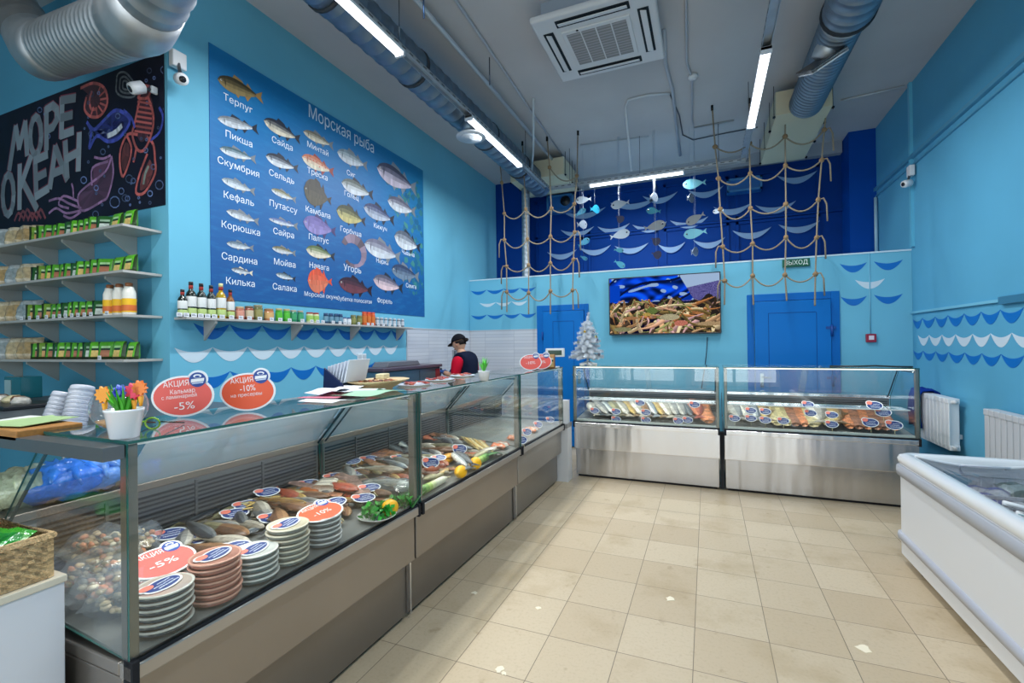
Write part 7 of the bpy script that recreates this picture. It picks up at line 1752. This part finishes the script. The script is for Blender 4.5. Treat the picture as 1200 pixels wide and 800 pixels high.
m_ = MB(); m_.X = Matrix.Translation((bx1_-.1, .60, SZ+.19)) @ Matrix.Rotation(.5, 4, 'Z'); m_.box((-.07, -.05, -.02), (.07, .05, .02), h(245, 70, 40)); o = m_.build('orange_red_box', SATIN, origin=(bx1_-.1, .60, SZ+.19), bevel=.01); tag(o, 'bright orange-red box lying on the green packs of the basket', 'box')
# ================================================================== WHITE CHRISTMAS TREE
c = Vector((-1.31, 5.48, ZCt)); t = thing('christmas_tree', c, 'small white artificial Christmas tree with gold and silver balls on the back counter', 'christmas tree')
m_ = MB(); 
for k in range(5): a = k*2*PI/5+.3; m_.tube([c+Vector((0, 0, .03)), c+Vector((.11*math.cos(a), .11*math.sin(a), .008))], [.02, .012], h(230, 234, 238), n=8)
m_.tube([c, c+Vector((0, 0, .58))], [.014, .006], h(226, 230, 234), n=8); m_.build('stand_and_trunk', SATIN, t)
m_ = MB(); TW = h(226, 232, 238)
def tinsel(a, b_, r):
    r *= 1.2
    a, b_ = Vector(a), Vector(b_); L = (b_-a).length; n = max(16, int(L*1300)); d = (b_-a).normalized(); u = d.orthogonal().normalized(); v = d.cross(u)
    m_.tube([a, b_], .004, TW, n=4)
    for i in range(n):
        f = i/n; p_ = a.lerp(b_, f); an = i*2.4; q = (u*math.cos(an)+v*math.sin(an)); rr = r*(1-.35*f)*random.uniform(.8, 1.1); tip = p_+q*rr+d*rr*.45; w = d.cross(q)*.0042
        m_.add([p_-w, p_+w, tip], [(0, 1, 2)], jit(TW, .08))
for tier, (z, R, n) in enumerate([(.09, .19, 13), (.145, .18, 12), (.20, .165, 12), (.255, .15, 11), (.31, .13, 10), (.365, .11, 9), (.42, .085, 8), (.47, .06, 7)]):
    for k in range(n):
        a = k*2*PI/n+tier*.5; q = random.uniform(.85, 1.12); tinsel(c+Vector((0, 0, z+.03)), c+Vector((R*q*math.cos(a), R*q*math.sin(a), z+random.uniform(-.01, .03))), .034)
tinsel(c+Vector((0, 0, .45)), c+Vector((.02, 0, .62)), .035)
tinsel(c+Vector((0, 0, .13)), c-RT*.22+Vector((0, 0, .09)), .04)
m_.build('white_branches', MATTE, t)
for k, (dx, dz, col) in enumerate([(-.04, .39, h(214, 170, 70)), (.06, .385, h(206, 214, 224)), (.0, .265, h(210, 216, 226)), (-.045, .205, h(220, 176, 60)), (.10, .30, h(150, 120, 150)), (.115, .13, h(120, 120, 140)), (-.065, .095, h(214, 220, 230)), (.055, .075, h(214, 220, 230)), (-.12, .27, h(190, 200, 190)), (.09, .33, h(206, 190, 120))]):
    p_ = c+RT*dx-FW*(.10 if dz > .2 else .13)*(1-dz*1.1)+Vector((0, 0, dz)); m_ = MB(); m_.ball(p_, .017, col, 12, 8); m_.tube([p_+Vector((0, 0, .016)), p_+Vector((0, 0, .024))], .004, h(200, 180, 90), n=6); m_.build('bauble', METAL, t)
# thin cable lying on the door counter top
tube_obj('dark_cable', [(1.1, 5.4, 1.292), (1.3, 5.32, 1.296), (1.45, 5.36, 1.30), (1.6, 5.33, 1.294), (1.73, 5.36, 1.292)], .008, h(40, 50, 50), 'dark cable lying on top of the door counter at its right end', 'cable')
# ================================================================== THE SHOP WORKER
def skin_mb(verts, edges, rad, colf, levels=2, mb=None, X=None):
    me = bpy.data.meshes.new('sk'); me.from_pydata([Vector(v) for v in verts], edges, []); me.update()
    ob = bpy.data.objects.new('sk', me); COL.objects.link(ob)
    md = ob.modifiers.new('k', 'SKIN'); md.use_smooth_shade = True
    sv = me.skin_vertices[0].data
    for i, r in enumerate(rad): sv[i].radius = (r, r) if not isinstance(r, tuple) else r
    sv[0].use_root = True
    s_ = ob.modifiers.new('s', 'SUBSURF'); s_.levels = levels; s_.render_levels = levels
    dg = bpy.context.evaluated_depsgraph_get(); dg.update(); ev = bpy.data.meshes.new_from_object(ob.evaluated_get(dg))
    V = [v.co.copy() for v in ev.vertices]; F = [tuple(p.vertices) for p in ev.polygons]
    bpy.data.objects.remove(ob); bpy.data.meshes.remove(me); bpy.data.meshes.remove(ev)
    mb = mb or MB(); mb.X = X
    C = [colf(sum((V[k] for k in f), Vector())/len(f)) for f in F]
    mb.add(V, F, C, True); return mb
FEET = Vector((-2.88, 5.42, 0)); MP = Matrix.Translation(FEET) @ Matrix.Rotation(PI/2-.12, 4, 'Z')   # local +y faces the wall table
t = thing('person', None, 'shop worker in black cap, navy vest, red sleeves and blue gloves at the wall table', 'person', M=MP)
SKC = h(206, 160, 132)
J = dict(pel=(0, 0, .93), sp=(0, .01, 1.08), ch=(0, .03, 1.25), nb=(0, .06, 1.38), nk=(0, .09, 1.44), hd=(0, .13, 1.50),
 sl=(.17, .04, 1.33), el=(.225, .04, 1.13), wl=(.17, .27, 1.20), sr=(-.17, .04, 1.33), er=(-.225, .05, 1.13), wr=(-.15, .28, 1.19),
 hl=(.09, 0, .86), kl=(.10, .03, .47), al=(.10, 0, .08), hr=(-.09, 0, .86), kr=(-.10, .05, .47), ar=(-.11, .02, .08), fl=(.11, .15, .04), fr=(-.12, .17, .04))
J['sl'], J['sr'] = J['sr'], J['sl']; J['el'], J['er'] = J['er'], J['el']; J['wl'], J['wr'] = J['wr'], J['wl']
nm = ['pel', 'sp', 'ch', 'nb', 'nk', 'hd', 'sl', 'el', 'wl', 'sr', 'er', 'wr', 'hl', 'kl', 'al', 'hr', 'kr', 'ar', 'fl', 'fr']; ix = {k: i for i, k in enumerate(nm)}
E_ = [('pel', 'sp'), ('sp', 'ch'), ('ch', 'nb'), ('nb', 'nk'), ('nk', 'hd'), ('nb', 'sl'), ('sl', 'el'), ('el', 'wl'), ('nb', 'sr'), ('sr', 'er'), ('er', 'wr'), ('pel', 'hl'), ('hl', 'kl'), ('kl', 'al'), ('al', 'fl'), ('pel', 'hr'), ('hr', 'kr'), ('kr', 'ar'), ('ar', 'fr')]
R_ = [.15, .14, .14, .085, .052, .06, .05, .045, .03, .05, .045, .03, .09, .06, .042, .09, .06, .042, .035, .035]
m_ = skin_mb([J[k] for k in nm], [(ix[a], ix[b_]) for a, b_ in E_], R_, lambda p: SKC, X=MP)
# head with face, chin, nose and ears, tilted down towards the hands
MHd = MP @ Matrix.Translation((0, .135, 1.555)) @ Matrix.Rotation(-.30, 4, 'X')
m_.X = MHd; V = []; n, k = 20, 16
def headr(th, ph):
    """th: azimuth (pi/2 = front), ph: latitude"""
    x, y, z = math.cos(ph)*math.cos(th), math.cos(ph)*math.sin(th), math.sin(ph)
    sx_, sy_, sz_ = .074, .092, .112
    if z < 0: sx_ *= 1+.28*z; sy_ *= 1+.10*z
    fx = max(0, y); nose = .020*math.exp(-((x/.16)**2+((z+.12)/.16)**2)) if y > 0 else 0
    brow = .004*math.exp(-((z-.22)/.12)**2)*fx; eye = -.007*math.exp(-(((abs(x)-.36)/.17)**2+((z-.06)/.13)**2))*fx
    mouth = .004*math.exp(-((x/.28)**2+((z+.48)/.1)**2))*fx; chin = .012*math.exp(-((x/.3)**2+((z+.82)/.2)**2))*fx
    return (x*sx_, y*sy_+nose+brow+eye+mouth+chin, z*sz_)
V = [headr(0, -PI/2)]
for i in range(1, 22):
    for j in range(28): V.append(headr(2*PI*j/28, -PI/2+PI*i/22))
V.append(headr(0, PI/2)); F = [(0, 1+(j+1) % 28, 1+j) for j in range(28)]+[(1+i*28+j, 1+i*28+(j+1) % 28, 1+(i+1)*28+(j+1) % 28, 1+(i+1)*28+j) for i in range(20) for j in range(28)]+[(len(V)-1, 1+20*28+j, 1+20*28+(j+1) % 28) for j in range(28)]
m_.add(V, F, SKC, True)
for s_ in (-1, 1):
    m_.ball((s_*.074, -.004, -.008), (.010, .020, .032), mixc(SKC, h(190, 110, 90), .3), 10, 8)
    m_.ball((s_*.027, .083, .008), (.0105, .008, .008), h(238, 236, 232), 10, 8); m_.ball((s_*.027, .089, .006), (.0052, .0045, .0052), h(50, 34, 26), 8, 6)
m_.ball((0, .094, -.052), (.020, .006, .006), h(170, 84, 80), 10, 6)
def hand(mb, wrist, d, palm, col, fat=1.0, curl=.9, thumb=1):
    """palm, five bent fingers; d = pointing direction, palm = palm normal"""
    w = Vector(wrist); d = Vector(d).normalized(); pn = Vector(palm); pn = (pn-d*pn.dot(d)).normalized(); s_ = d.cross(pn)
    V = [w, w+d*.03, w+d*.075]; mb.tube([w-d*.01, w+d*.02, w+d*.05, w+d*.085], [.024*fat, .030*fat, .036*fat, .034*fat], col, n=12, flat=.5)
    for i, (o, L, r) in enumerate([(-.028, .068, .0085), (-.010, .076, .009), (.009, .072, .0088), (.027, .056, .0078)]):
        p0 = w+d*.08+s_*o; pts = [p0]; dd = d.copy()
        for q in range(3):
            dd = (dd*math.cos(curl*.55)+pn*math.sin(curl*.55)); dd.normalize(); pts.append(pts[-1]+dd*L/3)
        mb.tube(pts, [r*fat*1.05, r*fat, r*fat*.95, r*fat*.8], col, n=8); mb.ball(pts[-1], r*fat*.8, col, 8, 6)
    p0 = w+d*.03-s_*.03*thumb; td = (d*.6-s_*thumb*.7+pn*.45).normalized(); pts = [p0, p0+td*.028, p0+td*.05+pn*.012, p0+td*.066+pn*.028]; mb.tube(pts, [.013*fat, .011*fat, .0098*fat, .008*fat], col, n=8); mb.ball(pts[-1], .008*fat, col, 8, 6)
m_.X = MP
dl = (Vector(J['wl'])-Vector(J['el'])).normalized(); dr = (Vector(J['wr'])-Vector(J['er'])).normalized()
hand(m_, Vector(J['wl'])-dl*.01, dl+Vector((0, 0, -.15)), (.6, 0, -.8), SKC, .93, 1.0, 1); hand(m_, Vector(J['wr'])-dr*.01, dr+Vector((0, 0, -.15)), (-.6, 0, -.8), SKC, .93, 1.0, -1)
m_.build('body', SKIN, t)
m_ = MB(); m_.X = MP; GB_ = h(20, 80, 160)
for wk_, dd, pn, th_ in ((J['wl'], dl, (.6, 0, -.8), 1), (J['wr'], dr, (-.6, 0, -.8), -1)):
    g = MB(); g.X = MP; w = Vector(wk_); g.tube([w-dd*.045, w-dd*.02, w], [.037, .035, .03], GB_, n=12, caps=False); hand(g, w-dd*.01, dd+Vector((0, 0, -.15)), pn, GB_, 1.12, 1.0, th_); g.build('glove', SATIN, t)
# vest, sleeves, trousers, shoes
NV = h(18, 26, 48)
v = skin_mb([(0, 0, .84), (0, .0, .98), (0, .01, 1.10), (0, .03, 1.25), (0, .045, 1.37), (0, .07, 1.435), (.15, .035, 1.36), (-.15, .035, 1.36)], [(0, 1), (1, 2), (2, 3), (3, 4), (4, 5), (4, 6), (4, 7)], [.17, .172, .165, .165, .13, .078, .08, .08], lambda p: NV, X=MP)
v.build('navy_vest', FABRIC, t)
RS = h(186, 14, 44)
for s_, a, b_ in ((1, 'sl', 'el'), (-1, 'sr', 'er')):
    A, B = Vector(J[a]), Vector(J[b_]); g = skin_mb([A.lerp(Vector(J['nb']), .32), A, A.lerp(B, .5), B, B.lerp(Vector(J['w'+a[1]]), .12)], [(0, 1), (1, 2), (2, 3), (3, 4)], [.08, .088, .075, .062, .052], lambda p: RS, X=MP); g.build('red_sleeve', FABRIC, t)
g = skin_mb([(0, 0, .93), (0, 0, .86), J['hl'], J['kl'], (J['al'][0], J['al'][1], .10), J['hr'], J['kr'], (J['ar'][0], J['ar'][1], .10)], [(0, 1), (1, 2), (2, 3), (3, 4), (1, 5), (5, 6), (6, 7)], [.155, .15, .105, .075, .062, .105, .075, .062], lambda p: h(28, 30, 40), X=MP); g.build('dark_trousers', FABRIC, t)
for a, f in (('al', 'fl'), ('ar', 'fr')):
    g = MB(); g.X = MP; A, B = Vector(J[a]), Vector(J[f]); g.tube([(A.x, A.y-.07, .035), (A.x, A.y, .045), (A.x*.5+B.x*.5, B.y-.06, .045), (B.x, B.y, .036), (B.x, B.y+.05, .03)], [.028, .046, .045, .042, .02], h(30, 30, 34), n=12, flat=.8); g.build('shoe', SATIN, t)
# cap and hair
g = MB(); g.X = MHd; HB = h(22, 22, 28)
V = []; 
rows = 9
for i in range(rows+1):
    ph = .22+(PI/2-.22)*i/rows
    for j in range(28):
        th = 2*PI*j/28; q = headr(th, ph); kx = 1.13+.06*math.sin(PI*i/rows); V.append((q[0]*kx, (q[1])*kx-.004, q[2]*1.06+.010))
F = [(i*28+j, i*28+(j+1) % 28, (i+1)*28+(j+1) % 28, (i+1)*28+j) for i in range(rows) for j in range(28)]; g.add(V, F, HB, True)
pk = []
for i in range(4):
    for j in range(11): a = PI/2-.95+1.9*j/10; r = .088+.022*i; pk.append((r*math.cos(a)*.88, r*math.sin(a)*1.06, .036-.006*i*i*.4))
g.add(pk, [(i*11+j, i*11+j+1, (i+1)*11+j+1, (i+1)*11+j) for i in range(3) for j in range(10)], HB, True)
o = g.build('black_cap', FABRIC, t); sm = o.modifiers.new('s', 'SOLIDIFY'); sm.thickness = .006; sm.offset = 1
g = MB(); g.X = MHd; HR = h(30, 22, 20)
for i in range(70):
    a = PI*1.02+PI*.96*i/69; q = headr(a, .26); q2 = headr(a, -.25 if abs(a-1.5*PI) < 1.0 else -.02)
    g.tube([(q[0]*1.05, q[1]*1.05, q[2]), ((q[0]+q2[0])/2*1.09, (q[1]+q2[1])/2*1.09, (q[2]+q2[2])/2), (q2[0]*1.04, q2[1]*1.04, q2[2])], .007, jit(HR, .15), n=5)
g.ball((0, -.125, .015), (.026, .032, .026), HR, 12, 8)
g.tube([(0, -.09, .01), (0, -.12, .012)], .018, HR, n=8)
g.build('dark_hair', MATTE, t)
# knife held in the gloved hand
kp = MP @ (Vector(J['wl'])+dl*.085+Vector((.02, 0, -.02)))
m_ = MB(); m_.tube([kp+Vector((.02, -.03, .045)), kp+Vector((0, 0, .0))], [.011, .010], h(20, 20, 24), n=8)
t2 = thing('knife', kp, 'dark handled knife held upright in the gloved hand', 'knife'); m_.build('handle', SATIN, t2)
m_ = MB(); q = kp+Vector((0, 0, -.0)); m_.slab([q+Vector((-.0, .0, 0)), q+Vector((-.03, .04, -.13)), q+Vector((-.035, .02, -.135)), q+Vector((-.01, -.02, 0))], (.0015, .001, 0), h(190, 194, 198)); m_.build('blade', METAL, t2)
# fish on a board before her
bp_ = Vector((-3.28, 5.55, .90)); m_ = MB(); m_.box((bp_.x-.13, bp_.y-.22, .90), (bp_.x+.13, bp_.y+.22, .92), h(226, 228, 230)); o = m_.build('cutting_board', SATIN, origin=bp_, bevel=.006); tag(o, 'white cutting board on the wall table under the worker\'s hands', 'cutting board')
food('grey', (bp_.x, bp_.y-.18, .925), (bp_.x+.02, bp_.y+.18, .925), 'grey fish lying on the white cutting board', None, 0, 1.1)
# ------------------------------------------------------------------ camera and render look
cd = bpy.data.cameras.new('camera'); cam = bpy.data.objects.new('camera', cd); COL.objects.link(cam)
cd.sensor_width = 36; cd.lens = FPX/1200*36; cd.clip_start = .02
cam.matrix_world = Matrix(((RT.x, UP.x, -FW.x, CAM.x), (RT.y, UP.y, -FW.y, CAM.y), (RT.z, UP.z, -FW.z, CAM.z), (0, 0, 0, 1)))
sc = bpy.context.scene; sc.camera = cam
sc.view_settings.view_transform = 'Standard'; sc.view_settings.look = 'None'; sc.view_settings.gamma = 1; sc.view_settings.use_curve_mapping = False
sc.view_settings.exposure = 0.0
try:
    sc.cycles.use_denoising = True; sc.cycles.denoiser = 'OPENIMAGEDENOISE'
    sc.cycles.max_bounces = 10; sc.cycles.transparent_max_bounces = 24; sc.cycles.sample_clamp_indirect = 6; sc.cycles.caustics_reflective = False; sc.cycles.caustics_refractive = False
    sc.cycles.diffuse_bounces = 5
except Exception: pass
